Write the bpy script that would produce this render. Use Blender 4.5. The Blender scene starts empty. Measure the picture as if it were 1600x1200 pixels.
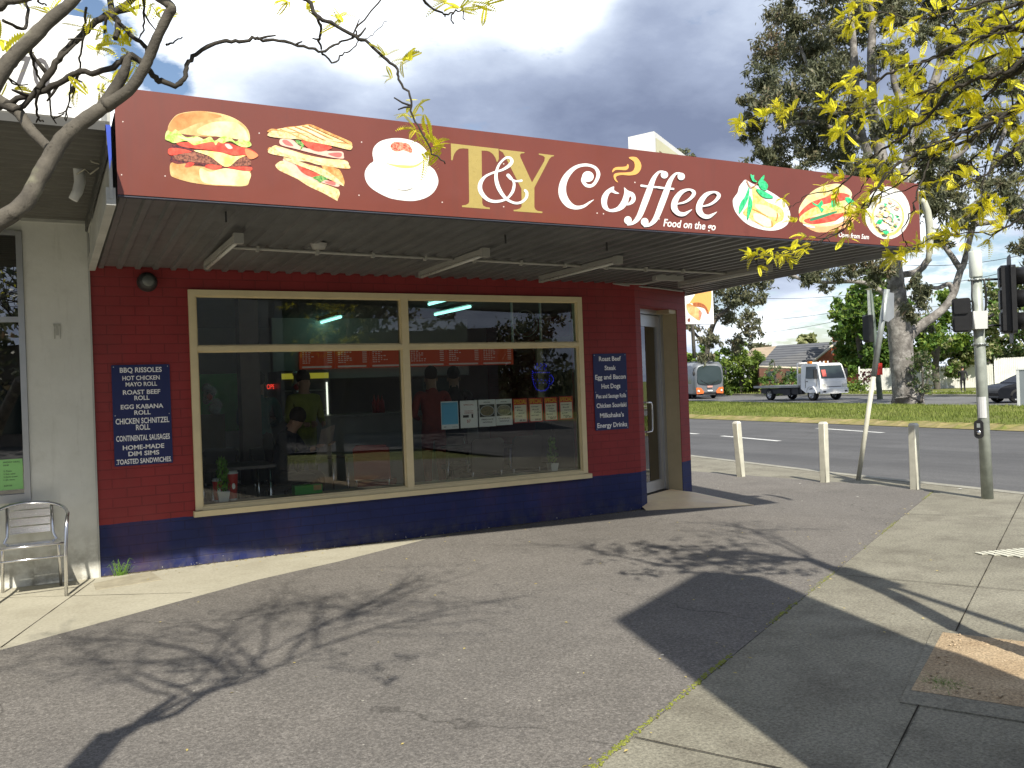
import bpy, math, random
import numpy as np
from mathutils import Vector, Matrix
random.seed(7); rng = np.random.default_rng(7)
SC = bpy.context.scene; COL = SC.collection
R_ = math.radians
# ---------------------------------------------------------------- camera
EYE = Vector((0, 0, 1.57)); FPX = 1350.8
YAW, PITCH, ROLL = R_(28.487), R_(0.108), R_(-2.111)
FW = Vector((math.sin(YAW)*math.cos(PITCH), math.cos(YAW)*math.cos(PITCH), math.sin(PITCH)))
_R = Vector((math.cos(YAW), -math.sin(YAW), 0)); _U = _R.cross(FW)
RT = _R*math.cos(ROLL) + _U*math.sin(ROLL); UP = _U*math.cos(ROLL) - _R*math.sin(ROLL)
cd = bpy.data.cameras.new('camera'); cam = bpy.data.objects.new('camera', cd); COL.objects.link(cam)
cam.matrix_world = Matrix(((RT.x, UP.x, -FW.x, 0), (RT.y, UP.y, -FW.y, 0), (RT.z, UP.z, -FW.z, EYE.z), (0, 0, 0, 1)))
cd.sensor_width = 36; cd.lens = 36*FPX/1600; cd.clip_end = 3000; cd.clip_start = .05
SC.camera = cam
# ---------------------------------------------------------------- sun and sky
SH = Vector((.27, .97, -1))                      # where a shadow falls per metre of height
ln = bpy.data.lights.new('sun', 'SUN'); ln.energy = 4.35; ln.angle = R_(.9); ln.color = (1, .94, .83)
sun = bpy.data.objects.new('sun', ln); COL.objects.link(sun)
sun.rotation_euler = SH.to_track_quat('-Z', 'Y').to_euler()
ELEV = math.atan2(1, math.hypot(SH.x, SH.y)); AZ = math.atan2(-SH.x, -SH.y)
SC.view_settings.view_transform = 'Standard'; SC.view_settings.look = 'None'
SC.view_settings.exposure = 0.70; SC.view_settings.gamma = 1
W = bpy.data.worlds.new('World'); SC.world = W; W.use_nodes = True
def ray(px, py): return FW + RT*((px-800)/FPX) - UP*((py-600)/FPX)
def build_world():
    nt = W.node_tree; N = nt.nodes; L = nt.links; N.clear()
    out = N.new('ShaderNodeOutputWorld')
    sky = N.new('ShaderNodeTexSky'); sky.sky_type = 'NISHITA'; sky.sun_disc = False
    sky.sun_elevation = ELEV; sky.sun_rotation = AZ
    bs = N.new('ShaderNodeBackground'); bs.inputs[1].default_value = .09; L.new(sky.outputs[0], bs.inputs[0])
    tc = N.new('ShaderNodeTexCoord'); nrm = N.new('ShaderNodeVectorMath'); nrm.operation = 'NORMALIZE'
    L.new(tc.outputs['Generated'], nrm.inputs[0]); D = nrm.outputs[0]
    def math_(op, a, b=None, c=None, clamp=False):
        m = N.new('ShaderNodeMath'); m.operation = op; m.use_clamp = clamp
        for i, v in enumerate((a, b, c)):
            if v is None: continue
            if isinstance(v, (int, float)): m.inputs[i].default_value = v
            else: L.new(v, m.inputs[i])
        return m.outputs[0]
    sep = N.new('ShaderNodeSeparateXYZ'); L.new(D, sep.inputs[0])
    zz = math_('ADD', math_('MAXIMUM', sep.outputs[2], 0.0), .22)
    cx = math_('DIVIDE', sep.outputs[0], zz); cy = math_('DIVIDE', sep.outputs[1], zz)
    cmb = N.new('ShaderNodeCombineXYZ'); L.new(cx, cmb.inputs[0]); L.new(cy, cmb.inputs[1])
    def noise(scale, detail, rough, off):
        n = N.new('ShaderNodeTexNoise'); n.inputs['Scale'].default_value = scale; n.inputs['Detail'].default_value = detail
        n.inputs['Roughness'].default_value = rough
        a = N.new('ShaderNodeVectorMath'); a.operation = 'ADD'; a.inputs[1].default_value = off
        L.new(cmb.outputs[0], a.inputs[0]); L.new(a.outputs[0], n.inputs['Vector']); return n.outputs[0]
    n1 = noise(1.7, 9, .55, (3.1, .4, 0)); n2 = noise(.8, 5, .5, (8.3, 2.2, 1)); n3 = noise(4.5, 8, .6, (1, 7, 2)); n4 = noise(9, 8, .62, (4, 2, 6))
    # where the banks of cloud stand: direction, half width (deg), brightness
    def bank(lst, base, wbase):
        num, den = base*wbase, wbase
        for (px, py, wd, v) in lst:
            d = ray(px, py).normalized()
            dt = N.new('ShaderNodeVectorMath'); dt.operation = 'DOT_PRODUCT'; dt.inputs[1].default_value = d
            L.new(D, dt.inputs[0])
            k = 1/(1-math.cos(R_(wd)))
            g = math_('EXPONENT', math_('MULTIPLY', math_('SUBTRACT', dt.outputs['Value'], 1.0), k))
            num = math_('ADD', math_('MULTIPLY', g, v), num); den = math_('ADD', g, den)
        return math_('DIVIDE', num, den)
    lum = bank([(380,15,4,1.5),(560,85,3,1.15),(860,12,3,1.5),(700,-5,3,1.2),(330,130,3,.75),(480,155,3.2,.36),(640,180,3.2,.42),(720,215,2.5,.6),(760,110,3,.55),
                (930,120,3.5,.34),(1000,175,4.5,.12),(1120,90,4,.28),(1100,200,4,.08),(860,175,3,.3),(780,150,2.2,.45),(1190,10,4,.5),(1130,255,1.4,.7),(1230,262,1.5,1.15),(1330,30,5,.62),(1340,130,5,.35),
                (1560,230,5,.3),(1560,60,5,.5),(1480,330,4,1.2),(1250,430,2.2,.55),(1280,490,1.8,1.2),(1200,500,1.5,1.25),(1180,460,2,.6),(1540,400,2.5,1.1),(1200,560,3,.9),(100,60,6,1.5),(1500,480,3,.9)], .50, .03)
    l2 = math_('ADD', lum, math_('MULTIPLY', math_('SUBTRACT', n1, .5), 1.35))
    l2 = math_('ADD', l2, math_('MULTIPLY', math_('SUBTRACT', n3, .5), .6))
    cr = N.new('ShaderNodeValToRGB'); e = cr.color_ramp
    e.elements[0].position = 0; e.elements[0].color = (.115, .14, .21, 1)
    e.elements[1].position = 1; e.elements[1].color = (.80, .83, .86, 1)
    for p, c in ((.3, (.20, .235, .32, 1)), (.55, (.33, .375, .46, 1)), (.75, (.52, .56, .62, 1))):
        x = e.elements.new(p); x.color = c
    L.new(math_('MULTIPLY', l2, .8, clamp=True), cr.inputs[0])
    bc = N.new('ShaderNodeBackground'); L.new(cr.outputs[0], bc.inputs[0])
    L.new(math_('MULTIPLY', math_('ADD', math_('MULTIPLY', math_('MAXIMUM', math_('SUBTRACT', l2, 1.), 0.), .8), 1.), 1.27), bc.inputs[1])
    clear = bank([(248,118,1.1,1.5),(270,132,1.0,1.4),(130,18,1.0,1.5),(175,50,1.1,1.35),(200,100,.9,1.3),(1210,548,2.2,1.2),(1280,515,2.0,1.1),(1150,470,1.8,.9),(1330,470,1.6,.9),(1250,470,1.2,.1),(1470,425,2.4,1.0),(1530,380,1.6,.9),(1570,300,2,.8),(1290,395,1.5,.8),(1590,440,2,1.0),(1200,500,1.2,.0)], 0.12, .6)
    cl = math_('ADD', clear, math_('MULTIPLY', math_('SUBTRACT', n2, .5), 1.1))
    cl = math_('ADD', cl, math_('MULTIPLY', math_('SUBTRACT', n4, .5), 1.6))
    mr = N.new('ShaderNodeMapRange'); mr.inputs[1].default_value = .38; mr.inputs[2].default_value = .82; L.new(cl, mr.inputs[0])
    mx = N.new('ShaderNodeMixShader'); L.new(mr.outputs[0], mx.inputs[0]); L.new(bc.outputs[0], mx.inputs[1]); L.new(bs.outputs[0], mx.inputs[2])
    L.new(mx.outputs[0], out.inputs[0])
build_world()
# ---------------------------------------------------------------- picking points
def G(px, py, z=0.): d = ray(px, py); return EYE + d*((z-EYE.z)/d.z)
def onY(px, py, y): d = ray(px, py); return EYE + d*(y/d.y)
def D(px, py, t): return EYE + ray(px, py)*t
# ---------------------------------------------------------------- materials
def s(r, g, b):
    f = lambda c: (c/255/12.92 if c <= 10.3 else ((c/255+.055)/1.055)**2.4)
    return (f(r), f(g), f(b))
class NT:
    def __init__(self, name):
        self.m = bpy.data.materials.new(name); self.m.use_nodes = True
        self.t = self.m.node_tree; self.N = self.t.nodes; self.L = self.t.links
        self.b = self.N['Principled BSDF']; self._oc = None
    def n(self, t, **k):
        x = self.N.new('ShaderNode'+t)
        for a, v in k.items(): setattr(x, a, v)
        return x
    def put(self, sock, v):
        if v is None: return
        if hasattr(v, 'is_linked') or hasattr(v, 'links'): self.L.new(v, sock)
        else: sock.default_value = (tuple(v)+(1,) if isinstance(v, (tuple, list)) and len(v) == 3 and sock.type == 'RGBA' else v)
    @property
    def oc(self):
        if not self._oc: self._oc = self.n('TexCoord').outputs['Object']
        return self._oc
    def mp(self, scale=(1, 1, 1), rot=(0, 0, 0), loc=(0, 0, 0)):
        m = self.n('Mapping'); self.L.new(self.oc, m.inputs[0]); m.inputs['Scale'].default_value = scale
        m.inputs['Rotation'].default_value = rot; m.inputs['Location'].default_value = loc; return m.outputs[0]
    def noise(self, scale, detail=4, rough=.55, vec=None):
        x = self.n('TexNoise'); self.put(x.inputs['Scale'], float(scale)); self.put(x.inputs['Detail'], float(detail)); self.put(x.inputs['Roughness'], rough)
        self.L.new(vec or self.oc, x.inputs['Vector']); return x.outputs[0]
    def ramp(self, fac, stops, interp='LINEAR'):
        r = self.n('ValToRGB'); r.color_ramp.interpolation = interp; e = r.color_ramp.elements
        e[0].position, e[1].position = stops[0][0], stops[-1][0]
        c4 = lambda c: (tuple(c)+(1,)) if isinstance(c, (tuple, list)) else (c, c, c, 1)
        e[0].color, e[1].color = c4(stops[0][1]), c4(stops[-1][1])
        for p, c in stops[1:-1]: x = e.new(p); x.color = c4(c)
        self.L.new(fac, r.inputs[0]); return r.outputs[0]
    def mix(self, fac, a, b, mode='MIX'):
        m = self.n('Mix', data_type='RGBA', blend_type=mode); self.put(m.inputs[0], fac); self.put(m.inputs[6], a); self.put(m.inputs[7], b); return m.outputs[2]
    def math(self, op, a, b=None, clamp=False):
        m = self.n('Math', operation=op, use_clamp=clamp); self.put(m.inputs[0], a); self.put(m.inputs[1], b); return m.outputs[0]
    def bump(self, h, strength=.3, dist=.01):
        b = self.n('Bump'); b.inputs['Strength'].default_value = strength; b.inputs['Distance'].default_value = dist
        self.L.new(h, b.inputs['Height']); self.L.new(b.outputs[0], self.b.inputs['Normal'])
    def set(self, col=None, rough=None, metal=None, spec=None):
        self.put(self.b.inputs['Base Color'], col); self.put(self.b.inputs['Roughness'], rough)
        self.put(self.b.inputs['Metallic'], metal); self.put(self.b.inputs['Specular IOR Level'], spec)
        return self.m
_MC = {}
def M(name, col, rough=.6, var=.12, scale=6, bump=0., metal=0., spec=.4, coat=0., dist=.004):
    if name in _MC: return _MC[name]
    t = NT(name); n = t.noise(scale, 5, .6)
    lo = tuple(c*(1-var) for c in col); hi = tuple(min(1, c*(1+var)) for c in col)
    c = t.ramp(n, [(.3, lo), (.7, hi)])
    n2 = t.noise(scale*3.7, 3, .6)
    t.set(c, t.ramp(n2, [(.2, max(.03, rough*.8)), (.8, min(1, rough*1.15))]), metal, spec)
    if coat: t.b.inputs['Coat Weight'].default_value = coat; t.b.inputs['Coat Roughness'].default_value = .05
    if bump: t.bump(t.noise(scale*8, 4, .6), bump, dist)
    _MC[name] = t.m; return t.m
def emis(name, col, strength):
    t = NT(name); t.set((0, 0, 0)); t.b.inputs['Emission Color'].default_value = tuple(col)+(1,)
    t.b.inputs['Emission Strength'].default_value = strength; return t.m
def glass_mat(name, tint=(.75, .8, .78), refl=.1):
    t = NT(name); N, L = t.N, t.L; N.remove(t.b); o = N['Material Output']
    tr = t.n('BsdfTransparent'); tr.inputs[0].default_value = tint+(1,)
    gl = t.n('BsdfGlossy'); gl.inputs['Roughness'].default_value = .003; gl.inputs[0].default_value = (1, 1, 1, 1)
    fr = t.n('Fresnel'); fr.inputs[0].default_value = 1.5
    bp = t.n('Bump'); bp.inputs['Strength'].default_value = .02; bp.inputs['Distance'].default_value = .02
    L.new(t.noise(1.6, 1), bp.inputs['Height']); L.new(bp.outputs[0], gl.inputs['Normal'])
    f = t.math('MULTIPLY', fr.outputs[0], 1.25); f = t.math('ADD', f, refl, clamp=True)
    mx = t.n('MixShader'); L.new(f, mx.inputs[0]); L.new(tr.outputs[0], mx.inputs[1]); L.new(gl.outputs[0], mx.inputs[2])
    L.new(mx.outputs[0], o.inputs[0]); return t.m
def leaf_mat(name, cols, scale=1.5, trans=.35, rough=.55):
    t = NT(name); n = t.noise(scale, 3, .7); n2 = t.noise(scale*14, 2, .6)
    k = len(cols)-1
    c = t.ramp(t.math('ADD', t.math('MULTIPLY', n, .6), t.math('MULTIPLY', n2, .4)), [(.32+.36*i/k, cc) for i, cc in enumerate(cols)])
    t.set(c, rough, 0, .3)
    tl = t.n('BsdfTranslucent'); t.L.new(c, tl.inputs[0]); mx = t.n('MixShader'); mx.inputs[0].default_value = trans
    t.L.new(t.b.outputs[0], mx.inputs[1]); t.L.new(tl.outputs[0], mx.inputs[2]); t.L.new(mx.outputs[0], t.N['Material Output'].inputs[0])
    return t.m
# ---------------------------------------------------------------- mesh builder
class MB:
    def __init__(self, xf=None): self.v = []; self.f = []; self.mi = []; self.sm = []; self.mats = []; self.xf = xf; self.cur = 0; self.smooth = False
    def mat(self, m):
        if m not in self.mats: self.mats.append(m)
        self.cur = self.mats.index(m); return self
    def add(self, vs, fs, smooth=None):
        b = len(self.v)
        for p in vs:
            p = Vector(p)
            if self.xf is not None: p = self.xf @ p
            self.v.append(p)
        sm = self.smooth if smooth is None else smooth
        for f in fs: self.f.append(tuple(b+i for i in f)); self.mi.append(self.cur); self.sm.append(sm)
        return self
    def box(self, x0, x1, y0, y1, z0, z1):
        vs = [(x0,y0,z0),(x1,y0,z0),(x1,y1,z0),(x0,y1,z0),(x0,y0,z1),(x1,y0,z1),(x1,y1,z1),(x0,y1,z1)]
        return self.add(vs, [(0,3,2,1),(4,5,6,7),(0,1,5,4),(1,2,6,5),(2,3,7,6),(3,0,4,7)], False)
    def bbox(self, x0, x1, y0, y1, z0, z1, r=.01, seg=3, axis='z'):
        # box with its edges along one axis rounded
        A = {'z': (x0,x1,y0,y1,z0,z1), 'x': (y0,y1,z0,z1,x0,x1), 'y': (z0,z1,x0,x1,y0,y1)}[axis]
        a0,a1,b0,b1,c0,c1 = A; pts = []
        for (cx, cy, st) in ((a1-r,b1-r,0),(a0+r,b1-r,90),(a0+r,b0+r,180),(a1-r,b0+r,270)):
            for k in range(seg+1): an = R_(st+90*k/seg); pts.append((cx+r*math.cos(an), cy+r*math.sin(an)))
        n = len(pts); vs = []
        for c in (c0, c1):
            for (a, b) in pts: vs.append({'z': (a,b,c), 'x': (c,a,b), 'y': (b,c,a)}[axis])
        fs = [tuple(reversed(range(n))), tuple(range(n, 2*n))]
        self.add(vs, fs, False)
        b = len(self.v)-2*n
        for i in range(n):
            j = (i+1) % n; self.f.append((b+i, b+j, b+n+j, b+n+i)); self.mi.append(self.cur); self.sm.append(i % (seg+1) != seg)
        return self
    def prism(self, poly, z0, z1):
        n = len(poly); vs = [(p[0], p[1], z0) for p in poly]+[(p[0], p[1], z1) for p in poly]
        return self.add(vs, [tuple(reversed(range(n))), tuple(range(n, 2*n))]+[(i, (i+1) % n, n+(i+1) % n, n+i) for i in range(n)], False)
    def ext(self, pts, d):
        n = len(pts); d = Vector(d); vs = [Vector(p) for p in pts]; vs += [p+d for p in vs]
        return self.add(vs, [tuple(reversed(range(n))), tuple(range(n, 2*n))]+[(i, (i+1) % n, n+(i+1) % n, n+i) for i in range(n)], False)
    def face(self, pts): return self.add(pts, [tuple(range(len(pts)))], False)
    def tube(self, pts, r, n=8, caps=True, squash=None):
        pts = [Vector(p) for p in pts]; K = len(pts); rs = [r]*K if isinstance(r, (int, float)) else list(r)
        vs = []; up = None
        for i, p in enumerate(pts):
            t = (pts[min(i+1, K-1)]-pts[max(i-1, 0)])
            if t.length < 1e-9: t = Vector((0, 0, 1))
            t.normalize()
            if up is None:
                a = Vector((0, 0, 1)) if abs(t.z) < .9 else Vector((1, 0, 0)); up = (a-t*a.dot(t)).normalized()
            else:
                up = up-t*up.dot(t); up = up.normalized() if up.length > 1e-6 else t.orthogonal().normalized()
            sd = t.cross(up)
            for k in range(n):
                an = 2*math.pi*k/n; vs.append(p+(up*math.cos(an)+sd*math.sin(an))*rs[i])
        fs = [(i*n+k, i*n+(k+1) % n, (i+1)*n+(k+1) % n, (i+1)*n+k) for i in range(K-1) for k in range(n)]
        self.add(vs, fs, True)
        if caps:
            b = len(self.v)-K*n
            self.f += [tuple(b+k for k in reversed(range(n))), tuple(b+(K-1)*n+k for k in range(n))]; self.mi += [self.cur]*2; self.sm += [False]*2
        return self
    def cyl(self, a, b, r, n=16): return self.tube([a, b], r, n)
    def lathe(self, prof, c=(0, 0, 0), n=20, axis='z'):
        vs = []
        for (r, h) in prof:
            for k in range(n):
                an = 2*math.pi*k/n; x, y = r*math.cos(an), r*math.sin(an)
                vs.append({'z': (c[0]+x, c[1]+y, c[2]+h), 'y': (c[0]+x, c[1]+h, c[2]+y), 'x': (c[0]+h, c[1]+x, c[2]+y)}[axis])
        K = len(prof)
        return self.add(vs, [(i*n+k, i*n+(k+1) % n, (i+1)*n+(k+1) % n, (i+1)*n+k) for i in range(K-1) for k in range(n)], True)
    def ball(self, c, r, n=12, m=8, sc=(1, 1, 1)):
        vs = []; fs = []
        for i in range(m+1):
            th = math.pi*i/m
            for k in range(n):
                a = 2*math.pi*k/n; vs.append((c[0]+r*sc[0]*math.sin(th)*math.cos(a), c[1]+r*sc[1]*math.sin(th)*math.sin(a), c[2]+r*sc[2]*math.cos(th)))
        for i in range(m):
            for k in range(n): fs.append((i*n+k, (i+1)*n+k, (i+1)*n+(k+1) % n, i*n+(k+1) % n))
        return self.add(vs, fs, True)
    def mesh(self, name, origin=(0, 0, 0)):
        me = bpy.data.meshes.new(name); o = Vector(origin)
        me.from_pydata([tuple(p-o) for p in self.v], [], self.f)
        for m in self.mats: me.materials.append(m)
        me.polygons.foreach_set('material_index', self.mi); me.polygons.foreach_set('use_smooth', self.sm); me.update(); return me
LOC = {}
def thing(name, label, cat, loc=(0, 0, 0), group=None, kind=None, rz=0):
    o = bpy.data.objects.new(name, None); COL.objects.link(o); o.location = loc; o.rotation_euler = (0, 0, rz); o.empty_display_size = .2
    LOC[o.name] = Vector(loc); return tag(o, label, cat, group, kind)
def tag(o, label, cat, group=None, kind=None):
    if label: o['label'] = label
    if cat: o['category'] = cat
    if group: o['group'] = group
    if kind: o['kind'] = kind
    return o
def link(name, me, parent=None, loc=(0, 0, 0)):
    o = bpy.data.objects.new(name, me); COL.objects.link(o); o.location = loc
    if parent: o.parent = parent
    return o
def part(name, mb, parent, m=None, local=False, label=None):
    """a child mesh; mb is in world coordinates unless local"""
    if m is not None and not mb.mats: mb.mats = [m]
    org = Vector((0, 0, 0)) if local else LOC[parent.name]
    o = link(name, mb.mesh(name, org), parent); LOC[o.name] = org
    if label: o['label'] = label
    return o
def solo(name, mb, m, label, cat, loc=(0, 0, 0), group=None, kind=None):
    if m is not None and not mb.mats: mb.mats = [m]
    o = link(name, mb.mesh(name, loc), None, loc); LOC[o.name] = Vector(loc); return tag(o, label, cat, group, kind)
def struct(name, mb, m=None):
    if m is not None and not mb.mats: mb.mats = [m]
    o = link(name, mb.mesh(name)); o['kind'] = 'structure'; LOC[o.name] = Vector((0, 0, 0)); return o
def dup(o, loc=None, rz=None, label=None, parent=None):
    c = o.copy(); COL.objects.link(c)
    if parent: c.parent = parent
    if loc is not None: c.location = loc
    if rz is not None: c.rotation_euler = (0, 0, rz)
    if label: c['label'] = label
    for ch in list(o.children): dup(ch, parent=c)
    return c
# ---------------------------------------------------------------- lettering and flat art
_TC = {}
def glyphs(txt, bold=0.):
    k = (txt, bold)
    if k in _TC: return _TC[k]
    cu = bpy.data.curves.new('t', 'FONT'); cu.body = txt; cu.resolution_u = 3; cu.offset = bold; cu.fill_mode = 'FRONT'
    o = bpy.data.objects.new('t', cu); COL.objects.link(o)
    dg = bpy.context.evaluated_depsgraph_get(); me = bpy.data.meshes.new_from_object(o.evaluated_get(dg))
    vs = [(v.co.x, v.co.y) for v in me.vertices]; fs = [tuple(p.vertices) for p in me.polygons]
    bpy.data.objects.remove(o); bpy.data.meshes.remove(me); bpy.data.curves.remove(cu)
    _TC[k] = (vs, fs); return vs, fs
def text(mb, txt, p0, xd, yd, width=None, cap=None, bold=.0, shear=0., align='l'):
    """writes txt with its baseline starting at p0; cap = capital height, width = whole width"""
    vs, fs = glyphs(txt, bold)
    if not vs: return
    xs = [v[0] for v in vs]; x0, x1 = min(xs), max(xs); kx = (width/(x1-x0)) if width else None
    ky = (cap/.7) if cap else kx
    if kx is None: kx = ky
    off = {'l': 0, 'c': -.5, 'r': -1}[align]*(x1-x0)*kx
    xd = Vector(xd); yd = Vector(yd); p0 = Vector(p0)
    mb.add([p0+xd*((v[0]-x0)*kx+off+shear*v[1]*ky)+yd*(v[1]*ky) for v in vs], fs, False)
def spline(pts, n=6, closed=True):
    K = len(pts); out = []
    for i in range(K if closed else K-1):
        if closed: a, b, c, d = [np.array(pts[(i+j-1) % K], float) for j in range(4)]
        else: a, b, c, d = [np.array(pts[min(max(i+j-1, 0), K-1)], float) for j in range(4)]
        for k in range(n):
            t = k/n; out.append(tuple(.5*((2*b)+(-a+c)*t+(2*a-5*b+4*c-d)*t*t+(-a+3*b-3*c+d)*t**3)))
    if not closed: out.append(tuple(float(q) for q in pts[-1]))
    return out
class Art:
    """flat shapes laid on a plane; points are traced in a crop of the photograph and put on the real sign face"""
    def __init__(self, mb, plane_p, plane_n, org, sc, step=.0003):
        self.mb = mb; self.pp = Vector(plane_p); self.n = Vector(plane_n).normalized(); self.o = org; self.s = sc; self.k = 1; self.step = step
    def P(self, p, lay=None):
        d = ray(self.o[0]+p[0]*self.s, self.o[1]+p[1]*self.s); q = self.pp+self.n*(self.step*(self.k if lay is None else lay))
        return EYE + d*((q-EYE).dot(self.n)/d.dot(self.n))
    def poly(self, m, pts, smooth=5):
        if smooth: pts = spline(pts, smooth)
        self.mb.mat(m); self.mb.face([self.P(p) for p in pts]); self.k += 1
    def ell(self, m, cx, cy, rx, ry, rot=0, n=28):
        c, sn = math.cos(R_(rot)), math.sin(R_(rot)); pts = []
        for i in range(n):
            a = 2*math.pi*i/n; x, y = rx*math.cos(a), ry*math.sin(a); pts.append((cx+x*c-y*sn, cy+x*sn+y*c))
        self.poly(m, pts, 0)
    def stroke(self, m, pts, n=6):
        """pts: (x, y, width)"""
        q = spline(pts, n, False); self.mb.mat(m); K = len(q); k0 = self.k; L = []; Rr = []
        for i, p in enumerate(q):
            a = q[max(i-1, 0)]; b = q[min(i+1, K-1)]; dx, dy = b[0]-a[0], b[1]-a[1]; l = math.hypot(dx, dy) or 1
            w = max(p[2], 1)/2; lay = k0+2.5*i/K
            L.append(self.P((p[0]-dy/l*w, p[1]+dx/l*w), lay)); Rr.append(self.P((p[0]+dy/l*w, p[1]-dx/l*w), lay))
        self.mb.add(L+Rr, [(i, i+1, K+i+1, K+i) for i in range(K-1)], False); self.k += 3
        for p in (q[0], q[-1]):
            if p[2] > 12: self.ell(m, p[0], p[1], p[2]/2, p[2]/2, n=12)
# ================================================================ GROUND
WY_ = 8.53
U = Vector((.885, .466, 0)).normalized(); V = Vector((U.y, -U.x, 0))     # along / away from the cross street footpath edge
def asphalt(name, a, b, sc=1., spots=True):
    t = NT(name); big = t.noise(.45*sc, 5, .6); mid = t.noise(3.2*sc, 5, .65); fine = t.noise(62, 3, .85); f2 = t.noise(44, 3, .8)
    c = t.ramp(big, [(.3, a), (.7, b)])
    c = t.mix(t.ramp(mid, [(.35, .0), (.75, .28)]), c, tuple(x*1.25 for x in b))
    c = t.mix(1, c, t.ramp(fine, [(.3, .55), (.5, 1.), (.68, 1.7)]), 'MULTIPLY')
    c = t.mix(t.ramp(f2, [(.60, 0.), (.70, .6)]), c, tuple(min(1, x*2.2) for x in b))
    v2 = t.n('TexVoronoi', feature='DISTANCE_TO_EDGE'); v2.inputs['Scale'].default_value = .42 if spots else .16
    wv = t.n('VectorMath', operation='ADD'); t.L.new(t.oc, wv.inputs[0]); nz = t.n('TexNoise'); nz.inputs['Scale'].default_value = 3.; nz.inputs['Detail'].default_value = 6; t.L.new(t.oc, nz.inputs['Vector']); sc_ = t.n('VectorMath', operation='SCALE'); t.L.new(nz.outputs['Color'], sc_.inputs[0]); sc_.inputs['Scale'].default_value = .55; t.L.new(sc_.outputs[0], wv.inputs[1]); t.L.new(wv.outputs[0], v2.inputs['Vector'])
    ck = t.math('MULTIPLY', t.ramp(v2.outputs['Distance'], [(.0, 1.), (.006 if spots else .004, 0.)]), t.ramp(t.noise(.9, 3), [(.52, 0.), (.58, .55)]))
    c = t.mix(ck, c, (.03, .028, .024))
    c = t.mix(t.ramp(t.noise(.22, 4, .6), [(.5, 0.), (.53, .16)]), c, (.05, .048, .046))
    if not spots: c = t.mix(t.ramp(t.noise(1., 5, .6, t.mp((1.1, .05, 1), (0, 0, .12))), [(.42, 0.), (.62, .35)]), c, (.045, .045, .047))
    if spots:
        v = t.n('TexVoronoi'); v.inputs['Scale'].default_value = 2.6; t.L.new(t.oc, v.inputs['Vector'])
        c = t.mix(t.ramp(v.outputs['Distance'], [(.035, .55), (.05, 0.)]), c, (.06, .055, .05))
        w = t.n('TexVoronoi'); w.inputs['Scale'].default_value = 5.3; t.L.new(t.mp(loc=(3, 1, 0)), w.inputs['Vector'])
        c = t.mix(t.ramp(w.outputs['Distance'], [(.03, .8), (.042, 0.)]), c, (.45, .43, .36))
    t.set(c, .85, 0, .3); t.bump(t.noise(120, 3, .7), .55, .006); return t.m
def concrete(name, a, b, stain=(.09, .085, .06), sa=.5, bump=.4, spk=.5):
    t = NT(name); big = t.noise(.8, 6, .65); fine = t.noise(58, 3, .85); st = t.noise(2.1, 7, .7); f2 = t.noise(38, 4, .75)
    c = t.ramp(big, [(.3, a), (.7, b)])
    c = t.mix(t.ramp(st, [(.45, 0.), (.72, sa)]), c, stain)
    c = t.mix(t.ramp(f2, [(.3, .35), (.62, 0.)]), c, tuple(x*.45 for x in a))
    c = t.mix(1, c, t.ramp(fine, [(.25, 1-spk), (.5, 1.), (.75, 1+spk)]), 'MULTIPLY')
    t.set(c, .88, 0, .25); t.bump(t.noise(90, 4, .7), bump, .006); return t.m
m_asph = asphalt('footpath_asphalt', (.120, .111, .099), (.170, .158, .142))
m_road = asphalt('road_asphalt', (.080, .080, .081), (.108, .107, .105), .4, False)
m_far = asphalt('far_asphalt', (.13, .13, .13), (.17, .17, .165), .3, False)
m_conc = concrete('pavement_concrete', (.205, .194, .150), (.300, .285, .225), (.075, .062, .050), .6, .6, .6)
m_pale = concrete('pale_concrete', (.40, .375, .29), (.47, .445, .35), (.26, .235, .17), .4, .1, .08)
m_kerb = concrete('kerb_concrete', (.27, .26, .22), (.36, .35, .29), (.15, .14, .11), .5, .2, .25)
m_dirt = NT('dirt'); _c = m_dirt.ramp(m_dirt.noise(2.5, 5, .6), [(.3, (.34, .25, .155)), (.7, (.52, .41, .27))])
_c = m_dirt.mix(1, _c, m_dirt.ramp(m_dirt.noise(75, 4, .75), [(.3, .45), (.5, 1.), (.72, 1.55)]), 'MULTIPLY'); m_dirt.set(_c, .95, 0, .1)
m_dirt.bump(m_dirt.noise(55, 4, .8), .9, .012); m_dirt = m_dirt.m
m_joint = M('joint_dirt', (.035, .03, .022), .95, .4, 20, spec=.1)
m_white_line = M('road_paint', (.62, .62, .58), .6, .15, 9)
m_lawn = leaf_mat('lawn_soil', [(.10, .11, .028), (.14, .16, .035), (.20, .19, .06)], .5, 0, .9)

# big ground sheet to the horizon, level with the road bed
gb = MB(); gb.face([(-900, -900, -.16), (1300, -900, -.16), (1300, 1500, -.16), (-900, 1500, -.16)])
struct('ground', gb, m_lawn)
# near carriageway
KERB = [(10.2, 2.5), (10.52, 4.6), (10.74, 6.8), (11.02, 9.7), (11.67, 13.8), (12.4, 19), (14.2, 32), (17.6, 58), (30, 150)]
GR = [(20.9, 1), (22.2, 13.8), (23.1, 21.1), (24.2, 31), (27.8, 58), (40, 150)]
rd = MB(); rd.face([(9.0, -60, -.10), (21.4, -60, -.10), (21.4, 1, -.10)]+[(p[0]+.5, p[1], -.10) for p in GR[1:]]+[(p[0]-.6, p[1], -.10) for p in reversed(KERB)])
struct('road', rd, m_road)
cs = MB(); cs.face([(-60, -42, -.096), (9.4, -5.4, -.096), (9.2, -60, -.096)]); struct('cross_street', cs, m_road)
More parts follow.
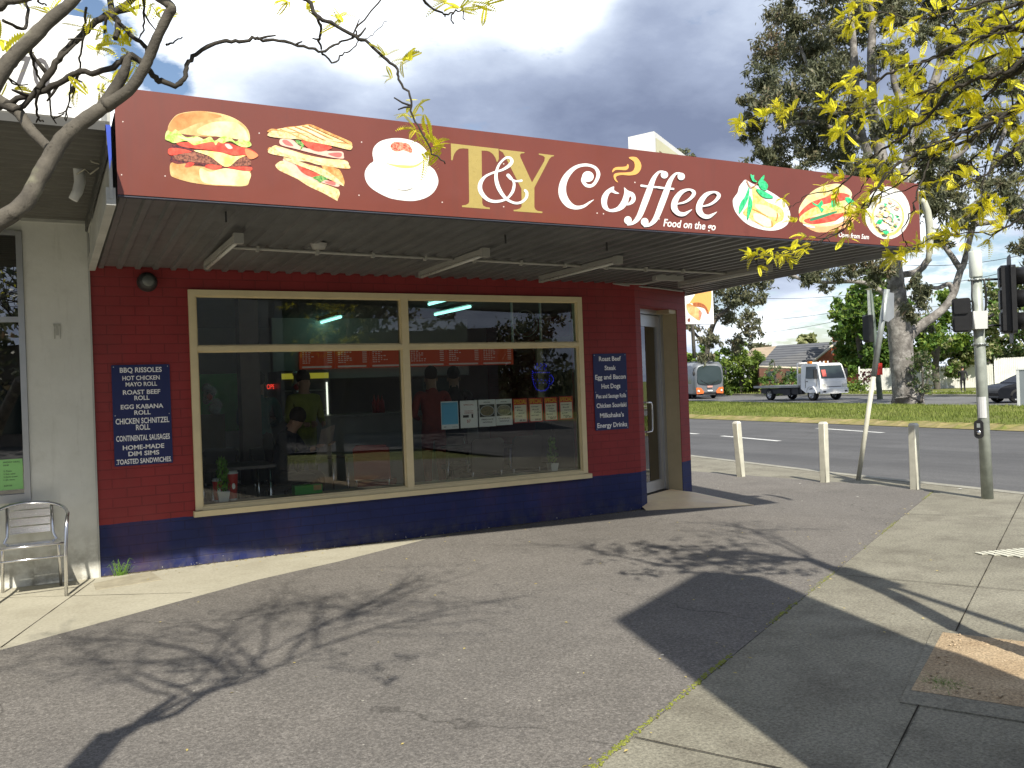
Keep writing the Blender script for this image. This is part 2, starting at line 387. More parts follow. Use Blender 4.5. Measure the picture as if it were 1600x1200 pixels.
# the pavement body: top at 0, its side is the kerb face
pv = MB(); base = [(-60, -36.5), (8.2, -.5), (9.6, .9)]+KERB+[(-60, 150)]
pv.prism(base, -.3, 0); struct('pavement', pv, m_conc)
kb = MB()
for a, b in zip(KERB[:-1], KERB[1:]):
    a = Vector(a+(0,)); b = Vector(b+(0,)); n = Vector((-(b-a).y, (b-a).x, 0)).normalized()
    kb.prism([a-n*.012, b-n*.012, b+n*.16, a+n*.16], -.2, .006)
    kb.prism([a-n*.014-n*.38, b-n*.014-n*.38, b-n*.014, a-n*.014], -.2, -.09)
struct('kerb', kb, m_kerb)
L1 = lambda t: Vector((1.92, 2.97, 0))+U*t
asp = [(-20, -8.6), (10.12, 7.28), (10.14, 7.6), (10.09, 8.35), (9.65, 11.42), (9.5, 13), (9.9, 18), (11.2, 30), (7.6, 30), (7.65, 9.2), (6.4, 8.56), (3.85, 8.56), (2.36, 7.82), (1.55, 7.5), (-.29, 6.43), (-20, -3.9)]
am = MB(); am.prism(asp, -.02, .006); struct('asphalt_footpath', am, m_asph)
pc = MB(); pc.prism([(-20, -3.9), (-.29, 6.43), (1.55, 7.5), (2.36, 7.82), (3.85, 8.56), (3.6, 8.62), (-20, 8.62)], -.02, .004); struct('concrete_path', pc, m_pale)
jn = MB()
def groove(a, b, w=.007, z=.007):
    a = Vector((a[0], a[1], z)); b = Vector((b[0], b[1], z)); d = (b-a); n = Vector((-d.y, d.x, 0)).normalized()*w/2; K = max(2, int(d.length/.12))
    L = []; Q = []
    for i in range(K+1):
        p = a+d*(i/K); w1 = random.uniform(.5, 1.3); L.append(p+n*w1); Q.append(p-n*w1)
    jn.add(L+Q, [(i, i+1, K+2+i, K+1+i) for i in range(K)], False)
groove(L1(-6)+V*1.02, L1(9.2)+V*1.02); groove(L1(-6)+V*2.65, L1(9.2)+V*2.65)
for t in (-3.2, .35, 3.9, 7.2): groove(L1(t)+V*.02, L1(t)+V*2.9, .008)
groove(G(1085, 741), G(1085, 741)+Vector((.01, 5, 0)), .01)
groove((-.29, 6.5), (.35, 8.45), .01, .006); groove((1.0, 7.35), (-.9, 8.5), .006, .006)
struct('pavement_lines', jn, m_joint)
# patch of beige tiles rising to the cafe door
m_tile = M('entrance_tile', (.95, .69, .40), .45, .14, 3.5, spec=.5)
ld = MB(); C1 = (6.36, 8.52); TIP = (7.62, 7.95)
ld.add([(6.34, 8.42, .012), (7.56, 7.88, .012), (7.74, 9.18, .030), (7.43, 9.28, .095), (6.44, 8.80, .095), (7.56, 7.88, -.02), (6.34, 8.42, -.02), (7.74, 9.18, -.02)],
       [(0, 1, 4), (1, 3, 4), (1, 2, 3), (6, 5, 1, 0), (5, 7, 2, 1)], False)
RAMP = ld
# tactile strip, tree pit
tc_ = MB(); m_tact = M('tactile_cream', (.55, .54, .44), .7, .15, 14)
o0 = G(1523, 865); 
for k in range(14):
    a = o0+(G(1600, 858)-o0).normalized()*(k*.062)
    tc_.prism([a, a+Vector((.035, .004, 0)), a+Vector((.035, .004, 0))+(G(1600, 884)-o0)*min(1.6, .16+k*.13), a+(G(1600, 884)-o0)*min(1.6, .16+k*.13)], .003, .011)
    tc_.prism([a+Vector((.035, .004, 0)), a+Vector((.062, .004, 0)), a+Vector((.062, .004, 0))+(G(1600, 884)-o0)*min(1.6, .2+k*.13), a+Vector((.035, .004, 0))+(G(1600, 884)-o0)*min(1.6, .16+k*.13)], .003, .007)
struct('tactile_pavement', tc_, m_tact)
P2 = Vector((3.74, 2.8, 0)); pit = [P2, P2+U*1.02, P2+U*1.02+V*1.5, P2+V*1.5]
bd = MB(); O = -.22
q = [P2+U*O-V*.06, P2+U*1.12-V*.1, P2+U*1.12+V*1.6, P2+U*O+V*1.6]
for i, (a, b, c, d) in enumerate([(q[0], q[1], pit[1], pit[0]), (q[1], q[2], pit[2], pit[1]), (q[3], q[0], pit[0], pit[3])]):
    bd.prism([a, b, c, d] if i != 1 else [a, b, c, d], -.02, .008)
struct('pit_kerb', bd, m_kerb if False else m_conc)
pm = MB(); nx, ny = 40, 58; vs = []
for j in range(ny+1):
    for i in range(nx+1):
        p = P2+U*(-.04+1.10*i/nx)+V*(-.04+1.6*j/ny); e = min(i, nx-i, j, ny-j)
        vs.append((p.x, p.y, .0095+min(e, 6)*.003+random.uniform(-.003, .003)*(e > 1)))
pm.add(vs, [(j*(nx+1)+i, (j+1)*(nx+1)+i, (j+1)*(nx+1)+i+1, j*(nx+1)+i+1) for j in range(ny) for i in range(nx)], True)
struct('pit_ground', pm, m_dirt)
gv = MB()
for k in range(420):
    p = P2+U*random.uniform(-.03, 1.02)+V*random.uniform(0, 1.4); r = random.uniform(.004, .012)
    gv.ball((p.x, p.y, .024), r, 5, 3, (1, .7, .5))
g_ = solo('gravel', gv, M('gravel', (.42, .33, .22), .9, .35, 60), 'loose stones and wood chips on the orange soil of the tree pit', 'gravel', P2, kind='stuff')
gr_ = MB()
for k in range(150):
    a = P2+U*random.gauss(.09, .045)+V*random.gauss(.10, .05); an = random.uniform(0, 6.28); h = random.uniform(.02, .05)
    b = a+Vector((math.cos(an), math.sin(an), 0))*h; gr_.add([a+Vector((0, 0, .015)), a+Vector((.004, 0, .015)), b+Vector((0, 0, .015+h*.7))], [(0, 1, 2)])
m_weed = leaf_mat('weed_green', [(.10, .22, .03), (.2, .36, .06)], 30, .3)
solo('weed_tuft', gr_, m_weed, 'green weed sprouting at the corner of the dirt tree pit', 'weed', P2)
# moss in the seam between asphalt and concrete
ms = MB(); m_moss = leaf_mat('moss', [(.09, .10, .02), (.18, .20, .035), (.28, .28, .07)], 25, 0, .95)
for k in range(5200):
    t = random.uniform(-2.4, 9.2); den = .36+.4*math.sin(t*2.3)+.3*math.sin(t*5.1+1)
    if t > 3: den -= .25
    if random.random() > den: continue
    p = L1(t)+V*random.gauss(.0, .008); r = random.uniform(.003, .009)*(1.15 if t < 3 else .8)
    ms.ball((p.x, p.y, .004), r, 5, 3, (1, 1, .6))
solo('moss', ms, m_moss, 'yellow green moss growing along the asphalt and concrete seam', 'moss', (1.92, 2.97, 0), kind='stuff')
wd = MB(); w0 = onY(187, 897, 8.50); w0.z = 0
for k in range(46):
    an = random.uniform(0, 6.28); sp = random.uniform(.02, .10); h = random.uniform(.03, .16); a = w0+Vector((random.gauss(0, .02), -random.random()*.02, 0))
    b = a+Vector((math.cos(an)*sp, -abs(math.sin(an))*sp*.4, h)); c = a+Vector((math.cos(an)*sp*1.7, -abs(math.sin(an))*sp*.6, h*.8))
    wd.add([a, a+Vector((.004, 0, 0)), b+Vector((.003, 0, 0)), b, c], [(0, 1, 2, 3), (3, 2, 4)])
solo('weed_tuft', wd, m_weed, 'small grass weed growing at the foot of the blue wall', 'weed', w0)
lt = MB(); m_lit = M('litter', (.6, .58, .52), .7, .1)
for (x, y, r) in ((1035, 1024, .016), (1250, 756, .03), (1253, 783, .02), (1340, 776, .025), (1425, 790, .02), (1500, 764, .05), (1408, 810, .02), (423, 1008, .006), (370, 1082, .007), (740, 1012, .006), (645, 1039, .008), (568, 1165, .007), (10, 1118, .006), (1122, 763, .02)):
    p = G(x, y, .006); an = random.uniform(0, 3); lt.add([(p.x+r*math.cos(an+k*2.1), p.y+r*.7*math.sin(an+k*2.1), .0095) for k in range(3)], [(0, 1, 2)])
solo('litter', lt, m_lit, 'pale scraps of litter scattered over the asphalt', 'litter', (0, 0, 0), kind='stuff')
dt = MB()
for k in range(900):
    x = random.uniform(.42, 6.36); y = WY_-abs(random.gauss(0, .012))-.004; r = random.uniform(.004, .016)*(1.3 if math.sin(x*3.1) > .3 else .7)
    dt.ball((x, y, .006), r, 5, 3, (1.6, .8, .35))
solo('dirt', dt, M('gutter_dirt', (.10, .085, .06), .95, .4, 30, spec=.1), 'line of dirt and grit gathered along the foot of the cafe wall', 'dirt', (3, 8.5, 0), kind='stuff')
lf = MB()
for k in range(260):
    if k % 3 == 0: p = L1(random.uniform(-2, 8))+V*random.gauss(-.02, .05)
    elif k % 3 == 1: p = Vector((random.uniform(.6, 6.2), 8.44-abs(random.gauss(0, .12)), 0))
    else: p = Vector((random.uniform(.5, 7), random.uniform(3.2, 8), 0))
    an = random.uniform(0, 6.28); l = random.uniform(.006, .016); d_ = Vector((math.cos(an), math.sin(an), 0))*l; n_ = Vector((-d_.y, d_.x, 0))*.4; z = Vector((0, 0, .010))
    lf.add([p-d_+z, p+n_+z+Vector((0, 0, .003)), p+d_+z, p-n_+z], [(0, 1, 2, 3)])
solo('fallen_leaves', lf, M('dry_leaflet', (.42, .34, .12), .8, .4, 40), 'tiny dry yellow leaflets scattered over the asphalt', 'leaves', (0, 0, 0), kind='stuff')
# cover plate in the pale concrete
cp = MB(); a, b, c, d = G(146, 912, .005), G(235, 893, .005), G(253, 906, .005), G(150, 922, .005)
cp.prism([a, b, c, d], .002, .009)
solo('cover_plate', cp, M('plate', (.33, .30, .22), .8, .2, 8), 'flat brownish cover plate set in the pale concrete under the blue wall', 'cover plate', a)
# road markings
mk = MB()
for (x0, y0, x1, y1) in ((1128, 681, 1218, 689), (1277, 669, 1380, 676), (1015, 672, 1090, 678)):
    a, b = G(x0, y0, -.096), G(x1, y1, -.096); n = Vector((-(b-a).y, (b-a).x, 0)).normalized()*.085; mk.face([a-n, b-n, b+n, a+n])
mk2 = [(15.3, -4), (18.9, -2)]
struct('road_markings', mk, m_white_line)
# median
def mound(name, near, far, m, z0=-.10, h=.16):
    mb = MB(); K = len(near); J = 10; vs = []
    for (a, b) in zip(near, far):
        for j in range(J+1):
            u = j/J; z = z0-.04+(h+.04)*min(1, math.sin(min(u, 1-u)*math.pi*.5)*3.0)
            vs.append((a[0]+(b[0]-a[0])*u, a[1]+(b[1]-a[1])*u, z+random.uniform(-.01, .01)))
    mb.add(vs, [(i*(J+1)+j, i*(J+1)+j+1, (i+1)*(J+1)+j+1, (i+1)*(J+1)+j) for i in range(K-1) for j in range(J)], True)
    return struct(name, mb, m)
near = [(20.3, -60), (20.9, 1), (22.2, 13.8), (23.1, 21.1), (24.2, 31), (27.8, 58), (40, 150)]
far = [(30, -60), (33, 1), (34.9, 13.8), (36.0, 24), (38.6, 37), (44.5, 58), (56, 150)]
def dense(l, n=14):
    o = []
    for a, b in zip(l[:-1], l[1:]):
        for k in range(n): o.append((a[0]+(b[0]-a[0])*k/n, a[1]+(b[1]-a[1])*k/n))
    return o+[l[-1]]
t = NT('median_grass'); n = t.noise(.35, 5, .65)
c = t.ramp(n, [(.3, (.125, .155, .035)), (.5, (.155, .185, .045)), (.68, (.21, .205, .085))])
c = t.mix(t.ramp(t.noise(18, 4, .7), [(.35, .45), (.65, 0.)]), c, (.07, .10, .02)); t.set(c, .95, 0, .1); t.bump(t.noise(25, 3, .7), .8, .05)
mound('median_lawn', dense(near), dense(far), t.m)
t = NT('dry_verge'); c = t.ramp(t.noise(1.6, 5, .7), [(.35, (.14, .16, .04)), (.5, (.22, .19, .08)), (.65, (.28, .23, .12))]); t.set(c, .95, 0, .1)
vg = MB(); nn = dense(near, 60); L = []; Q = []
for p in nn: L.append((p[0]-.02, p[1], -.085)); Q.append((p[0]+random.uniform(.3, 1.2), p[1], .035))
vg.add(L+Q, [(i, i+1, len(nn)+i+1, len(nn)+i) for i in range(len(nn)-1)], False); struct('verge_ground', vg, t.m)
# blades of grass on the median and the far verge: a band that breaks the outline
def grass(name, label, region, n, h, m, w=.02, kind='stuff'):
    V_ = np.zeros((n*3, 3)); u = rng.random(n); v = rng.random(n); P0 = region(u, v)
    an = rng.random(n)*6.28; hh = h*(.5+rng.random(n)); le = hh*.5
    dx, dy = np.cos(an), np.sin(an)
    V_[0::3] = P0; V_[1::3] = P0; V_[1::3, 0] += dy*w*2; V_[1::3, 1] -= dx*w*2
    V_[2::3] = P0; V_[2::3, 0] += dx*le; V_[2::3, 1] += dy*le; V_[2::3, 2] += hh
    me = bpy.data.meshes.new(name); me.vertices.add(n*3); me.vertices.foreach_set('co', V_.ravel()); me.loops.add(n*3); me.loops.foreach_set('vertex_index', np.arange(n*3, dtype=np.int32))
    me.polygons.add(n); me.polygons.foreach_set('loop_start', np.arange(0, n*3, 3, dtype=np.int32)); me.update(); me.validate(); me.materials.append(m)
    o = link(name, me); tag(o, label, 'grass', None, kind); return o
nA = np.array(dense(near)); fA = np.array(dense(far))
def med(u, v):
    # mostly where the camera sees it
    y = 4+u**1.1*85; nx_ = np.interp(y, nA[:, 1], nA[:, 0]); fx = np.interp(y, fA[:, 1], fA[:, 0]); vv = .05+v*.9
    z = -.14+.20*np.minimum(1, np.sin(np.minimum(vv, 1-vv)*math.pi*.5)*3)-.01
    return np.stack([nx_+(fx-nx_)*vv, y, z], 1)
m_grass = leaf_mat('grass_blades', [(.10, .135, .025), (.19, .235, .045), (.32, .32, .11)], .5, .3, .8)
grass('median_grass', 'bright green mown grass on the median strip', med, 110000, .095, m_grass, .013)
# far carriageway, far verge and path
fr = MB(); F1 = [(28, -60), (31, 1), (33.4, 13.8), (34.6, 24), (37.2, 37), (43, 58), (55, 150)]; F2 = [(40, -60), (42.2, 1), (45.4, 20), (49.1, 33.3), (53.5, 50), (60, 72), (85, 150)]
fr.face([(p[0], p[1], -.104) for p in F1]+[(p[0], p[1], -.104) for p in reversed(F2)]); struct('far_road', fr, m_far)
fk = MB()
for a, b in zip(F2[:-1], F2[1:]):
    a = Vector(a+(0,)); b = Vector(b+(0,)); n = Vector(((b-a).y, -(b-a).x, 0)).normalized(); fk.prism([a, b, b+n*.4, a+n*.4][::-1], -.2, .03)
struct('far_kerb', fk, m_pale)
fv = MB(); fv.prism([(p[0]+.3, p[1]) for p in F2]+[(p[0]+70, p[1]) for p in reversed(F2)], -.2, .0)
struct('far_lawn', fv, m_lawn)
fp = MB(); a = [(p[0]+4.2, p[1]) for p in F2]; b = [(p[0]+6.6, p[1]) for p in F2]
fp.prism(a+b[::-1], -.1, .012); struct('far_footpath', fp, m_pale)
def fvg(u, v):
    F = np.array(F2); y = 18+u*75; x = np.interp(y, F[:, 1], F[:, 0]); return np.stack([x+.5+v*3.4, y, np.zeros_like(y)], 1)
grass('far_verge_grass', 'green grass verge beyond the far carriageway', fvg, 9000, .16, m_grass, .04)
# ================================================================ CAFE
WY = 8.53; CH = Vector((.889, .458, 0)).normalized(); CN = Vector((CH.y, -CH.x, 0))    # chamfer direction, outward normal
def brick_paint(name, d):
    t = NT(name); sp = t.n('SeparateXYZ'); t.L.new(t.oc, sp.inputs[0])
    u = t.math('ADD', t.math('MULTIPLY', sp.outputs[0], d[0]), t.math('MULTIPLY', sp.outputs[1], d[1])); z = sp.outputs[2]
    cb = t.n('CombineXYZ'); t.L.new(u, cb.inputs[0]); t.L.new(z, cb.inputs[1])
    b = t.n('TexBrick'); t.L.new(cb.outputs[0], b.inputs['Vector']); b.inputs['Scale'].default_value = 1; b.inputs['Brick Width'].default_value = .24; b.inputs['Row Height'].default_value = .0865
    b.inputs['Mortar Size'].default_value = .006; b.inputs['Mortar Smooth'].default_value = .6; b.inputs['Color1'].default_value = (1, 1, 1, 1); b.inputs['Color2'].default_value = (.82, .82, .82, 1); b.inputs['Mortar'].default_value = (0, 0, 0, 1)
    bf = b.outputs['Fac']                              # 1 in the mortar
    n = t.noise(1.4, 6, .65); red = t.ramp(n, [(.3, (.215, .021, .022)), (.7, (.295, .033, .034))])
    blue = t.ramp(t.noise(2.2, 5, .6), [(.3, (.008, .014, .075)), (.7, (.014, .024, .118))])
    zz = t.math('ADD', z, t.math('MULTIPLY', t.math('SUBTRACT', t.noise(5, 4), .5), .022))
    isr = t.math('GREATER_THAN', zz, .463); c = t.mix(isr, blue, red)
    c = t.mix(1, c, t.mix(.16, (1, 1, 1), b.outputs['Color']), 'MULTIPLY')
    c = t.mix(t.math('MULTIPLY', bf, t.ramp(t.noise(2.3, 3), [(.35, .05), (.65, .30)])), c, (.02, .008, .012)); c = t.mix(t.ramp(t.noise(.9, 6, .7, t.mp((1, 1, .3))), [(.5, 0.), (.75, .28)]), c, (.20, .07, .065)); c = t.mix(t.math('MULTIPLY', t.ramp(z, [(.0, .6), (.22, 0.)]), t.ramp(t.noise(7, 5, .7), [(.4, 0.), (.65, 1.)])), c, (.10, .09, .08))
    # chipped paint near the ground and the odd scratch
    v = t.noise(26, 4, .7); low = t.ramp(z, [(.015, .12), (.10, .03), (.16, 0.)])
    ch = t.math('GREATER_THAN', t.math('ADD', v, low), .76); c = t.mix(ch, c, (.50, .48, .42))
    ch2 = t.math('GREATER_THAN', t.noise(48, 2, .5), .795); c = t.mix(t.math('MULTIPLY', ch2, .6), c, (.45, .35, .33))
    t.set(c, .62, 0, .35)
    h = t.math('ADD', t.math('MULTIPLY', t.math('SUBTRACT', 1., bf), 1.), t.math('MULTIPLY', t.noise(60, 4, .6), .18)); t.bump(h, .35, .007); return t.m
m_br = brick_paint('painted_brick', (1, 0)); m_brc = brick_paint('painted_brick_corner', (CH.x, CH.y)); m_brs = brick_paint('painted_brick_side', (0, 1))
m_cream = M('cream_paint', (.68, .575, .345), .5, .06, 7, .12, spec=.4, dist=.002)
m_cream2 = M('cream_jamb', (.46, .39, .245), .55, .07, 5)
m_alu = M('anodised_aluminium', (.52, .53, .54), .38, .05, 8, metal=.85)
m_chrome = M('polished_steel', (.75, .75, .76), .16, .04, 8, metal=1)
m_glass = glass_mat('shop_window_glass', (.86, .90, .87), .03)
m_dark = M('dark_interior_plaster', (.10, .10, .095), .8, .1, 3)
cafe = thing('cafe_building', 'corner cafe of painted brick, dark red above navy blue, with a long cream framed window', 'building', (3.4, WY, 0))
wm = MB(); T = .24
WL, WR, ZB, ZT = 1.217, 5.581, .46, 2.577
wm.mat(m_br); wm.box(.40, WL, WY, WY+T, -.1, 2.84); wm.box(WR, 6.372, WY, WY+T, -.1, 2.84); wm.box(WL, WR, WY, WY+T, -.1, ZB); wm.box(WL, WR, WY, WY+T, ZT, 2.84)
part('front_wall', wm, cafe)
def cw(mb, s0, s1, d0, d1, z0, z1):
    o = Vector((6.372, WY, 0)); p = lambda a, b: o+CH*a-CN*b
    mb.prism([p(s0, d0), p(s1, d0), p(s1, d1), p(s0, d1)], z0, z1)
CL = 1.555
cm = MB(); cm.mat(m_brc); cw(cm, .002, .15, .003, .2, -.1, 2.84); cw(cm, 1.265, CL, .003, .2, -.1, 2.84); cw(cm, .15, 1.265, .003, .2, 2.50, 2.84)
part('corner_wall', cm, cafe)
sm_ = MB(); sm_.mat(m_brs); E_ = Vector((6.372, WY, 0))+CH*CL
# street side wall with a window one looks out of from inside
X1 = E_.x; sm_.box(X1-.2, X1, E_.y+.002, 9.75, -.1, 2.84); sm_.box(X1-.2, X1, 13.1, 15.0, -.1, 2.84); sm_.box(X1-.2, X1, 9.75, 13.1, -.1, 1.02); sm_.box(X1-.2, X1, 9.75, 13.1, 2.35, 2.84)
part('side_wall', sm_, cafe)
# window frame
wf = MB(); wf.mat(m_cream); Y0, Y1 = WY-.035, WY+.09; fw = .062
MX0, MX1 = 3.325, 3.40
wf.box(WL, WL+fw, Y0, Y1, ZB+.055, ZT); wf.box(WR-fw, WR, Y0, Y1, ZB+.055, ZT); wf.box(WL+fw, WR-fw, Y0, Y1, ZT-.055, ZT)
wf.box(WL-.02, WR+.03, WY-.075, Y1-.002, ZB-.002, ZB+.05); wf.box(WL+fw, WR-fw, Y0+.003, Y1-.004, ZB+.05, ZB+.085)
wf.box(MX0, MX1, Y0+.002, Y1-.002, ZB+.085, ZT-.055); wf.box(WL+fw, MX0, Y0+.004, Y1-.003, 2.0, 2.045); wf.box(MX1, WR-fw, Y0+.004, Y1-.003, 2.0, 2.045)
for (a, b) in ((WL+fw, MX0), (MX1, WR-fw)):      # glazing beads
    for (c, d) in ((ZB+.085, 2.0), (2.045, ZT-.055)):
        wf.box(a, a+.014, Y0+.03, Y0+.05, c, d); wf.box(b-.014, b, Y0+.03, Y0+.05, c, d); wf.box(a+.014, b-.014, Y0+.031, Y0+.049, c, c+.014); wf.box(a+.014, b-.014, Y0+.031, Y0+.049, d-.014, d)
wfo = part('window_frame', wf, cafe)
for (a, b, c, d) in ((WL+fw, MX0, ZB+.085, 2.0), (MX1, WR-fw, ZB+.085, 2.0), (WL+fw, MX0, 2.045, ZT-.055), (MX1, WR-fw, 2.045, ZT-.055)):
    g = MB(); g.mat(m_glass); g.face([(a, Y0+.055, c), (b, Y0+.055, c), (b, Y0+.055, d), (a, Y0+.055, d)]); part('pane', g, wfo)
# entrance
dr = MB(); dr.mat(m_alu)
def cb(mb, s0, s1, d0, d1, z0, z1, m=None):
    if m: mb.mat(m)
    cw(mb, s0, s1, d0, d1, z0, z1)
F0 = .21
fr_ = MB(); cb(fr_, .15, 1.265, .2, .30, 2.44, 2.50, m_alu); cb(fr_, 1.18, 1.262, F0, .30, .10, 2.44); cb(fr_, .15, .50, F0, .28, .10, 2.44); 
part('door_frame', fr_, cafe)
jb = MB(); cb(jb, 1.262, 1.285, .012, .45, .02, 2.498, m_cream2); cb(jb, .15, 1.262, .205, .21, 2.44, 2.499); cb(jb, 1.05, 1.262, .02, .2, 2.45, 2.499); part('door_jamb', jb, cafe)
dl = MB(); cb(dl, .505, .59, .225, .27, .115, 2.43, m_alu); cb(dl, 1.09, 1.175, .225, .27, .115, 2.43); cb(dl, .59, 1.09, .225, .27, .115, .25); cb(dl, .59, 1.09, .225, .27, 2.28, 2.43)
door = part('door', dl, cafe)
dg = MB(); cb(dg, .59, 1.09, .245, .249, .25, 2.28, glass_mat('door_glass', (.55, .52, .38), .12)); part('glass', dg, door)
hd = MB(); hd.mat(m_chrome); o = Vector((6.372, WY, 0))
hp = lambda a, b, z: o+CH*a-CN*b+Vector((0, 0, z))
hd.tube([hp(.565, .225, 1.29), hp(.58, .16, 1.29), hp(.64, .135, 1.285), hp(.655, .13, 1.25), hp(.655, .13, .95), hp(.64, .135, .915), hp(.58, .16, .91), hp(.565, .225, .91)], .012, 8)
part('handle', hd, door)
nt_ = MB(); m_paper = M('paper', (.62, .63, .60), .7, .05, 20)
cb(nt_, .52, .575, .218, .224, 1.45, 1.62, m_paper); cb(nt_, .53, .565, .218, .224, 1.66, 1.80)
o_ = part('door_notice', nt_, door)
# inside surfaces
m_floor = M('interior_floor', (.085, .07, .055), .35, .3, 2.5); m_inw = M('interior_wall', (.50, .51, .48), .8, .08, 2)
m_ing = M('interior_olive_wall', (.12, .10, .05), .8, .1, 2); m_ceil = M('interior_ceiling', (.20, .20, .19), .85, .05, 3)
RAMP.mats = [m_tile]; part('entrance_ramp', RAMP, cafe)
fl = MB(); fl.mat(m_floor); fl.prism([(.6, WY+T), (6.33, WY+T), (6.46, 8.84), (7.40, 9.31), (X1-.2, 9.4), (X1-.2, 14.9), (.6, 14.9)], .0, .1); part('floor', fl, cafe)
ce = MB(); ce.mat(m_ceil); ce.prism([(.45, WY+T+.01), (6.33, WY+T+.01), (6.46, 8.86), (7.40, 9.33), (X1-.2, 9.4), (X1-.2, 14.9), (.45, 14.9)], 2.70, 2.76); part('ceiling', ce, cafe)
bw = MB(); bw.mat(m_inw); bw.box(.4, X1-.2, 14.9, 15.1, -.1, 2.8); part('rear_wall', bw, cafe)
lw = MB(); lw.mat(m_ing); lw.box(.4, .6, WY+T, 14.9, -.1, 2.8); part('party_wall', lw, cafe)
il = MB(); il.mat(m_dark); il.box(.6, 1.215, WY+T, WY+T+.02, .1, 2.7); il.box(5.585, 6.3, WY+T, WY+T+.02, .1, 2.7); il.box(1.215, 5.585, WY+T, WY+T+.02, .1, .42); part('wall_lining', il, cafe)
col_ = MB(); col_.mat(M('interior_column', (.13, .10, .09), .7, .1, 3)); col_.box(2.0, 2.22, 10.2, 10.42, .1, 2.7); part('column', col_, cafe)
bh = MB(); bh.mat(m_inw); bh.box(3.0, 6.2, 12.9, 13.05, 1.78, 2.7); part('bulkhead_wall', bh, cafe)
sg = MB(); sg.mat(glass_mat('side_glass', (.85, .88, .85), .03)); sg.face([(X1-.1, 9.75, 1.02), (X1-.1, 13.1, 1.02), (X1-.1, 13.1, 2.35), (X1-.1, 9.75, 2.35)])
so = MB(); so.mat(m_cream); 
for y in (9.75, 11.4, 13.04): so.box(X1-.16, X1-.04, y, y+.06, 1.02, 2.35)
for z in (1.02, 2.29): so.box(X1-.159, X1-.041, 9.81, 13.04, z, z+.06)
so_ = part('side_window', so, cafe); part('pane', sg, so_)
# canopy: ribbed soffit, roof sheet, edge trims
m_sof = M('soffit_steel', (.135, .135, .133), .45, .22, 1.6, spec=.5)
can = []
FL = Vector((.45, 5.9, 0)); FR = Vector((7.17, 5.2, 0)); FD = (FR-FL).normalized(); FN = Vector((FD.y, -FD.x, 0))
zb = lambda x: 2.857+(2.706-2.857)*(x-.45)/6.72; zt = lambda x: 3.529+(3.297-3.529)*(x-.45)/6.72
BR = Vector((8.02, 9.7, 0)); BR2 = Vector((8.45, 13.5, 0))
sf = MB(); sf.mat(m_sof)
def soffit_z(x, y):
    yf = FL.y+(FR.y-FL.y)*(x-.45)/6.72; u = max(0, min(1, (y-yf)/(8.5-yf))); return zb(min(x, 7.2))+.035+(2.775-zb(min(x, 7.2))-.035)*u
def xr(y): return 7.17+(8.02-7.17)*(y-5.2)/4.5
prof = [(0, 0), (.012, .022), (.05, .022), (.062, 0)]     # rib then pan
xs = []; x = .46
while x < 7.95:
    for (dx, dz) in prof: xs.append((x+dx, dz))
    x += .152
K = 14; vs = []; fs = []
for (x, dz) in xs:
    yf = FL.y+(FR.y-FL.y)*(x-.45)/6.72+.01
    if x > 7.15: yf = 5.2+(x-7.15)*5.3+.02
    ye = 8.62 if x < 6.4 else (8.62+(x-6.4)*.515 if x < 7.74 else 9.9)
    for k in range(K+1):
        y = yf+(ye-yf)*k/K; vs.append((x, y, soffit_z(x, y)-dz))
n = len(xs)
for i in range(n-1):
    for k in range(K): fs.append((i*(K+1)+k, (i+1)*(K+1)+k, (i+1)*(K+1)+k+1, i*(K+1)+k+1))
sf.add(vs, fs, False); awn = part('canopy_soffit', sf, cafe)
tr = MB(); m_trim = M('grey_white_trim', (.42, .42, .385), .6, .2, 3); tr.mat(m_trim)
tr.ext([(.405, 5.915, 2.83), (.405, 8.50, 2.74), (.405, 8.50, 3.42), (.405, 5.915, 3.50)], (.02, 0, 0))
tr.ext([(.385, 5.92, 2.79), (.385, 8.45, 2.72), (.385, 8.45, 2.82), (.385, 5.92, 2.90)], (.055, 0, 0)); tr.ext([(.392, 5.93, 3.2), (.392, 8.45, 3.05), (.392, 8.45, 3.10), (.392, 5.93, 3.25)], (.012, 0, 0))
part('canopy_end_panel', tr, cafe)
rf = MB(); rf.mat(M('roof_steel', (.30, .31, .32), .5, .1, 1))
rf.add([(.45, 5.95, 3.38), (7.15, 5.26, 3.18), (8.0, 9.7, 3.02), (8.4, 13.5, 3.02), (8.4, 15.1, 3.02), (.42, 15.1, 3.1), (.45, 5.95, 3.35), (7.15, 5.26, 3.15), (8.0, 9.7, 2.99), (8.4, 13.5, 2.99), (8.4, 15.1, 2.99), (.42, 15.1, 3.07)], [(0, 1, 2, 3, 4, 5), (11, 10, 9, 8, 7, 6)], False)
rf.ext([(7.175, 5.215, 2.68), (8.02, 9.7, 2.745), (8.4, 13.5, 2.745), (8.4, 13.5, 3.05), (8.02, 9.7, 3.05), (7.175, 5.215, 3.27)], (.02, 0, 0))
part('roof', rf, cafe)
lp = MB(); lp.mat(M('lip_steel', (.045, .05, .07), .5, .1, 4)); 
a0, b0 = FL-FN*.006, FR-FN*.006
lp.add([(a0.x, a0.y, zb(.45)-.012), (b0.x, b0.y, zb(7.17)-.012), (b0.x, b0.y+.05, zb(7.17)-.012), (a0.x, a0.y+.05, zb(.45)-.012), (a0.x, a0.y, zb(.45)+.05), (b0.x, b0.y, zb(7.17)+.05), (b0.x, b0.y+.05, zb(7.17)+.05), (a0.x, a0.y+.05, zb(.45)+.05)], [(0,3,2,1),(4,5,6,7),(0,1,5,4),(1,2,6,5),(2,3,7,6),(3,0,4,7)], False)
part('canopy_lip', lp, cafe)
hk = MB(); hk.mat(M('hook', (.05, .05, .05), .5))
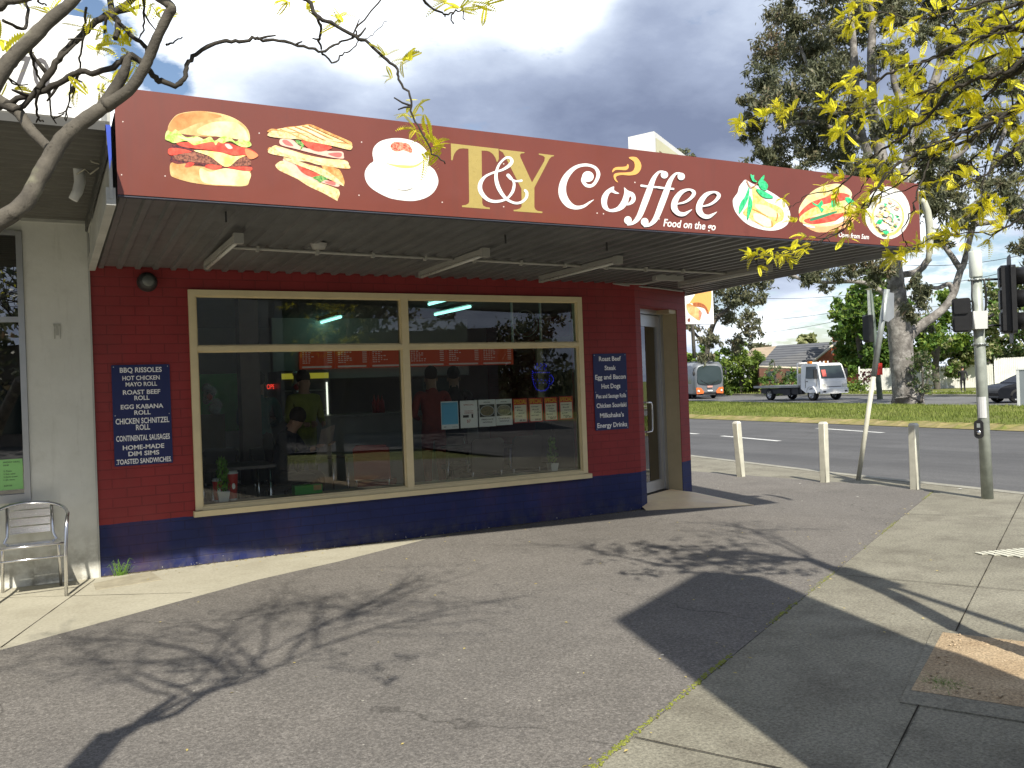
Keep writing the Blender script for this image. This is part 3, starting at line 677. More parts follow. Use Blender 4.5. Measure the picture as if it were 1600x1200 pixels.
for x in (1.15, 3.35, 4.35, 6.1): hk = MB(); hk.mat(M('hook', (.05, .05, .05), .5)); hk.box(x, x+.012, 6.2, 6.212, soffit_z(x, 6.2)-.085, soffit_z(x, 6.2)-.01); part('hook', hk, cafe)
# ================================================================ FASCIA SIGN
sign = thing('fascia_sign', 'long maroon shopfront sign reading TY and Coffee with pictures of food, along the canopy edge', 'sign', FL)
t = NT('maroon_sign'); c = t.ramp(t.noise(.9, 5, .6), [(.3, (.150, .038, .025)), (.7, (.185, .049, .033))])
c = t.mix(t.ramp(t.noise(4, 6, .7), [(.55, 0.), (.8, .22)]), c, (.12, .045, .04))
c = t.mix(t.ramp(t.noise(2.2, 5, .7, t.mp((4, 4, .35))), [(.52, 0.), (.75, .3)]), c, (.10, .045, .035)); t.set(c, .3, 0, .5); t.b.inputs['Coat Weight'].default_value = .3; t.b.inputs['Coat Roughness'].default_value = .06; t.bump(t.noise(.8, 2), .04, .05); m_sign = t.m
sp_ = MB(); sp_.mat(m_sign)
sp_.add([(FL.x, FL.y, zb(.45)), (FR.x, FR.y, zb(7.17)), (FR.x, FR.y, zt(7.17)), (FL.x, FL.y, zt(.45))]+[(Vector((q.x, q.y, 0))-FN*.03)+Vector((0, 0, z)) for q, z in ((FL, zb(.45)), (FR, zb(7.17)), (FR, zt(7.17)), (FL, zt(.45)))],
        [(0, 1, 2, 3), (7, 6, 5, 4), (0, 4, 5, 1), (1, 5, 6, 2), (2, 6, 7, 3), (3, 7, 4, 0)], False)
part('panel', sp_, sign)
def P_(name, *c, **k): return M('print_'+name, c, .3, k.get('v', .1), k.get('s', 30), spec=.5)
pw = P_('white', .80, .80, .78, v=.02); gold = P_('gold', .40, .31, .10, v=.05); orange = P_('orange', .80, .42, .12, v=.04)
def two(name, a, b, sc, pos=(.4, .6)):
    t = NT('print_'+name); c = t.ramp(t.noise(sc, 5, .65), [(pos[0], a), (pos[1], b)]); t.set(c, .3, 0, .5); return t.m
bun = two('bun', (.56, .26, .08), (.78, .60, .28), 5, (.38, .62)); bun_l = two('bun_light', (.76, .60, .27), (.88, .80, .48), 8); let = two('lettuce', (.35, .55, .08), (.66, .80, .30), 40)
tom = two('tomato', (.72, .06, .04), (.85, .13, .08), 20); meat = two('meat', (.09, .035, .03), (.40, .16, .10), 70); ches = two('cheese', (.88, .62, .16), (.93, .80, .38), 12); dkm = two('char', (.035, .02, .03), (.20, .04, .04), 60)
toast = two('toast', (.62, .33, .10), (.86, .74, .42), 45, (.3, .62)); crust = two('crust', (.55, .22, .06), (.78, .46, .17), 30); ham = P_('ham', .86, .52, .42, v=.08); hamd = P_('ham_red', .72, .17, .15); leafg = two('salad', (.03, .22, .05), (.30, .48, .14), 90)
cocoa = two('cocoa', (.45, .06, .03), (.80, .38, .25), 60); mint = two('mint', (.02, .42, .14), (.08, .68, .30), 40); roll = two('spring_roll', (.80, .48, .12), (.90, .72, .30), 30); brn = two('roll_shadow', (.55, .22, .05), (.7, .3, .08), 30)
rice = two('rice', (.55, .62, .50), (.85, .85, .76), 70, (.4, .6))
OFF = FN*.001
def A_(org, sc): mb = MB(); return mb, Art(mb, FL+OFF, FN, org, sc)
# burger
mb, a = A_((250, 165), .1125)
a.poly(bun, [(105,340),(120,270),(170,190),(250,120),(400,85),(560,75),(740,92),(900,125),(1060,190),(1180,280),(1240,380),(1235,500),(1100,470),(860,430),(600,430),(350,400),(200,380),(110,370)])
a.poly(two('bun_dark', (.50, .20, .06), (.66, .34, .12), 6), [(120,300),(170,200),(250,130),(400,95),(560,90),(740,110),(860,150),(700,190),(480,260),(320,330),(200,360),(125,350)])
a.poly(bun_l, [(520,330),(700,240),(880,220),(1060,240),(1180,330),(1225,440),(1220,490),(1000,455),(760,425),(560,400)])
a.poly(bun, [(150,800),(145,950),(200,1000),(420,1065),(700,1105),(1000,1120),(1180,1115),(1235,1070),(1255,920),(1240,860),(900,860),(500,840),(300,790)])
a.poly(bun_l, [(560,870),(700,920),(900,870),(1240,920),(1230,1060),(1150,1100),(900,1105),(640,1080),(560,1000)])
a.poly(dkm, [(140,740),(180,700),(420,760),(640,800),(860,830),(1250,840),(1255,900),(1150,905),(920,870),(780,890),(640,860),(560,820),(380,800),(250,810),(160,780)])
a.poly(tom, [(620,850),(700,810),(850,830),(830,880),(730,890)]); a.poly(tom, [(340,850),(390,790),(480,800),(420,850)]); a.poly(tom, [(940,855),(1250,850),(1260,905),(1100,890)])
a.poly(meat, [(180,700),(240,670),(430,640),(600,680),(750,740),(850,830),(700,810),(520,790),(330,770),(190,740)]); a.poly(meat, [(960,840),(1040,760),(1160,700),(1250,750),(1255,830),(1100,845)])
a.poly(dkm, [(135,570),(160,545),(300,560),(450,610),(430,650),(330,650),(250,620),(150,600)])
a.poly(tom, [(110,640),(140,590),(300,600),(440,640),(300,665),(180,690),(130,680)])
a.poly(tom, [(230,520),(400,505),(640,510),(900,510),(1100,570),(1250,600),(1365,690),(1265,745),(1180,690),(1020,690),(880,660),(700,620),(520,600),(320,570)])
a.poly(P_('tomato_orange', .82, .28, .12), [(1180,600),(1260,620),(1365,690),(1265,745),(1200,690)])
a.poly(ches, [(470,625),(640,625),(860,655),(1020,700),(1190,690),(1090,740),(1010,810),(960,845),(890,845),(820,800),(680,700)])
a.poly(let, [(70,460),(95,350),(170,370),(215,330),(300,400),(380,440),(520,425),(600,470),(700,430),(760,490),(860,430),(960,430),(1050,500),(1120,460),(1200,500),(1240,495),(1270,550),(1200,580),(1100,560),(1000,500),(930,500),(870,525),(810,505),(775,550),(740,505),(640,515),(560,530),(470,550),(400,505),(340,490),(200,520),(120,490)], 3)
a.poly(P_('lettuce_pale', .68, .82, .36), [(240,420),(400,450),(540,440),(600,480),(480,500),(400,490),(300,460)])
a.poly(P_('tomato_glint', .9, .55, .5), [(900,540),(960,535),(1010,590),(950,600)])
part('burger_picture', mb, sign)
# toasted sandwich
mb, a = A_((410, 185), .1125)
a.poly(toast, [(185,640),(290,590),(420,720),(560,800),(700,860),(1050,990),(1045,1130),(1020,1135),(850,1040),(640,940),(480,840),(260,735),(200,690)])
a.poly(bun_l, [(230,660),(330,640),(560,810),(1020,970),(1040,1010),(900,1000),(640,900),(380,780)])
a.poly(ham, [(290,560),(420,620),(700,800),(1040,900),(1040,950),(860,900),(650,850),(420,740),(320,660)])
a.poly(hamd, [(860,880),(980,875),(1020,910),(980,930)]); a.poly(tom, [(470,640),(560,680),(700,740),(830,790),(740,820),(640,800),(540,740)])
a.poly(leafg, [(690,820),(800,790),(860,780),(930,830),(860,860),(800,890),(760,860)], 2)
a.poly(crust, [(830,640),(1020,690),(1090,740),(1140,880),(1110,930),(980,830),(860,720)]); a.poly(toast, [(300,540),(430,570),(640,640),(820,690),(1000,800),(1130,930),(1090,925),(900,830),(700,730),(520,660),(330,580)])
a.poly(crust, [(80,450),(110,400),(280,470),(560,560),(820,620),(1010,680),(1205,700),(1190,640),(1000,600),(640,540),(200,450)])
a.poly(toast, [(85,440),(170,375),(270,400),(640,510),(900,560),(1150,580),(1205,650),(1200,695),(980,675),(760,640),(620,600),(480,590),(350,540),(110,490)])
a.poly(bun_l, [(200,400),(640,520),(900,560),(1140,590),(1170,630),(900,640),(700,570),(450,530),(250,470)])
a.poly(ham, [(240,300),(300,280),(420,300),(560,400),(900,450),(1100,460),(1130,520),(1110,560),(900,530),(640,470),(450,420),(260,370)])
a.poly(hamd, [(275,310),(340,300),(430,380),(330,370)]); a.poly(hamd, [(910,490),(1080,475),(1100,520),(1040,540)])
a.poly(tom, [(540,310),(700,330),(950,390),(930,430),(780,460),(640,410)]); a.poly(leafg, [(460,300),(540,320),(580,380),(520,440),(540,380),(480,350)], 2)
a.poly(crust, [(75,190),(120,145),(240,150),(330,120),(450,110),(560,95),(640,80),(720,100),(900,180),(1200,310),(1245,350),(1240,400),(1225,435),(1100,400),(700,260),(300,190)])
a.poly(toast, [(75,215),(150,170),(300,190),(700,230),(1000,330),(1235,370),(1225,435),(1130,420),(960,380),(700,330),(500,290),(300,280),(100,250)])
a.poly(bun_l, [(200,150),(420,120),(640,100),(820,180),(1100,300),(1120,330),(900,300),(600,210),(350,180)])
for (x, y) in ((250,150),(350,130),(455,115),(555,98),(650,90)): a.stroke(crust, [(x,y,14),(x+150,y+60,12),(x+330,y+150,9),(x+430,y+190,4)] if x < 560 else [(x,y,16),(x+200,y+90,14),(x+430,y+190,12),(x+540,y+245,6)], 4)
part('sandwich_picture', mb, sign)
# cup on its saucer
mb, a = A_((560, 205), .1)
a.poly(pw, [(98,680),(120,590),(180,510),(235,465),(220,350),(250,240),(360,150),(560,108),(760,125),(940,190),(1060,300),(1100,400),(1100,520),(1190,610),(1245,740),(1235,850),(1160,970),(1030,1050),(850,1090),(640,1075),(450,1030),(230,910),(130,800)])
a.poly(P_('froth_edge', .88, .62, .18), [(430,500),(600,560),(760,580),(900,555),(1000,490),(1040,420),(1010,460),(880,530),(700,530),(560,520)])
a.poly(P_('froth', .93, .90, .80), [(300,300),(420,200),(640,160),(850,210),(1000,320),(1000,430),(850,510),(640,520),(450,470),(330,400)])
a.poly(cocoa, [(500,230),(560,170),(680,175),(780,200),(840,290),(820,340),(700,300),(600,320),(530,290)])
a.stroke(P_('cup_shade', .30, .28, .22), [(570,890,3),(650,915,8),(740,922,14),(820,902,12),(850,885,5)])
part('cup_picture', mb, sign)
mb, a = A_((690, 210), .125)
a.poly(gold, [(115,112),(712,180),(715,310),(700,340),(690,345),(672,290),(640,245),(600,215),(560,205),(500,203),(508,860),(520,890),(555,908),(603,915),(603,935),(255,908),(255,888),(300,882),(335,865),(345,840),(335,180),(270,175),(225,178),(190,200),(160,240),(145,285),(138,322),(120,322)], 0)
a.poly(gold, [(722,185),(1040,222),(1030,236),(995,238),(980,258),(985,285),(1130,600),(1285,330),(1290,290),(1270,268),(1215,255),(1215,238),(1408,262),(1400,275),(1375,278),(1345,310),(1330,340),(1160,665),(1160,910),(1175,940),(1200,955),(1262,966),(1258,985),(900,960),(900,943),(945,938),(980,925),(1000,900),(998,680),(800,290),(765,225),(722,200)], 0)
part('initial_letters', mb, sign)
mb, a = A_((690, 210), .125); a.k = 3
a.stroke(pw, [(832,512,46),(865,548,42),(895,572,24),(940,584,24),(998,578,30)])
a.stroke(pw, [(880,562,20),(903,600,30),(905,650,36),(885,720,36),(825,795,28),(750,828,32),(660,838,36),(580,815,42),(515,755,52),(480,680,55),(490,600,50),(545,528,32),(640,480,26),(760,442,30),(845,388,42),(880,335,40),(852,292,32),(800,295,28),(730,360,28),(692,440,34),(680,540,44),(705,650,50),(760,750,44),(830,820,34),(920,858,30),(1000,845,32),(1058,790,34),(1066,730,36),(1045,702,34)])
part('ampersand', mb, sign)
mb, a = A_((860, 230), .175)
a.stroke(pw, [(292,262,20),(290,300,30),(325,342,30),(375,340,28),(412,295,30),(428,235,34),(395,180,26),(315,158,26),(225,180,32),(150,250,50),(110,340,64),(112,430,70),(158,505,60),(225,538,36),(295,528,26),(350,492,16),(388,468,4)])
a.ell(pw, 335, 262, 52, 48)
a.poly(pw, [(565,350),(570,385),(615,412),(580,415),(540,402),(515,440),(505,500),(520,545),(550,552),(600,530),(640,470),(660,400),(658,358),(690,385),(745,410),(762,460),(740,500),(690,520),(680,505),(705,490),(725,460),(715,438),(702,455),(690,500),(650,550),(590,575),(530,577),(475,550),(455,500),(460,440),(500,385)], 3)
a.poly(orange, [(553,225),(560,195),(590,178),(640,175),(675,170),(690,150),(700,165),(695,190),(670,205),(620,203),(580,205)]); a.poly(orange, [(700,95),(730,85),(775,95),(810,150),(805,200),(770,240),(710,252),(640,248),(600,255),(585,270),(590,290),(605,315),(580,300),(565,270),(570,240),(610,228),(680,225),(730,215),(752,180),(745,130)])
for dx, dy in ((0, 0), (150, 15)):
    a.stroke(pw, [(1005+dx,217+dy,16),(965+dx,225+dy,22),(920+dx,285+dy,40),(885+dx,380+dy,54),(840+dx,500+dy,56),(792+dx,618+dy,48),(742+dx,674+dy,30),(690+dx,692+dy,14)])
    a.ell(pw, 1018+dx, 246+dy, 33, 33); a.ell(pw, 692+dx, 652+dy, 34, 36); a.stroke(pw, [(812+dx,343+dy,20),(880+dx,352+dy,18),(948+dx,357+dy,18)])
for dx, dy in ((0, 0), (222, 22)):
    a.stroke(pw, [(1120+dx,508+dy,10),(1200+dx,490+dy,20),(1258+dx,450+dy,28),(1282+dx,405+dy,34),(1240+dx,378+dy,18),(1170+dx,402+dy,38),(1118+dx,470+dy,52),(1106+dx,540+dy,56),(1140+dx,588+dy,42),(1190+dx,598+dy,34),(1235+dx,575+dy,18),(1265+dx,555+dy,4)])
a.k = 3
pa, pb = a.P((1008, 705)), a.P((1472, 742)); xd = (pb-pa).normalized()
text(mb.mat(pw), 'Food on the go', pa, xd, (0, 0, 1), width=(pb-pa).length, cap=.060, bold=.02, shear=.25)
pa = onY(1311, 369.5, 5.3); 
a2 = Art(mb, FL+OFF, FN, (0, 0), 1); a2.k = 3; pa, pb = a2.P((1310, 370)), a2.P((1357.5, 373.8)); xd = (pb-pa).normalized()
text(mb.mat(pw), 'Open from 5am', pa, xd, (0, 0, 1), width=(pb-pa).length, cap=.042, bold=.02, shear=.2)
part('lettering', mb, sign)
mb, a = A_((1140, 265), 1/12)
a.poly(pw, [(60,580),(100,500),(150,430),(180,320),(240,240),(300,190),(420,260),(600,330),(720,390),(900,500),(1060,640),(1130,800),(1130,920),(1060,1050),(900,1130),(700,1140),(480,1090),(300,1000),(150,850),(80,720)])
a.poly(roll, [(420,330),(520,360),(560,450),(700,600),(900,680),(1010,780),(1000,940),(880,1010),(780,1090),(640,1070),(380,920),(250,820),(330,700),(430,600)])
a.poly(P_('roll_light', .92, .82, .45), [(480,650),(700,680),(900,800),(940,880),(740,880),(520,740)]); a.poly(P_('roll_light2', .93, .86, .55), [(460,820),(640,860),(780,960),(780,1060),(640,1060),(470,940)])
a.stroke(brn, [(430,740,14),(560,800,22),(720,890,18)]); a.stroke(brn, [(890,810,16),(900,880,26),(870,960,14)]); a.stroke(brn, [(790,960,18),(800,1050,22)]); a.stroke(brn, [(360,930,6),(500,980,10),(650,1070,8)])
a.poly(mint, [(360,330),(370,420),(340,560),(260,720),(180,820),(185,680),(230,580),(290,500)]); a.poly(mint, [(375,480),(430,620),(410,760),(340,940),(330,800),(350,640)])
a.poly(mint, [(500,360),(640,400),(820,510),(740,540),(620,510),(540,440)]); a.poly(mint, [(560,230),(640,200),(720,290),(690,380),(610,370),(550,300)]); a.poly(mint, [(530,260),(570,180),(650,100),(640,190),(590,250)]); a.poly(mint, [(395,80),(430,110),(460,100),(460,170),(520,230),(440,220),(400,150)], 3)
a.stroke(P_('stem', .5, .25, .14), [(320,200,16),(400,330,20),(520,260,10)])
part('spring_roll_picture', mb, sign)
mb, a = A_((1240, 280), .125)
a.poly(bun_l, [(65,400),(90,320),(170,210),(300,110),(480,60),(600,65),(700,130),(730,190),(720,230),(760,300),(780,420),(700,560),(500,640),(320,665),(200,620),(110,540),(80,480)])
a.poly(P_('bun_orange', .82, .42, .20), [(110,540),(300,590),(560,560),(770,420),(720,560),(540,640),(340,665),(200,625)]); a.poly(tom, [(70,430),(200,300),(380,230),(560,170),(700,200),(640,260),(440,300),(280,350),(120,470)])
a.poly(roll, [(80,470),(260,350),(460,330),(700,330),(760,380),(540,420),(300,430),(110,540)]); a.poly(tom, [(130,510),(320,460),(620,420),(740,400),(660,480),(420,540),(220,560)])
a.poly(P_('cucumber', .05, .26, .12), [(210,495),(380,440),(520,400),(540,415),(400,470),(230,522)]); a.poly(pw, [(490,560),(600,470),(660,460),(600,540)]); a.poly(pw, [(120,560),(260,590),(250,610),(160,590)])
a.poly(mint, [(230,280),(300,320),(350,260),(370,310),(340,350),(380,370),(350,420),(310,350),(250,320)], 2); a.poly(mint, [(640,240),(690,225),(770,290),(740,325),(690,310)], 2); a.poly(let, [(450,300),(640,300),(560,380),(420,370)])
a.poly(mint, [(470,270),(520,265),(530,330),(480,350)], 2)
part('roll_picture', mb, sign)
mb, a = A_((1240, 280), .125)
a.ell(pw, 1172, 420, 287, 330, 0); a.ell(roll, 1180, 475, 205, 238, 0); a.ell(rice, 1180, 460, 180, 215, 0)
for k in range(70):
    an = random.uniform(0, 6.28); q = math.sqrt(random.random()); x, y = 1180+165*q*math.cos(an), 465+200*q*math.sin(an); w = random.uniform(10, 34)
    a.poly(random.choice([mint, let, pw, pw, rice, ham, roll, P_('prawn', .8, .5, .38)]), [(x-w, y), (x, y-w*.6), (x+w, y+4), (x+3, y+w*.7)], 3)
a.ell(pw, 1130, 590, 60, 40); a.stroke(mint, [(1190,420,8),(1240,450,14),(1235,530,10)]); a.poly(mint, [(1120,650),(1190,648),(1170,690),(1130,680)])
part('salad_picture', mb, sign)
for (x, y) in ((192,190),(190,273),(405,208),(508,293),(691,316),(561,305),(258,275),(565,222),(787,323),(787,256),(933,333),(943,334),(992,285),(1030,342)): mb, a = A_((0, 0), 1); a.ell(P_('screw', .65, .55, .5), x, y, 1.1, 1.1, n=8); part('screw', mb, sign)
# ================================================================ WALL SIGNS
m_navy = M('sign_navy', (.016, .024, .105), .4, .08, 6); m_let = M('sign_lettering', (.86, .86, .84), .5, .04, 10)
def wall_sign(label, px, lines, loc):
    (x0, z0, x1, z1) = px
    g = thing('menu_sign', label, 'sign', loc)
    b = MB(); b.mat(m_navy); b.bbox(x0, x1, WY-.012, WY-.004, z0, z1, .008, 2, 'y'); part('board', b, g)
    for (txt, zf, w, cap) in lines:
        l = MB(); l.mat(m_let); text(l, txt, ((x0+x1)/2, WY-.0135, z0+(z1-z0)*zf), (1, 0, 0), (0, 0, 1), width=w*(x1-x0), cap=cap*(z1-z0), bold=.022, align='c'); part('text_line', l, g)
    for x in (x0+.018, x1-.018):
        for z in ((z0+z1)/2, z1-.018, z0+.018): sc = MB(); sc.mat(m_alu); sc.cyl((x, WY-.012, z), (x, WY-.015, z), .005, 8); part('screw', sc, g)
wall_sign('tall navy blue menu board listing BBQ rissoles to toasted sandwiches', (.545, .975, 1.035, 1.885), [
    ('BBQ RISSOLES', .925, .72, .048), ('HOT CHICKEN', .848, .64, .042), ('MAYO ROLL', .787, .54, .040), ('ROAST BEEF', .706, .64, .043), ('ROLL', .648, .26, .043),
    ('EGG KABANA', .562, .73, .043), ('ROLL', .502, .28, .043), ('CHICKEN SCHNITZEL', .415, .92, .054), ('ROLL', .350, .24, .052), ('CONTINENTAL SAUSAGES', .245, .92, .054), ('HOME-MADE', .158, .71, .043), ('DIM SIMS', .095, .53, .043), ('TOASTED SANDWICHES', .018, .93, .048)], (.79, WY, .975))
wall_sign('shorter navy blue menu board beside the corner, listing roast beef to energy drinks', (5.725, 1.0, 6.205, 1.91), [
    ('Roast Beef', .905, .66, .058), ('Steak', .785, .34, .058), ('Egg and Bacon', .665, .92, .060), ('Hot Dogs', .545, .57, .060), ('Pies and Sausage Rolls', .42, .90, .052), ('Chicken Souvlaki', .295, .90, .058), ("Milkshake's", .165, .72, .058), ('Energy Drinks', .035, .90, .060)], (5.96, WY, 1.0))
# ================================================================ CANOPY FITTINGS
m_fit = M('light_housing', (.36, .35, .32), .5, .1, 6); m_tube_off = M('dead_tube', (.62, .61, .56), .3, .05, 6)
def batten(x, zt_, label):
    g = thing('batten_light', label, 'light', (x, 7.4, zt_), 'fluorescent battens under the canopy')
    b = MB(); b.mat(m_fit); b.box(x-.022, x+.022, 6.72, 8.12, zt_-.045, zt_-.005); part('housing', b, g)
    e = MB(); e.mat(m_fit); e.box(x-.035, x+.035, 6.66, 6.72, zt_-.08, zt_-.003); part('end_cap', e, g)
    e = MB(); e.mat(m_fit); e.box(x-.024, x+.024, 8.12, 8.14, zt_-.08, zt_-.004); part('end_cap', e, g)
    t_ = MB(); t_.mat(m_tube_off); t_.cyl((x, 6.72, zt_-.062), (x, 8.12, zt_-.07), .013, 10); part('tube', t_, g)
for x, l in ((1.33, 'fluorescent batten above the left end of the cafe window, nearest the white pillar'), (3.41, 'fluorescent batten over the middle mullion of the window'), (4.82, 'fluorescent batten above the right half of the cafe window'), (6.75, 'fluorescent batten under the canopy in front of the cafe door')):
    batten(x, soffit_z(x, 7.4)-.02, l)
cdm = MB(); cdm.mat(M('conduit', (.42, .41, .37), .5, .1, 5))
def cond(a, b, y): cdm.tube([(a, y, soffit_z(a, y)-.035), ((a+b)/2, y, soffit_z((a+b)/2, y)-.037), (b, y, soffit_z(b, y)-.035)], .013, 6)
cond(1.38, 3.38, 7.28); cond(3.46, 4.78, 7.28); cond(4.87, 6.72, 7.3)
for x in np.arange(1.6, 6.6, .5): cdm.box(x-.012, x+.012, 7.262, 7.305, soffit_z(x, 7.28)-.06, soffit_z(x, 7.28)-.015)
solo('conduit_run', cdm, None, 'grey electrical conduit joining the lights under the canopy', 'conduit', (3.9, 7.28, 2.75))
jbx = MB(); jbx.mat(m_fit); zz = soffit_z(6.55, 7.9); jbx.bbox(6.1, 6.5, 7.75, 7.83, zz-.07, zz-.01, .01, 2); jbx.tube([(6.3, 7.8, zz-.05), (6.1, 8.0, zz-.09), (5.9, 8.3, zz-.05), (6.2, 8.5, zz-.04), (6.9, 8.75, zz-.03), (7.6, 9.1, zz-.02)], .01, 6)
solo('junction_box', jbx, None, 'small junction box with loose cable where canopy meets corner wall', 'junction box', (6.3, 7.8, zz))
smd = MB(); smd.mat(m_fit); zz = soffit_z(2.05, 7.0); smd.lathe([(0, -.045), (.05, -.045), (.062, -.02), (.07, 0)], (2.05, 7.05, zz-.012), 16); smd.lathe([(.07, 0), (.0, 0)], (2.05, 7.05, zz-.012), 16)
solo('ceiling_boss', smd, None, 'round grey fitting on the canopy soffit between two battens', 'ceiling fitting', (2.05, 7.05, zz))
bk = MB(); bk.mat(M('bulkhead_black', (.03, .03, .03), .4)); bz = Vector((.87, WY, 2.64)); bk.lathe([(0.0, -.10), (.05, -.10), (.078, -.07), (.09, 0)], (bz.x, WY, bz.z), 20, 'y')
bk.mat(M('bulkhead_lens', (.12, .13, .12), .2)); bk.lathe([(0, -.125), (.03, -.122), (.05, -.10)], (bz.x, WY, bz.z), 16, 'y')
solo('bulkhead_lamp', bk, None, 'round black bulkhead lamp at the top of the red wall', 'lamp', bz)
# floodlight bracket and pale bent pipe at the right end of the canopy
fb = thing('floodlight', 'small white bracket lamp on the right end of the canopy', 'lamp', (7.25, 5.3, 3.1))
b = MB(); b.mat(m_let); q = D(1447, 305, 8.15); b.box(7.18, 7.34, 5.34, 5.40, 3.16, 3.23); b.box(7.19, 7.25, 5.34, 5.40, 3.23, 3.27); part('bracket', b, fb)
b = MB(); b.mat(M('flood_glass', (.08, .08, .08), .2)); b.box(7.26, 7.35, 5.31, 5.339, 3.165, 3.215); part('lens', b, fb)
pp = MB(); pp.mat(M('pale_pipe', (.45, .46, .38), .45, .1, 8)); pts = [D(1439, 312, 8.3), D(1444, 316, 8.3), D(1449, 330, 8.3), D(1452, 350, 8.3), D(1453, 372, 8.3), D(1452, 396, 8.3), D(1449, 410, 8.3)]
pp.tube(pts, [.025, .03, .035, .036, .034, .03, .022], 8)
solo('bent_pipe', pp, None, 'pale bent pipe hanging behind the right end of the fascia sign', 'pipe', pts[-1])
# roof sign
K_ = onY(1022, 205, 10.0); fd = Vector((.83, .56, 0)).normalized(); sd = Vector((-.56, .83, 0)).normalized()
rs = thing('roof_sign', 'white and cream box sign standing on the cafe roof behind the maroon sign', 'sign', (K_.x, K_.y, 3.0))
b = MB(); b.mat(M('sign_box_white', (.72, .72, .69), .5, .04, 3)); o = Vector((K_.x, K_.y, 0)); dn = Vector((0, 0, 0))
pl = [o, o+fd*2.3, o+fd*2.3+sd*.40, o+sd*.40]
zl = [K_.z, K_.z+.0, K_.z, K_.z-.02]; b.add([(p.x, p.y, 3.0) for p in pl]+[(p.x, p.y, z) for p, z in zip(pl, zl)], [(3,2,1,0),(4,5,6,7),(0,1,5,4),(1,2,6,5),(2,3,7,6),(3,0,4,7)], False); part('box', b, rs)
b = MB(); b.mat(M('sign_box_cream', (.62, .60, .40), .5, .05, 3)); n_ = Vector((fd.y, -fd.x, 0))
b.face([o+n_*.004+fd*.06+Vector((0, 0, z)) for z in (3.1,)]+[o+n_*.004+fd*2.24+Vector((0, 0, 3.1)), o+n_*.004+fd*2.24+Vector((0, 0, K_.z-.08)), o+n_*.004+fd*.06+Vector((0, 0, K_.z-.08))]); part('face', b, rs)
b = MB(); b.mat(M('sign_brown', (.22, .13, .05), .5)); text(b, 'TY &', o+n_*.006+fd*.2+Vector((0, 0, K_.z-.52)), fd, (0, 0, 1), width=1.0, cap=.28, bold=.02); part('lettering', b, rs)
b = MB(); b.mat(m_dark); b.box(o.x-.02, o.x+.1, o.y+.1, o.y+.2, 2.95, 3.05); part('bracket', b, rs)
# projecting pie sign
ps = thing('pie_sign', 'square white hanging sign with a picture of a bitten pie, round the corner', 'sign', (8.5, 9.98, 2.4))
b = MB(); b.mat(m_let); X0, X1_ = 8.30, 8.915; b.bbox(X0, X1_, 9.98, 10.06, 2.385, 2.98, .01, 2, 'y'); part('box', b, ps)
mb = MB(); a = Art(mb, (8.5, 9.978, 2.5), (0, -1, 0), (900, 460), .15)
a.mb.mat(pw); a.mb.face([(X0+.02, 9.9785, 2.40), (X1_-.02, 9.9785, 2.40), (X1_-.02, 9.9785, 2.96), (X0+.02, 9.9785, 2.96)]); a.k = 3
a.poly(orange, [(1170,110),(1240,0),(1260,-60),(1400,-60),(1405,130),(1375,200),(1350,170),(1330,120),(1240,110),(1200,90)]); a.poly(bun, [(1150,110),(1190,100),(1300,170),(1290,270),(1230,240),(1170,190)])
a.poly(two('pie_filling', (.25, .06, .03), (.55, .2, .06), 60), [(1220,90),(1290,85),(1350,120),(1385,190),(1370,205),(1340,150),(1280,130),(1230,125)], 3); a.poly(cocoa, [(1280,170),(1310,190),(1300,240),(1285,260)]); a.poly(meat, [(1165,255),(1190,250),(1185,285),(1165,280)])
part('picture', mb, ps)
b = MB(); b.mat(m_fit); b.box(8.3, 8.32, 10.0, 10.03, 2.98, 3.03); b.box(8.85, 8.87, 10.0, 10.03, 2.98, 3.03); part('bracket', b, ps)
# ================================================================ NEIGHBOURING SHOP
shop = thing('neighbour_shop', 'pale rendered shop next door with steel awning, number 70 on its white parapet', 'building', (-2, WY, 0))
m_rend = NT('pale_render'); c = m_rend.ramp(m_rend.noise(1.1, 6, .65), [(.3, (.60, .605, .545)), (.7, (.70, .70, .64))]); c = m_rend.mix(m_rend.ramp(m_rend.noise(5, 6, .7), [(.55, 0.), (.8, .3)]), c, (.35, .34, .28))
sp = m_rend.n('SeparateXYZ'); m_rend.L.new(m_rend.oc, sp.inputs[0]); c = m_rend.mix(m_rend.math('MULTIPLY', m_rend.ramp(sp.outputs[2], [(.0, .75), (.5, .05)]), m_rend.ramp(m_rend.noise(6, 5, .7), [(.4, 0.), (.6, 1.)])), c, (.22, .20, .15)); c = m_rend.mix(m_rend.ramp(m_rend.noise(3, 6, .75, m_rend.mp((3, 3, .25))), [(.55, 0.), (.72, .35)]), c, (.34, .33, .27)); m_rend.set(c, .75, 0, .2); m_rend.bump(m_rend.noise(30, 5, .6), .25, .006); m_rend = m_rend.m
b = MB(); b.mat(m_rend); b.box(-.115, .385, WY-.012, WY+.3, -.1, 3.19); b.box(-6, -.115, WY+.01, WY+.3, -.1, .73); b.box(-6, -.115, WY+.01, WY+.3, 3.06, 3.19)
part('wall', b, shop)
b = MB(); b.mat(M('parapet_white', (.80, .80, .78), .6, .04, 1.5)); b.box(-9, .575, WY+.02, WY+.3, 3.225, 5.0); part('parapet', b, shop)
b = MB(); b.mat(M('number_grey', (.09, .085, .09), .5)); q0, q1 = onY(22, 132, WY), onY(79, 137, WY); 
text(b, '70', (q0.x, WY+.012, q0.z), (1, 0, 0), (0, 0, 1), width=q1.x-q0.x, cap=.27, bold=.0); part('street_number', b, shop)
b = MB(); b.mat(m_alu); zz = [.73, .80, 2.27, 2.315, 3.05]
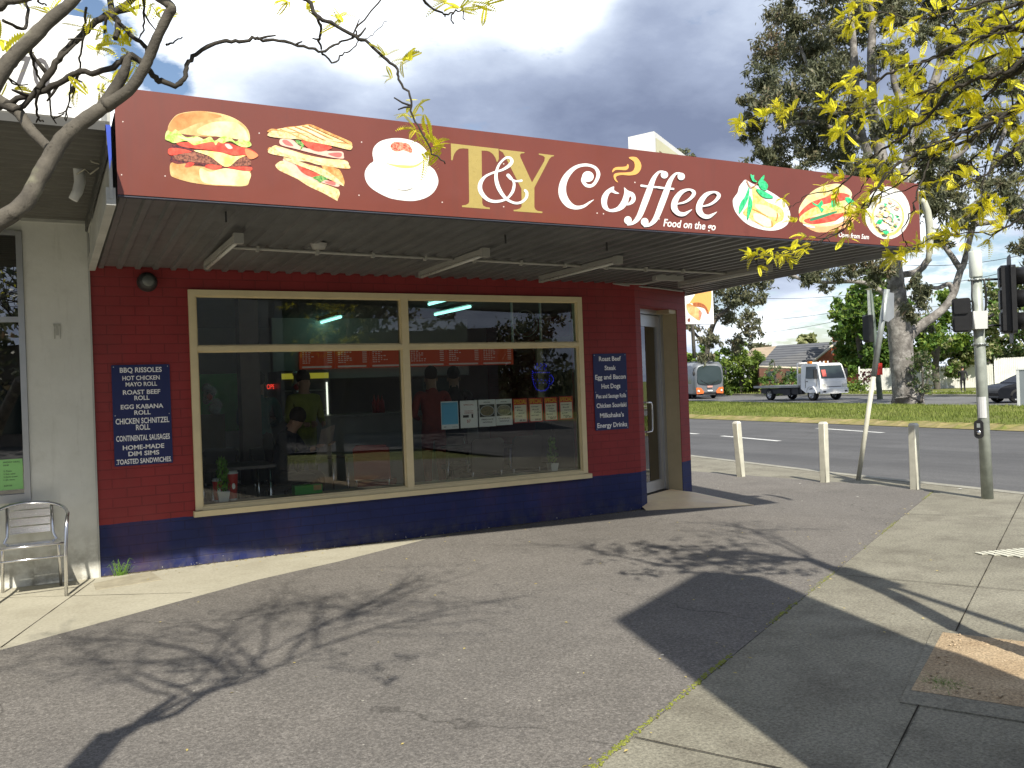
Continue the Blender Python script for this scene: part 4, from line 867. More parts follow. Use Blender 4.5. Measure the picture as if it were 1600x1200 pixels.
b.box(-6, -.118, WY-.03, WY+.06, .73, .80); b.box(-.165, -.118, WY-.03, WY+.06, .80, 3.05); b.box(-6, -.165, WY-.025, WY+.055, 2.27, 2.315); b.box(-1.6, -1.55, WY-.02, WY+.05, .8, 3.05); b.box(-6, -.165, WY-.025, WY+.055, 3.02, 3.055)
wfr = part('window_frame', b, shop)
for (c_, d_) in ((.80, 2.27), (2.315, 3.02)):
    for (a_, e_) in ((-6, -1.6), (-1.55, -.165)):
        b = MB(); b.mat(glass_mat('neighbour_glass', (.30, .34, .33), .16)); b.face([(a_, WY+.01, c_), (e_, WY+.01, c_), (e_, WY+.01, d_), (a_, WY+.01, d_)]); part('pane', b, wfr)
b = MB(); b.mat(m_dark); b.box(-6, .38, WY+.6, WY+.8, 0, 3.2); b.box(-6, -.12, WY+.3, WY+.6, 2.9, 3.2); part('interior', b, shop)
# corrugated awning of the shop
b = MB(); b.mat(M('old_awning', (.10, .097, .083), .6, .22, 2)); y = 5.62; prof_ = []
while y < 8.5: prof_ += [(y, 0), (y+.02, -.016), (y+.05, -.016), (y+.07, 0)]; y += .125
vs = []
for (yy, dz) in prof_: vs += [(-9, yy, 3.17+dz), (.375, yy, 3.17+dz)]
b.add(vs, [(2*i, 2*i+1, 2*i+3, 2*i+2) for i in range(len(prof_)-1)], False); b.box(-9, .38, 5.60, 8.5, 3.195, 3.22); part('awning_soffit', b, shop)
b = MB(); b.mat(M('awning_edge', (.06, .06, .055), .6, .2, 4)); b.box(-9, .37, 5.57, 5.60, 3.155, 3.20); b.box(.375, .395, 5.57, 8.5, 3.07, 3.21); part('awning_edge', b, shop)
b = MB(); b.mat(M('blue_trim', (.03, .07, .42), .5)); b.add([(.372, 5.56, 3.18), (.40, 5.56, 3.18), (.40, 5.56, 2.98), (.385, 5.56, 2.98)], [(0, 1, 2, 3)]); b.ext([(.372, 5.552, 3.185), (.398, 5.552, 3.185), (.398, 5.552, 3.00), (.385, 5.552, 2.92)], (0, .006, 0)); part('blue_corner_trim', b, shop)
b = MB(); b.mat(M('raw_timber', (.28, .15, .06), .7, .3, 9)); b.ext([onY(114, 330, 8.2), onY(128, 331, 8.2), onY(139, 275, 7.0), onY(131, 272, 7.0)], (0, 0, .10)); part('timber_bearer', b, shop)
b = MB(); b.mat(m_trim)
pa_, pb_ = onY(92, 296, 8.1), onY(124, 262, 6.9); b.tube([pa_, pb_], .07, 4); pa_, pb_ = onY(98, 290, 8.3), onY(112, 250, 6.9); part('bearer_box', b, shop)
b = MB(); b.mat(m_trim); b.box(-.12, .384, WY-.03, WY-.012, 3.14, 3.19); b.box(.385, .40, WY-.02, WY+.2, -.1, 3.2); part('edge_strip', b, shop)
b = MB(); b.mat(M('vent_grey', (.40, .40, .35), .7)); q = onY(84, 506, WY-.02); b.box(q.x-.005, q.x+.05, WY-.017, WY-.012, q.z-.02, q.z+.0); 
for (x0, x1, z0, z1) in ((0, .006, -.13, 0), (.045, .051, -.13, 0), (0, .05, -.006, 0), (.015, .035, -.10, -.02)): b.box(q.x+x0, q.x+x1, WY-.018, WY-.0125, q.z+z0, q.z+z1)
part('wall_mark', b, shop)
dp = MB(); dp.mat(M('white_pvc', (.62, .63, .62), .35, .06, 5)); Yp = 6.6
pts = [onY(108, 205, Yp), onY(116, 222, Yp), onY(120, 238, Yp), onY(123, 262, Yp), onY(125, 285, Yp), onY(121, 300, Yp), onY(114, 312, Yp)]
dp.tube(pts, [.036]*5+[.034, .03], 10); solo('drain_pipe', dp, None, 'white bent plastic drain pipe under the neighbouring awning', 'pipe', pts[-1])
cb_ = MB(); cb_.mat(M('cable', (.40, .38, .30), .5)); cb_.tube([onY(131, 218, 6.3), onY(134, 240, 6.3), onY(144, 253, 6.3), onY(158, 257, 6.3), onY(169, 248, 6.3), onY(172, 236, 6.3), onY(166, 224, 6.3), onY(140, 234, 6.3)], .006, 6)
cb_.tube([onY(120, 272, 6.5), onY(133, 264, 6.4), onY(141, 272, 6.4), onY(160, 258, 6.3)], .005, 6)
solo('loose_cable', cb_, None, 'loop of loose pale cable hanging between the two awnings', 'cable', onY(158, 257, 6.3))
# small green notice
nb = thing('window_notice', 'lime green paper notice taped inside the neighbouring window', 'notice', (-.22, WY+.02, .86))
b = MB(); b.mat(M('lime_paper', (.30, .62, .22), .7, .05, 8)); q0, q1 = onY(1, 708, WY), onY(47, 762, WY); b.box(-.42, -.172, WY+.002, WY+.006, .84, 1.10); part('paper', b, nb)
b = MB(); b.mat(M('ink', (.04, .06, .04), .7))
for i, (tx, w) in enumerate((('FRIDAY DEAL', .125), ('DINE', .04), ('', 0), ('2 Pizza', .06), ('2 Side salad', .085), ('2 Garlic bread', .10), ('1.25 litre', .08), ('', 0), ('$29.95', .06))):
    if tx: text(b, tx, (-.315, WY+.0005, 1.07-i*.025), (1, 0, 0), (0, 0, 1), width=w, cap=.012, bold=.01)
part('writing', b, nb)
# ================================================================ ALUMINIUM CHAIR
ch = thing('cafe_chair', 'polished aluminium tub chair with slatted back, standing against the white pillar', 'chair', (-.13, 8.12, 0))
m_al = M('chair_aluminium', (.70, .70, .71), .25, .06, 10, metal=1.)
def chp(lx, ly, z): return Vector((-.13+lx, 8.12+ly, z))        # front of the chair is -Y
b = MB(); b.mat(m_al); R = .014
arc = []
for k in range(17):
    a_ = math.pi*(k/16); arc.append(chp(.275*math.cos(a_), .02+.27*math.sin(a_)**.8, .655+.075*math.sin(a_)))
full = [chp(.245, -.235, .0), chp(.25, -.235, .35), chp(.262, -.225, .55), chp(.272, -.19, .64), chp(.28, -.10, .66)]+arc+[chp(-.28, -.10, .66), chp(-.272, -.19, .64), chp(-.262, -.225, .55), chp(-.25, -.235, .35), chp(-.245, -.235, 0)]
b.tube(full, R, 8); part('arm_and_leg_frame', b, ch)
for sx in (-1, 1):
    b = MB(); b.mat(m_al); b.tube([chp(sx*.215, .25, 0), chp(sx*.205, .235, .38), chp(sx*.17, .265, .46), chp(sx*.165, .285, .72)], .012, 8); part('leg', b, ch)
b = MB(); b.mat(m_al); b.tube([chp(-.21, .22, .40), chp(-.235, -.21, .43), chp(.235, -.21, .43), chp(.21, .22, .40)], .011, 8); b.tube([chp(-.24, -.225, .33), chp(.24, -.225, .33)], .009, 6); part('seat_rail', b, ch)
b = MB(); b.mat(m_al)
for k in range(6):
    y0 = -.22+k*.075; b.box(-.13-.215, -.13+.215, 8.12+y0, 8.12+y0+.062, .438-.006*k, .444-.006*k)
part('seat', b, ch)
b = MB(); b.mat(m_al)
for k in range(4):
    z0 = .475+k*.068; 
    for j in range(8):
        x0, x1 = -.15+.0375*j, -.15+.0375*(j+1); f = lambda x: .275-.25*x*x*2+.03*(z0-.45)
        b.ext([chp(x0, f(x0), z0), chp(x1, f(x1), z0), chp(x1, f(x1), z0+.056), chp(x0, f(x0), z0+.056)], (0, .003, 0))
part('backrest', b, ch)
# ================================================================ INSIDE THE CAFE
def menu_board(x0, x1, label, first):
    g = thing('menu_board', label, 'menu board', ((x0+x1)/2, 12.88, 1.93), 'orange menu boards over the counter')
    b = MB(); b.mat(_MC.get('menu_orange') or emis_soft('menu_orange', (.44, .06, .02), .08)); b.box(x0, x1, 12.86, 12.895, 1.93, 2.20); part('panel', b, g)
    l = MB(); l.mat(_MC.get('menu_text') or emis_soft('menu_text', (.6, .5, .45), .06))
    for r in range(6):
        z = 2.17-r*.031; ln_ = random.uniform(.25, .45)*(x1-x0)
        for c0 in range(int(ln_/.045)): l.box(x0+.04+c0*.045, x0+.04+c0*.045+random.uniform(.018, .038), 12.855, 12.859, z, z+.013)
        l.box(x1-.11, x1-.04, 12.855, 12.859, z, z+.013)
    l.bbox(x0+.03, x1-.05, 12.855, 12.859, 1.945, 1.972, .012, 3, 'y'); part('price_list', l, g)
def emis_soft(name, col, e):
    t = NT(name); t.set(col, .4, 0, .3); t.b.inputs['Emission Color'].default_value = col+(1,); t.b.inputs['Emission Strength'].default_value = e; _MC[name] = t.m; return t.m
bx = [onY(px_, 580, 12.87).x for px_ in (468, 524, 578, 638, 698, 752, 803)]
for i, w_ in enumerate(('leftmost orange menu board over the cafe counter', 'second orange menu board from the left over the counter', 'third orange menu board, just left of the window mullion', 'orange menu board just right of the window mullion', 'orange menu board second from the right end', 'rightmost orange menu board beside the white wall')):
    menu_board(bx[i]+.008, bx[i+1]-.008, w_, i)
m_cool = emis('fluoro_tube', (.35, 1.0, .85), 1.5)
def fluoro(x, y, ln_, label):
    g = thing('ceiling_light', label, 'light', (x, y, 2.69), 'lit tubes on the cafe ceiling')
    b = MB(); b.mat(m_fit); b.box(x-.05, x+.05, y-ln_/2, y+ln_/2, 2.66, 2.698); part('housing', b, g)
    b = MB(); b.mat(m_cool); b.tube([(x, y-ln_/2+.02, 2.635), (x, y+ln_/2-.02, 2.635)], .019, 8); part('tube', b, g)
for (px_, py_, l) in ((514, 500, 'lit ceiling tube seen through the upper left pane'), (706, 485, 'lit ceiling tube seen through the upper right pane'), (700, 467, 'nearest lit ceiling tube, close under the window head'), (880, 520, 'lit ceiling tube toward the kitchen')):
    q = G(px_, py_, 2.64); fluoro(q.x, q.y, 1.2, l)
def blk(name, label, cat, x0, x1, y0, y1, z0, z1, m, extra=None, r=.015, group=None):
    g = thing(name, label, cat, ((x0+x1)/2, (y0+y1)/2, z0), group); b = MB(); b.mat(m); b.bbox(x0, x1, y0, y1, z0, z1, r, 2); part('body', b, g)
    if extra: extra(g)
    return g
m_cnt = M('counter_front', (.30, .30, .29), .5, .15, 2); m_top = M('counter_top', (.25, .25, .24), .3, .1, 4)
def ctop(g): b = MB(); b.mat(m_top); b.bbox(2.4, 5.6, 11.25, 12.0, 1.22, 1.26, .02, 2); part('worktop', b, g)
blk('service_counter', 'long grey service counter across the cafe', 'counter', 2.45, 5.55, 11.3, 11.95, .1, 1.22, m_cnt, ctop)
m_fr = M('fridge_body', (.10, .10, .10), .4); m_yel = emis_soft('fridge_yellow', (.55, .50, .05), .25)
def fext(g):
    c = LOC[g.name]; b = MB(); b.mat(m_yel); b.box(c.x-.34, c.x+.34, c.y-.42, c.y-.405, 1.78, 1.86); part('header', b, g)
    b = MB(); b.mat(emis('fridge_strip', (.95, 1, .85), .9)); b.box(c.x+.30, c.x+.32, c.y-.42, c.y-.405, .9, 1.72); part('light_strip', b, g)
    b = MB(); b.mat(M('fridge_shelf', (.4, .4, .38), .4))
    for z in (.7, 1.0, 1.3, 1.6): b.box(c.x-.3, c.x+.28, c.y-.418, c.y-.407, z, z+.02)
    part('shelf', b, g)
q = G(480, 640, 1.5); q = onY(478, 620, 12.4); blk('drinks_fridge', 'tall dark drinks fridge with a yellow header left of the counter', 'fridge', q.x-.36, q.x+.36, 12.4, 13.2, .1, 1.9, m_fr, fext)
q0 = onY(308, 590, 11.5); gp = MB(); gp.mat(M('green_panel', (.04, .42, .07))); gp.box(.62, q0.x+.58, 11.5, 11.53, 1.12, 1.86)
solo('green_poster', gp, None, 'bright green poster panel at the far left inside the cafe', 'poster', (q0.x, 11.5, 1.1))
# foil wrapped parcel on a shelf
fo = MB(); fo.mat(M('silver_foil', (.7, .72, .72), .18, .3, 30, .8, metal=1, dist=.02)); q = onY(334, 640, 11.2)
for k in range(9): fo.ball((q.x+random.uniform(-.09, .10), 11.2, q.z-.02+k*.035), .07*random.uniform(.7, 1.2), 7, 5, (1, .8, 1.1))
fo.mat(P_('foil_bow', .75, .08, .06)); fo.ball((q.x-.06, 11.1, q.z+.16), .04, 7, 5)
solo('foil_parcel', fo, None, 'crumpled silver foil hamper with a red bow on the left shelf', 'parcel', q)
sb_ = MB(); sb_.mat(m_ing); sb_.box(.62, 1.95, 11.0, 11.45, .1, q.z-.06); solo('side_cabinet', sb_, None, 'low dark olive cabinet under the foil parcel', 'cabinet', (1.3, 11.2, .1))
ft = MB(); q2 = onY(451, 610, 12.6); ft.mat(M('silver_foil', (.7,)*3)); 
for k in range(6): ft.ball((q2.x+random.uniform(-.04, .04), 12.2, 1.55+k*.06), .05, 7, 5)
ft.mat(P_('foil_bow', .7, .1, .1)); ft.ball((q2.x, 12.14, 1.66), .045, 7, 5)
solo('gift_hamper', ft, None, 'small cellophane hamper with a pink bow beside the fridge', 'parcel', (q2.x, 12.2, 1.5))
# neon sign OPEN-like red LED and blue LED cup
rl = MB(); rl.mat(emis('red_led', (1, .05, .03), .9)); qa = onY(417, 608, 12.8); text(rl, 'OPEN', (qa.x, 12.8, qa.z), (1, 0, 0), (0, 0, 1), width=.16, cap=.07); solo('led_sign', rl, None, 'small red lit sign glowing at the back of the cafe', 'lit sign', (qa.x, 12.8, qa.z))
bl = MB(); bl.mat(emis('blue_led', (.02, .03, 1), .6))
mbA = Art(bl, (6, 8.75, 1.6), (0, -1, 0), (0, 0), 1)
def dots(pts, w=.8):
    for p in pts: bl.ball(mbA.P(p, 0), .0045, 5, 3)
cup = [(832,580),(832,590),(834,600),(838,608),(845,611),(852,610),(857,605),(859,596),(859,583)]
for (a_, b_) in zip(cup[:-1], cup[1:]):
    for k in range(3): dots([(a_[0]+(b_[0]-a_[0])*k/3, a_[1]+(b_[1]-a_[1])*k/3)])
for x in range(834, 859, 3): dots([(x, 582)]); dots([(x, 596+math.sin(x)*3)])
for k in range(8): dots([(861+4*math.sin(k*.45), 586+k*2)])
for x in (838, 845, 852):
    for k in range(5): dots([(x+2*math.sin(k*1.6+x), 577-k*2.2)])
solo('neon_cup_sign', bl, None, 'blue LED sign shaped as a steaming coffee cup', 'lit sign', (5.6, 8.75, 1.6))
# posters on the inside of the glass
YG = WY+.035
def poster(label, q, bodyf, group=None):
    (x0, y0, x1, y1, y0b, y1b) = q
    a_, b_, c_, d_ = onY(x0, y1, YG), onY(x1, y1b, YG), onY(x1, y0b, YG), onY(x0, y0, YG)
    cx = (a_.x+b_.x)/2; xa, xb = a_.x, b_.x; z0, z1 = (a_.z+b_.z)/2, (c_.z+d_.z)/2
    g = thing('window_poster', label, 'poster', (cx, YG, z0), group); bodyf(g, xa, xb, z0, z1); return g
def sheet(g, m, x0, x1, z0, z1, name='paper', d=0.): b = MB(); b.mat(m); b.box(x0, x1, YG-d-.0004, YG-d, z0, z1); return part(name, b, g)
m_pap = M('poster_paper', (.86, .87, .83), .7, .04, 12); m_ink = M('poster_ink', (.05, .045, .04), .7)
def scribble(g, x0, x1, z0, z1, rows, m=None, name='writing'):
    b = MB(); b.mat(m or m_ink); W_ = x1-x0; H_ = z1-z0
    for (u, v, w, h, tx) in rows: text(b, tx, (x0+u*W_, YG-.0024, z0+v*H_), (1, 0, 0), (0, 0, 1), width=w*W_, cap=h*H_, bold=.012)
    return part(name, b, g)
def p_blue(g, x0, x1, z0, z1):
    sheet(g, m_pap, x0, x1, z0, z1); sheet(g, M('poster_blue', (.16, .50, .70), .6, .05, 4), x0+.006, x1-.006, z0+(z1-z0)*.17, z1-.012, 'blue_panel', .001)
    scribble(g, x0, x1, z0, z1, [(.12, .06, .15, .05, 'AO'), (.62, .06, .3, .035, 'menu'), (.1, .9, .35, .02, 'eftpos'), (.6, .9, .3, .015, 'available')], M('poster_grey', (.2, .22, .24), .6))
def p_txt(g, x0, x1, z0, z1):
    sheet(g, m_pap, x0, x1, z0, z1); scribble(g, x0, x1, z0, z1, [(.2, .82, .6, .05, 'SPECIAL'), (.22, .52, .55, .05, 'COFFEE ROLL'), (.25, .6, .5, .04, 'EGG BACON')], M('poster_red', (.5, .16, .12), .6))
    b = MB(); b.mat(m_ink); W_ = x1-x0; H_ = z1-z0; b.box(x0+.15*W_, x0+.48*W_, YG-.0016, YG-.0012, z0+.38*H_, z0+.47*H_); b.box(x0+.64*W_, x0+.74*W_, YG-.0016, YG-.0012, z0+.36*H_, z0+.50*H_); part('printed_photo', b, g)
    scribble(g, x0, x1, z0, z1, [(.36, .2, .22, .1, '$7')], M('poster_red', (.5,)*3), 'price')
def p_food(cols, line):
    def f(g, x0, x1, z0, z1):
        sheet(g, m_pap, x0, x1, z0, z1); b = MB(); W_ = x1-x0; H_ = z1-z0; cx, cz = x0+.5*W_, z0+.58*H_
        b.mat(M('poster_photo_dark', (.05, .055, .04), .5, .5, 60)); b.box(x0+.05*W_, x1-.05*W_, YG-.0014, YG-.001, z0+.36*H_, z0+.82*H_)
        def disc(rx, rz, m, l): b.mat(m); b.face([(cx+rx*math.cos(k*.3142), YG-.0014-.0003*l, cz+rz*math.sin(k*.3142)) for k in range(20)])
        disc(.44*W_, .21*H_, M('bowl', (.42, .44, .40), .4), 1); disc(.39*W_, .18*H_, two('soup'+line, cols[0], cols[1], 90, (.35, .6)), 2); part('printed_photo', b, g)
        scribble(g, x0, x1, z0, z1, [(.3, .88, .4, .04, 'SPECIAL'), (.15, .24, .7, .05, line), (.22, .14, .56, .05, 'NOODLE')])
    return f
def p_spec(lines):
    def f(g, x0, x1, z0, z1):
        W_, H_ = x1-x0, z1-z0; sheet(g, M('special_red', (.62, .07, .04), .6, .05, 9), x0, x1, z0, z1); sheet(g, M('special_cream', (.86, .83, .68), .7, .04, 9), x0+.08*W_, x1-.08*W_, z0+.04*H_, z0+.74*H_, 'card', .001)
        scribble(g, x0, x1, z0, z1, [(.07, .79, .86, .17, 'SPECIAL')], M('special_yellow', (.95, .70, .05), .6), 'heading')
        scribble(g, x0, x1, z0, z1, [(.16+.1*(i % 3), .62-i*.12, .3+.06*len(tx)/2, .05, tx) for i, tx in enumerate(lines[:-1])]+[(.42, .07, .4, .07, lines[-1])])
    return f
gq = 'SPECIAL price cards in the window'
poster('pale blue poster, leftmost of the row taped to the window', (690, 627, 717, 671, 627, 670), p_blue)
poster('white text poster with red price, between blue poster and food posters', (720, 626, 747, 669, 625.5, 668), p_txt)
poster('white poster with a photo of a soup bowl, left of the two food posters', (749, 624.5, 775, 667, 624, 666), p_food(((.08, .10, .04), (.30, .22, .10)), 'FRIED RICE'))
poster('white poster with a salad bowl photo, beside the first SPECIAL card', (775.5, 624, 801, 665, 623, 663.5), p_food(((.10, .11, .08), (.36, .32, .22)), 'CHICKEN'))
for (q, ln_, l) in (((802.5, 623.5, 825, 661.5, 622, 660), ['Hot', 'Pie', 'and', 'Chips', '$8.50'], 'first SPECIAL card, next to the salad bowl poster'), ((827, 622.5, 849, 660, 621, 658.5), ['Chicken', 'Roll', 'Coffee', 'and cake', '$9.00'], 'second SPECIAL card of four from the left'),
                    ((851, 621, 872, 658, 620, 656.5), ['Burger Pie', 'Chips', 'Steak', 'Bacon', 'fresh to go', '$8.50'], 'third SPECIAL card of four from the left'), ((874.5, 620, 896, 656, 618, 654), ['Souvlaki', 'Roll', 'Hot Dog', 'and', 'drink', '$7.50'], 'SPECIAL card nearest the right window frame')):
    poster(l, q, p_spec(ln_), gq)
# things on the sill
def topiary(loc, label, s_=1.):
    g = thing('potted_topiary', label, 'plant', loc); x, y, z = loc; b = MB(); b.mat(M('pot_white', (.62, .64, .62), .35)); 
    b.add([(x-.042*s_, y-.042*s_, z), (x+.042*s_, y-.042*s_, z), (x+.042*s_, y+.042*s_, z), (x-.042*s_, y+.042*s_, z), (x-.058*s_, y-.058*s_, z+.10*s_), (x+.058*s_, y-.058*s_, z+.10*s_), (x+.058*s_, y+.058*s_, z+.10*s_), (x-.058*s_, y+.058*s_, z+.10*s_)], [(0,3,2,1),(4,5,6,7),(0,1,5,4),(1,2,6,5),(2,3,7,6),(3,0,4,7)]); part('pot', b, g)
    b = MB(); b.mat(leaf_mat('topiary_leaf', [(.03, .12, .01), (.16, .38, .03), (.34, .55, .08)], 20, .3))
    for (cz, r) in ((.17, .07), (.27, .055), (.36, .047)):
        for k in range(90):
            a_ = random.uniform(0, 6.28); e_ = math.asin(random.uniform(-1, 1)); d_ = Vector((math.cos(a_)*math.cos(e_), math.sin(a_)*math.cos(e_), math.sin(e_)*1.1)); c = Vector((x, y, z+cz*s_))+d_*r*s_*random.uniform(.7, 1.1)
            t1 = d_.orthogonal().normalized()*.014; t2 = Vector((0, 0, .022)); b.add([c-t1, c+t1*.2-t2*.5, c+t1, c+t2+d_*.008], [(0, 1, 2, 3)])
    b.mat(M('stem_brown', (.08, .05, .02))); b.tube([(x, y, z+.08*s_), (x, y, z+.4*s_)], .006, 6); part('foliage', b, g)
q = onY(349, 789, WY+.16); topiary((q.x, WY+.16, .555), 'small white potted topiary at the left end of the window sill')
q = onY(864, 737, WY+.16); topiary((q.x, WY+.16, .555), 'small white potted topiary at the right end of the window sill', .92)
sl = MB(); sl.mat(m_cream2); sl.box(WL, WR, WY+.092, WY+.32, .45, .55); part('inner_sill', sl, cafe)
def papercup(px_, label, h=.23):
    q = onY(px_, 760, WY+.2); x, y, z = q.x, WY+.2, .552+.0
    g = thing('paper_cup', label, 'cup', (x, y, z), 'red takeaway coffee cups'); b = MB(); b.mat(M('cup_red', (.50, .035, .03), .4)); b.lathe([(0, 0), (.038, 0), (.052, h)], (x, y, z), 18); b.mat(m_pap); b.face([(x+.016*math.cos(k*.524), y-.0535, z+h*.55+.03*math.sin(k*.524)) for k in range(12)]); part('cup', b, g)
    b = MB(); b.mat(M('cup_lid', (.62, .62, .60), .4)); b.lathe([(.055, h), (.056, h+.012), (.048, h+.016), (.046, h+.028), (0, h+.028)], (x, y, z), 18); b.lathe([(.0385, .001), (.0395, .02)], (x, y, z), 18); part('lid', b, g)
papercup(340.5, 'smaller red paper coffee cup behind the topiary', .20); papercup(363.5, 'taller red paper coffee cup with white lid on the sill', .26)
gb_ = thing('green_box', 'bright green cardboard box lying on the window sill', 'box', (onY(480, 766, WY+.2).x, WY+.2, .552)); x = gb_.location.x
b = MB(); b.mat(M('box_green', (.05, .36, .05), .5)); b.box(x-.14, x+.14, WY+.14, WY+.26, .552, .64); part('carton', b, gb_)
b = MB(); b.mat(M('box_tan', (.42, .26, .10), .6)); b.box(x+.05, x+.13, WY+.137, WY+.14, .585, .636); part('printed_panel', b, gb_)
# tables, chairs
m_tab = M('table_top', (.10, .09, .085), .35, .15, 3); m_blk = M('black_vinyl', (.022, .021, .021), .45, .2, 5); m_red_ = M('red_vinyl', (.28, .03, .025), .45, .1, 5)
def table(x, y, label, w=.7):
    g = thing('cafe_table', label, 'table', (x, y, .1), 'tables inside the cafe'); b = MB(); b.mat(m_tab); b.bbox(x-w/2, x+w/2, y-w/2, y+w/2, .82, .85, .03, 3); part('tabletop', b, g)
    for sx in (-1, 1):
        for sy in (-1, 1): b = MB(); b.mat(m_chrome); b.cyl((x+sx*(w/2-.05), y+sy*(w/2-.05), .1), (x+sx*(w/2-.07), y+sy*(w/2-.07), .82), .014, 8); part('leg', b, g)
def ichair(x, y, rz, label, m):
    g = thing('dining_chair', label, 'chair', (x, y, .1), 'chairs inside the cafe', rz=rz)
    b = MB(); b.mat(m); b.bbox(-.2, .2, -.2, .2, .42, .47, .05, 3); part('seat', b, g, local=True)
    b = MB(); b.mat(m); b.bbox(-.2, .2, .47, .86, -.215, -.18, .05, 3) if False else b.ext([(-.2, .18, .50), (.2, .18, .50), (.2, .22, .84), (.16, .225, .88), (-.16, .225, .88), (-.2, .22, .84)], (0, .03, 0)); part('backrest', b, g, local=True)
    for sx in (-1, 1):
        b = MB(); b.mat(m_chrome); b.tube([(sx*.19, -.2, 0), (sx*.18, -.17, .43)], .011, 6); part('leg', b, g, local=True)
        b = MB(); b.mat(m_chrome); b.tube([(sx*.19, .24, 0), (sx*.18, .19, .43), (sx*.17, .22, .8)], .011, 6); part('leg', b, g, local=True)
table(1.75, 9.35, 'dark square table close to the left window pane'); table(2.75, 9.9, 'dark table beside the seated reader'); table(4.7, 9.6, 'dark table behind the right window pane')
ichair(1.75, 10.0, 0, 'dark chair behind the left table', m_blk); ichair(1.15, 10.45, .4, 'dark chair near the left party wall', m_blk); ichair(3.25, 9.25, 2.6, 'red vinyl chair near the window mullion', m_red_)
ichair(4.45, 9.05, 3.1, 'black chair turned to the right window pane', m_blk); ichair(4.95, 9.05, 3.2, 'black chair beside the right topiary', m_blk); ichair(4.75, 10.25, 0, 'black chair on the far side of the right table', m_blk); ichair(5.5, 9.7, -1.4, 'black chair near the side window', m_blk)
# red sauce bottles on the counter, coffee machine, tv
for i, px_ in enumerate((584, 590, 596)):
    q = onY(px_, 600, 11.5); b = MB(); b.mat(M('sauce_red', (.40, .03, .03), .35)); b.lathe([(0, 0), (.035, 0), (.035, .15), (.012, .2), (.006, .25), (0, .25)], (q.x, 11.5, 1.26), 12)
    solo('sauce_bottle', b, None, ('leftmost', 'middle', 'rightmost')[i]+' of the three red sauce bottles on the counter', 'bottle', (q.x, 11.5, 1.26), 'red sauce bottles on the counter')
def cm_(g): c = LOC[g.name]; b = MB(); b.mat(m_chrome); b.box(c.x-.2, c.x+.2, c.y-.24, c.y-.21, 1.33, 1.5); part('front_panel', b, g)
blk('coffee_machine', 'steel coffee machine on the right part of the counter', 'coffee machine', 4.75, 5.25, 11.4, 11.85, 1.262, 1.72, m_fr, cm_)
def tvx(g): c = LOC[g.name]; b = MB(); b.mat(M('screen_black', (.008, .008, .01), .08)); b.box(c.x-.5, c.x+.5, c.y-.035, c.y-.03, 1.42, 1.78); part('screen', b, g)
q = onY(872, 590, 10.6); blk('television', 'dark television standing behind the blue cup sign', 'television', 6.35, 7.4, 10.6, 10.66, 1.38, 1.82, m_blk, tvx)
blk('tv_cabinet', 'dark cabinet under the television', 'cabinet', 6.3, 7.45, 10.5, 10.95, .1, 1.38, m_blk)

# exhaust fan in the upper right pane
q = onY(818, 503, WY+.14); g = thing('exhaust_fan', 'round black exhaust fan behind the upper right window pane', 'fan', (q.x, WY+.14, q.z))
b = MB(); b.mat(M('fan_white', (.6, .6, .57), .5)); b.box(q.x-.16, q.x-.145, WY+.12, WY+.15, 2.05, 2.52); b.box(q.x+.215, q.x+.23, WY+.12, WY+.15, 2.05, 2.52); part('mounting_rail', b, g)
b = MB(); b.mat(M('fan_black', (.015, .015, .015), .4)); b.lathe([(0, 0), (.12, 0), (.125, .03), (0, .03)], (q.x, WY+.12, q.z), 28, 'y'); part('fan_disc', b, g)
b = MB(); b.mat(M('fan_ring', (.25, .25, .24), .4)); b.tube([Vector((q.x+.02+.15*math.cos(k*.2618), WY+.12, q.z-.02+.15*math.sin(k*.2618))) for k in range(25)], .006, 6); part('guard_ring', b, g)
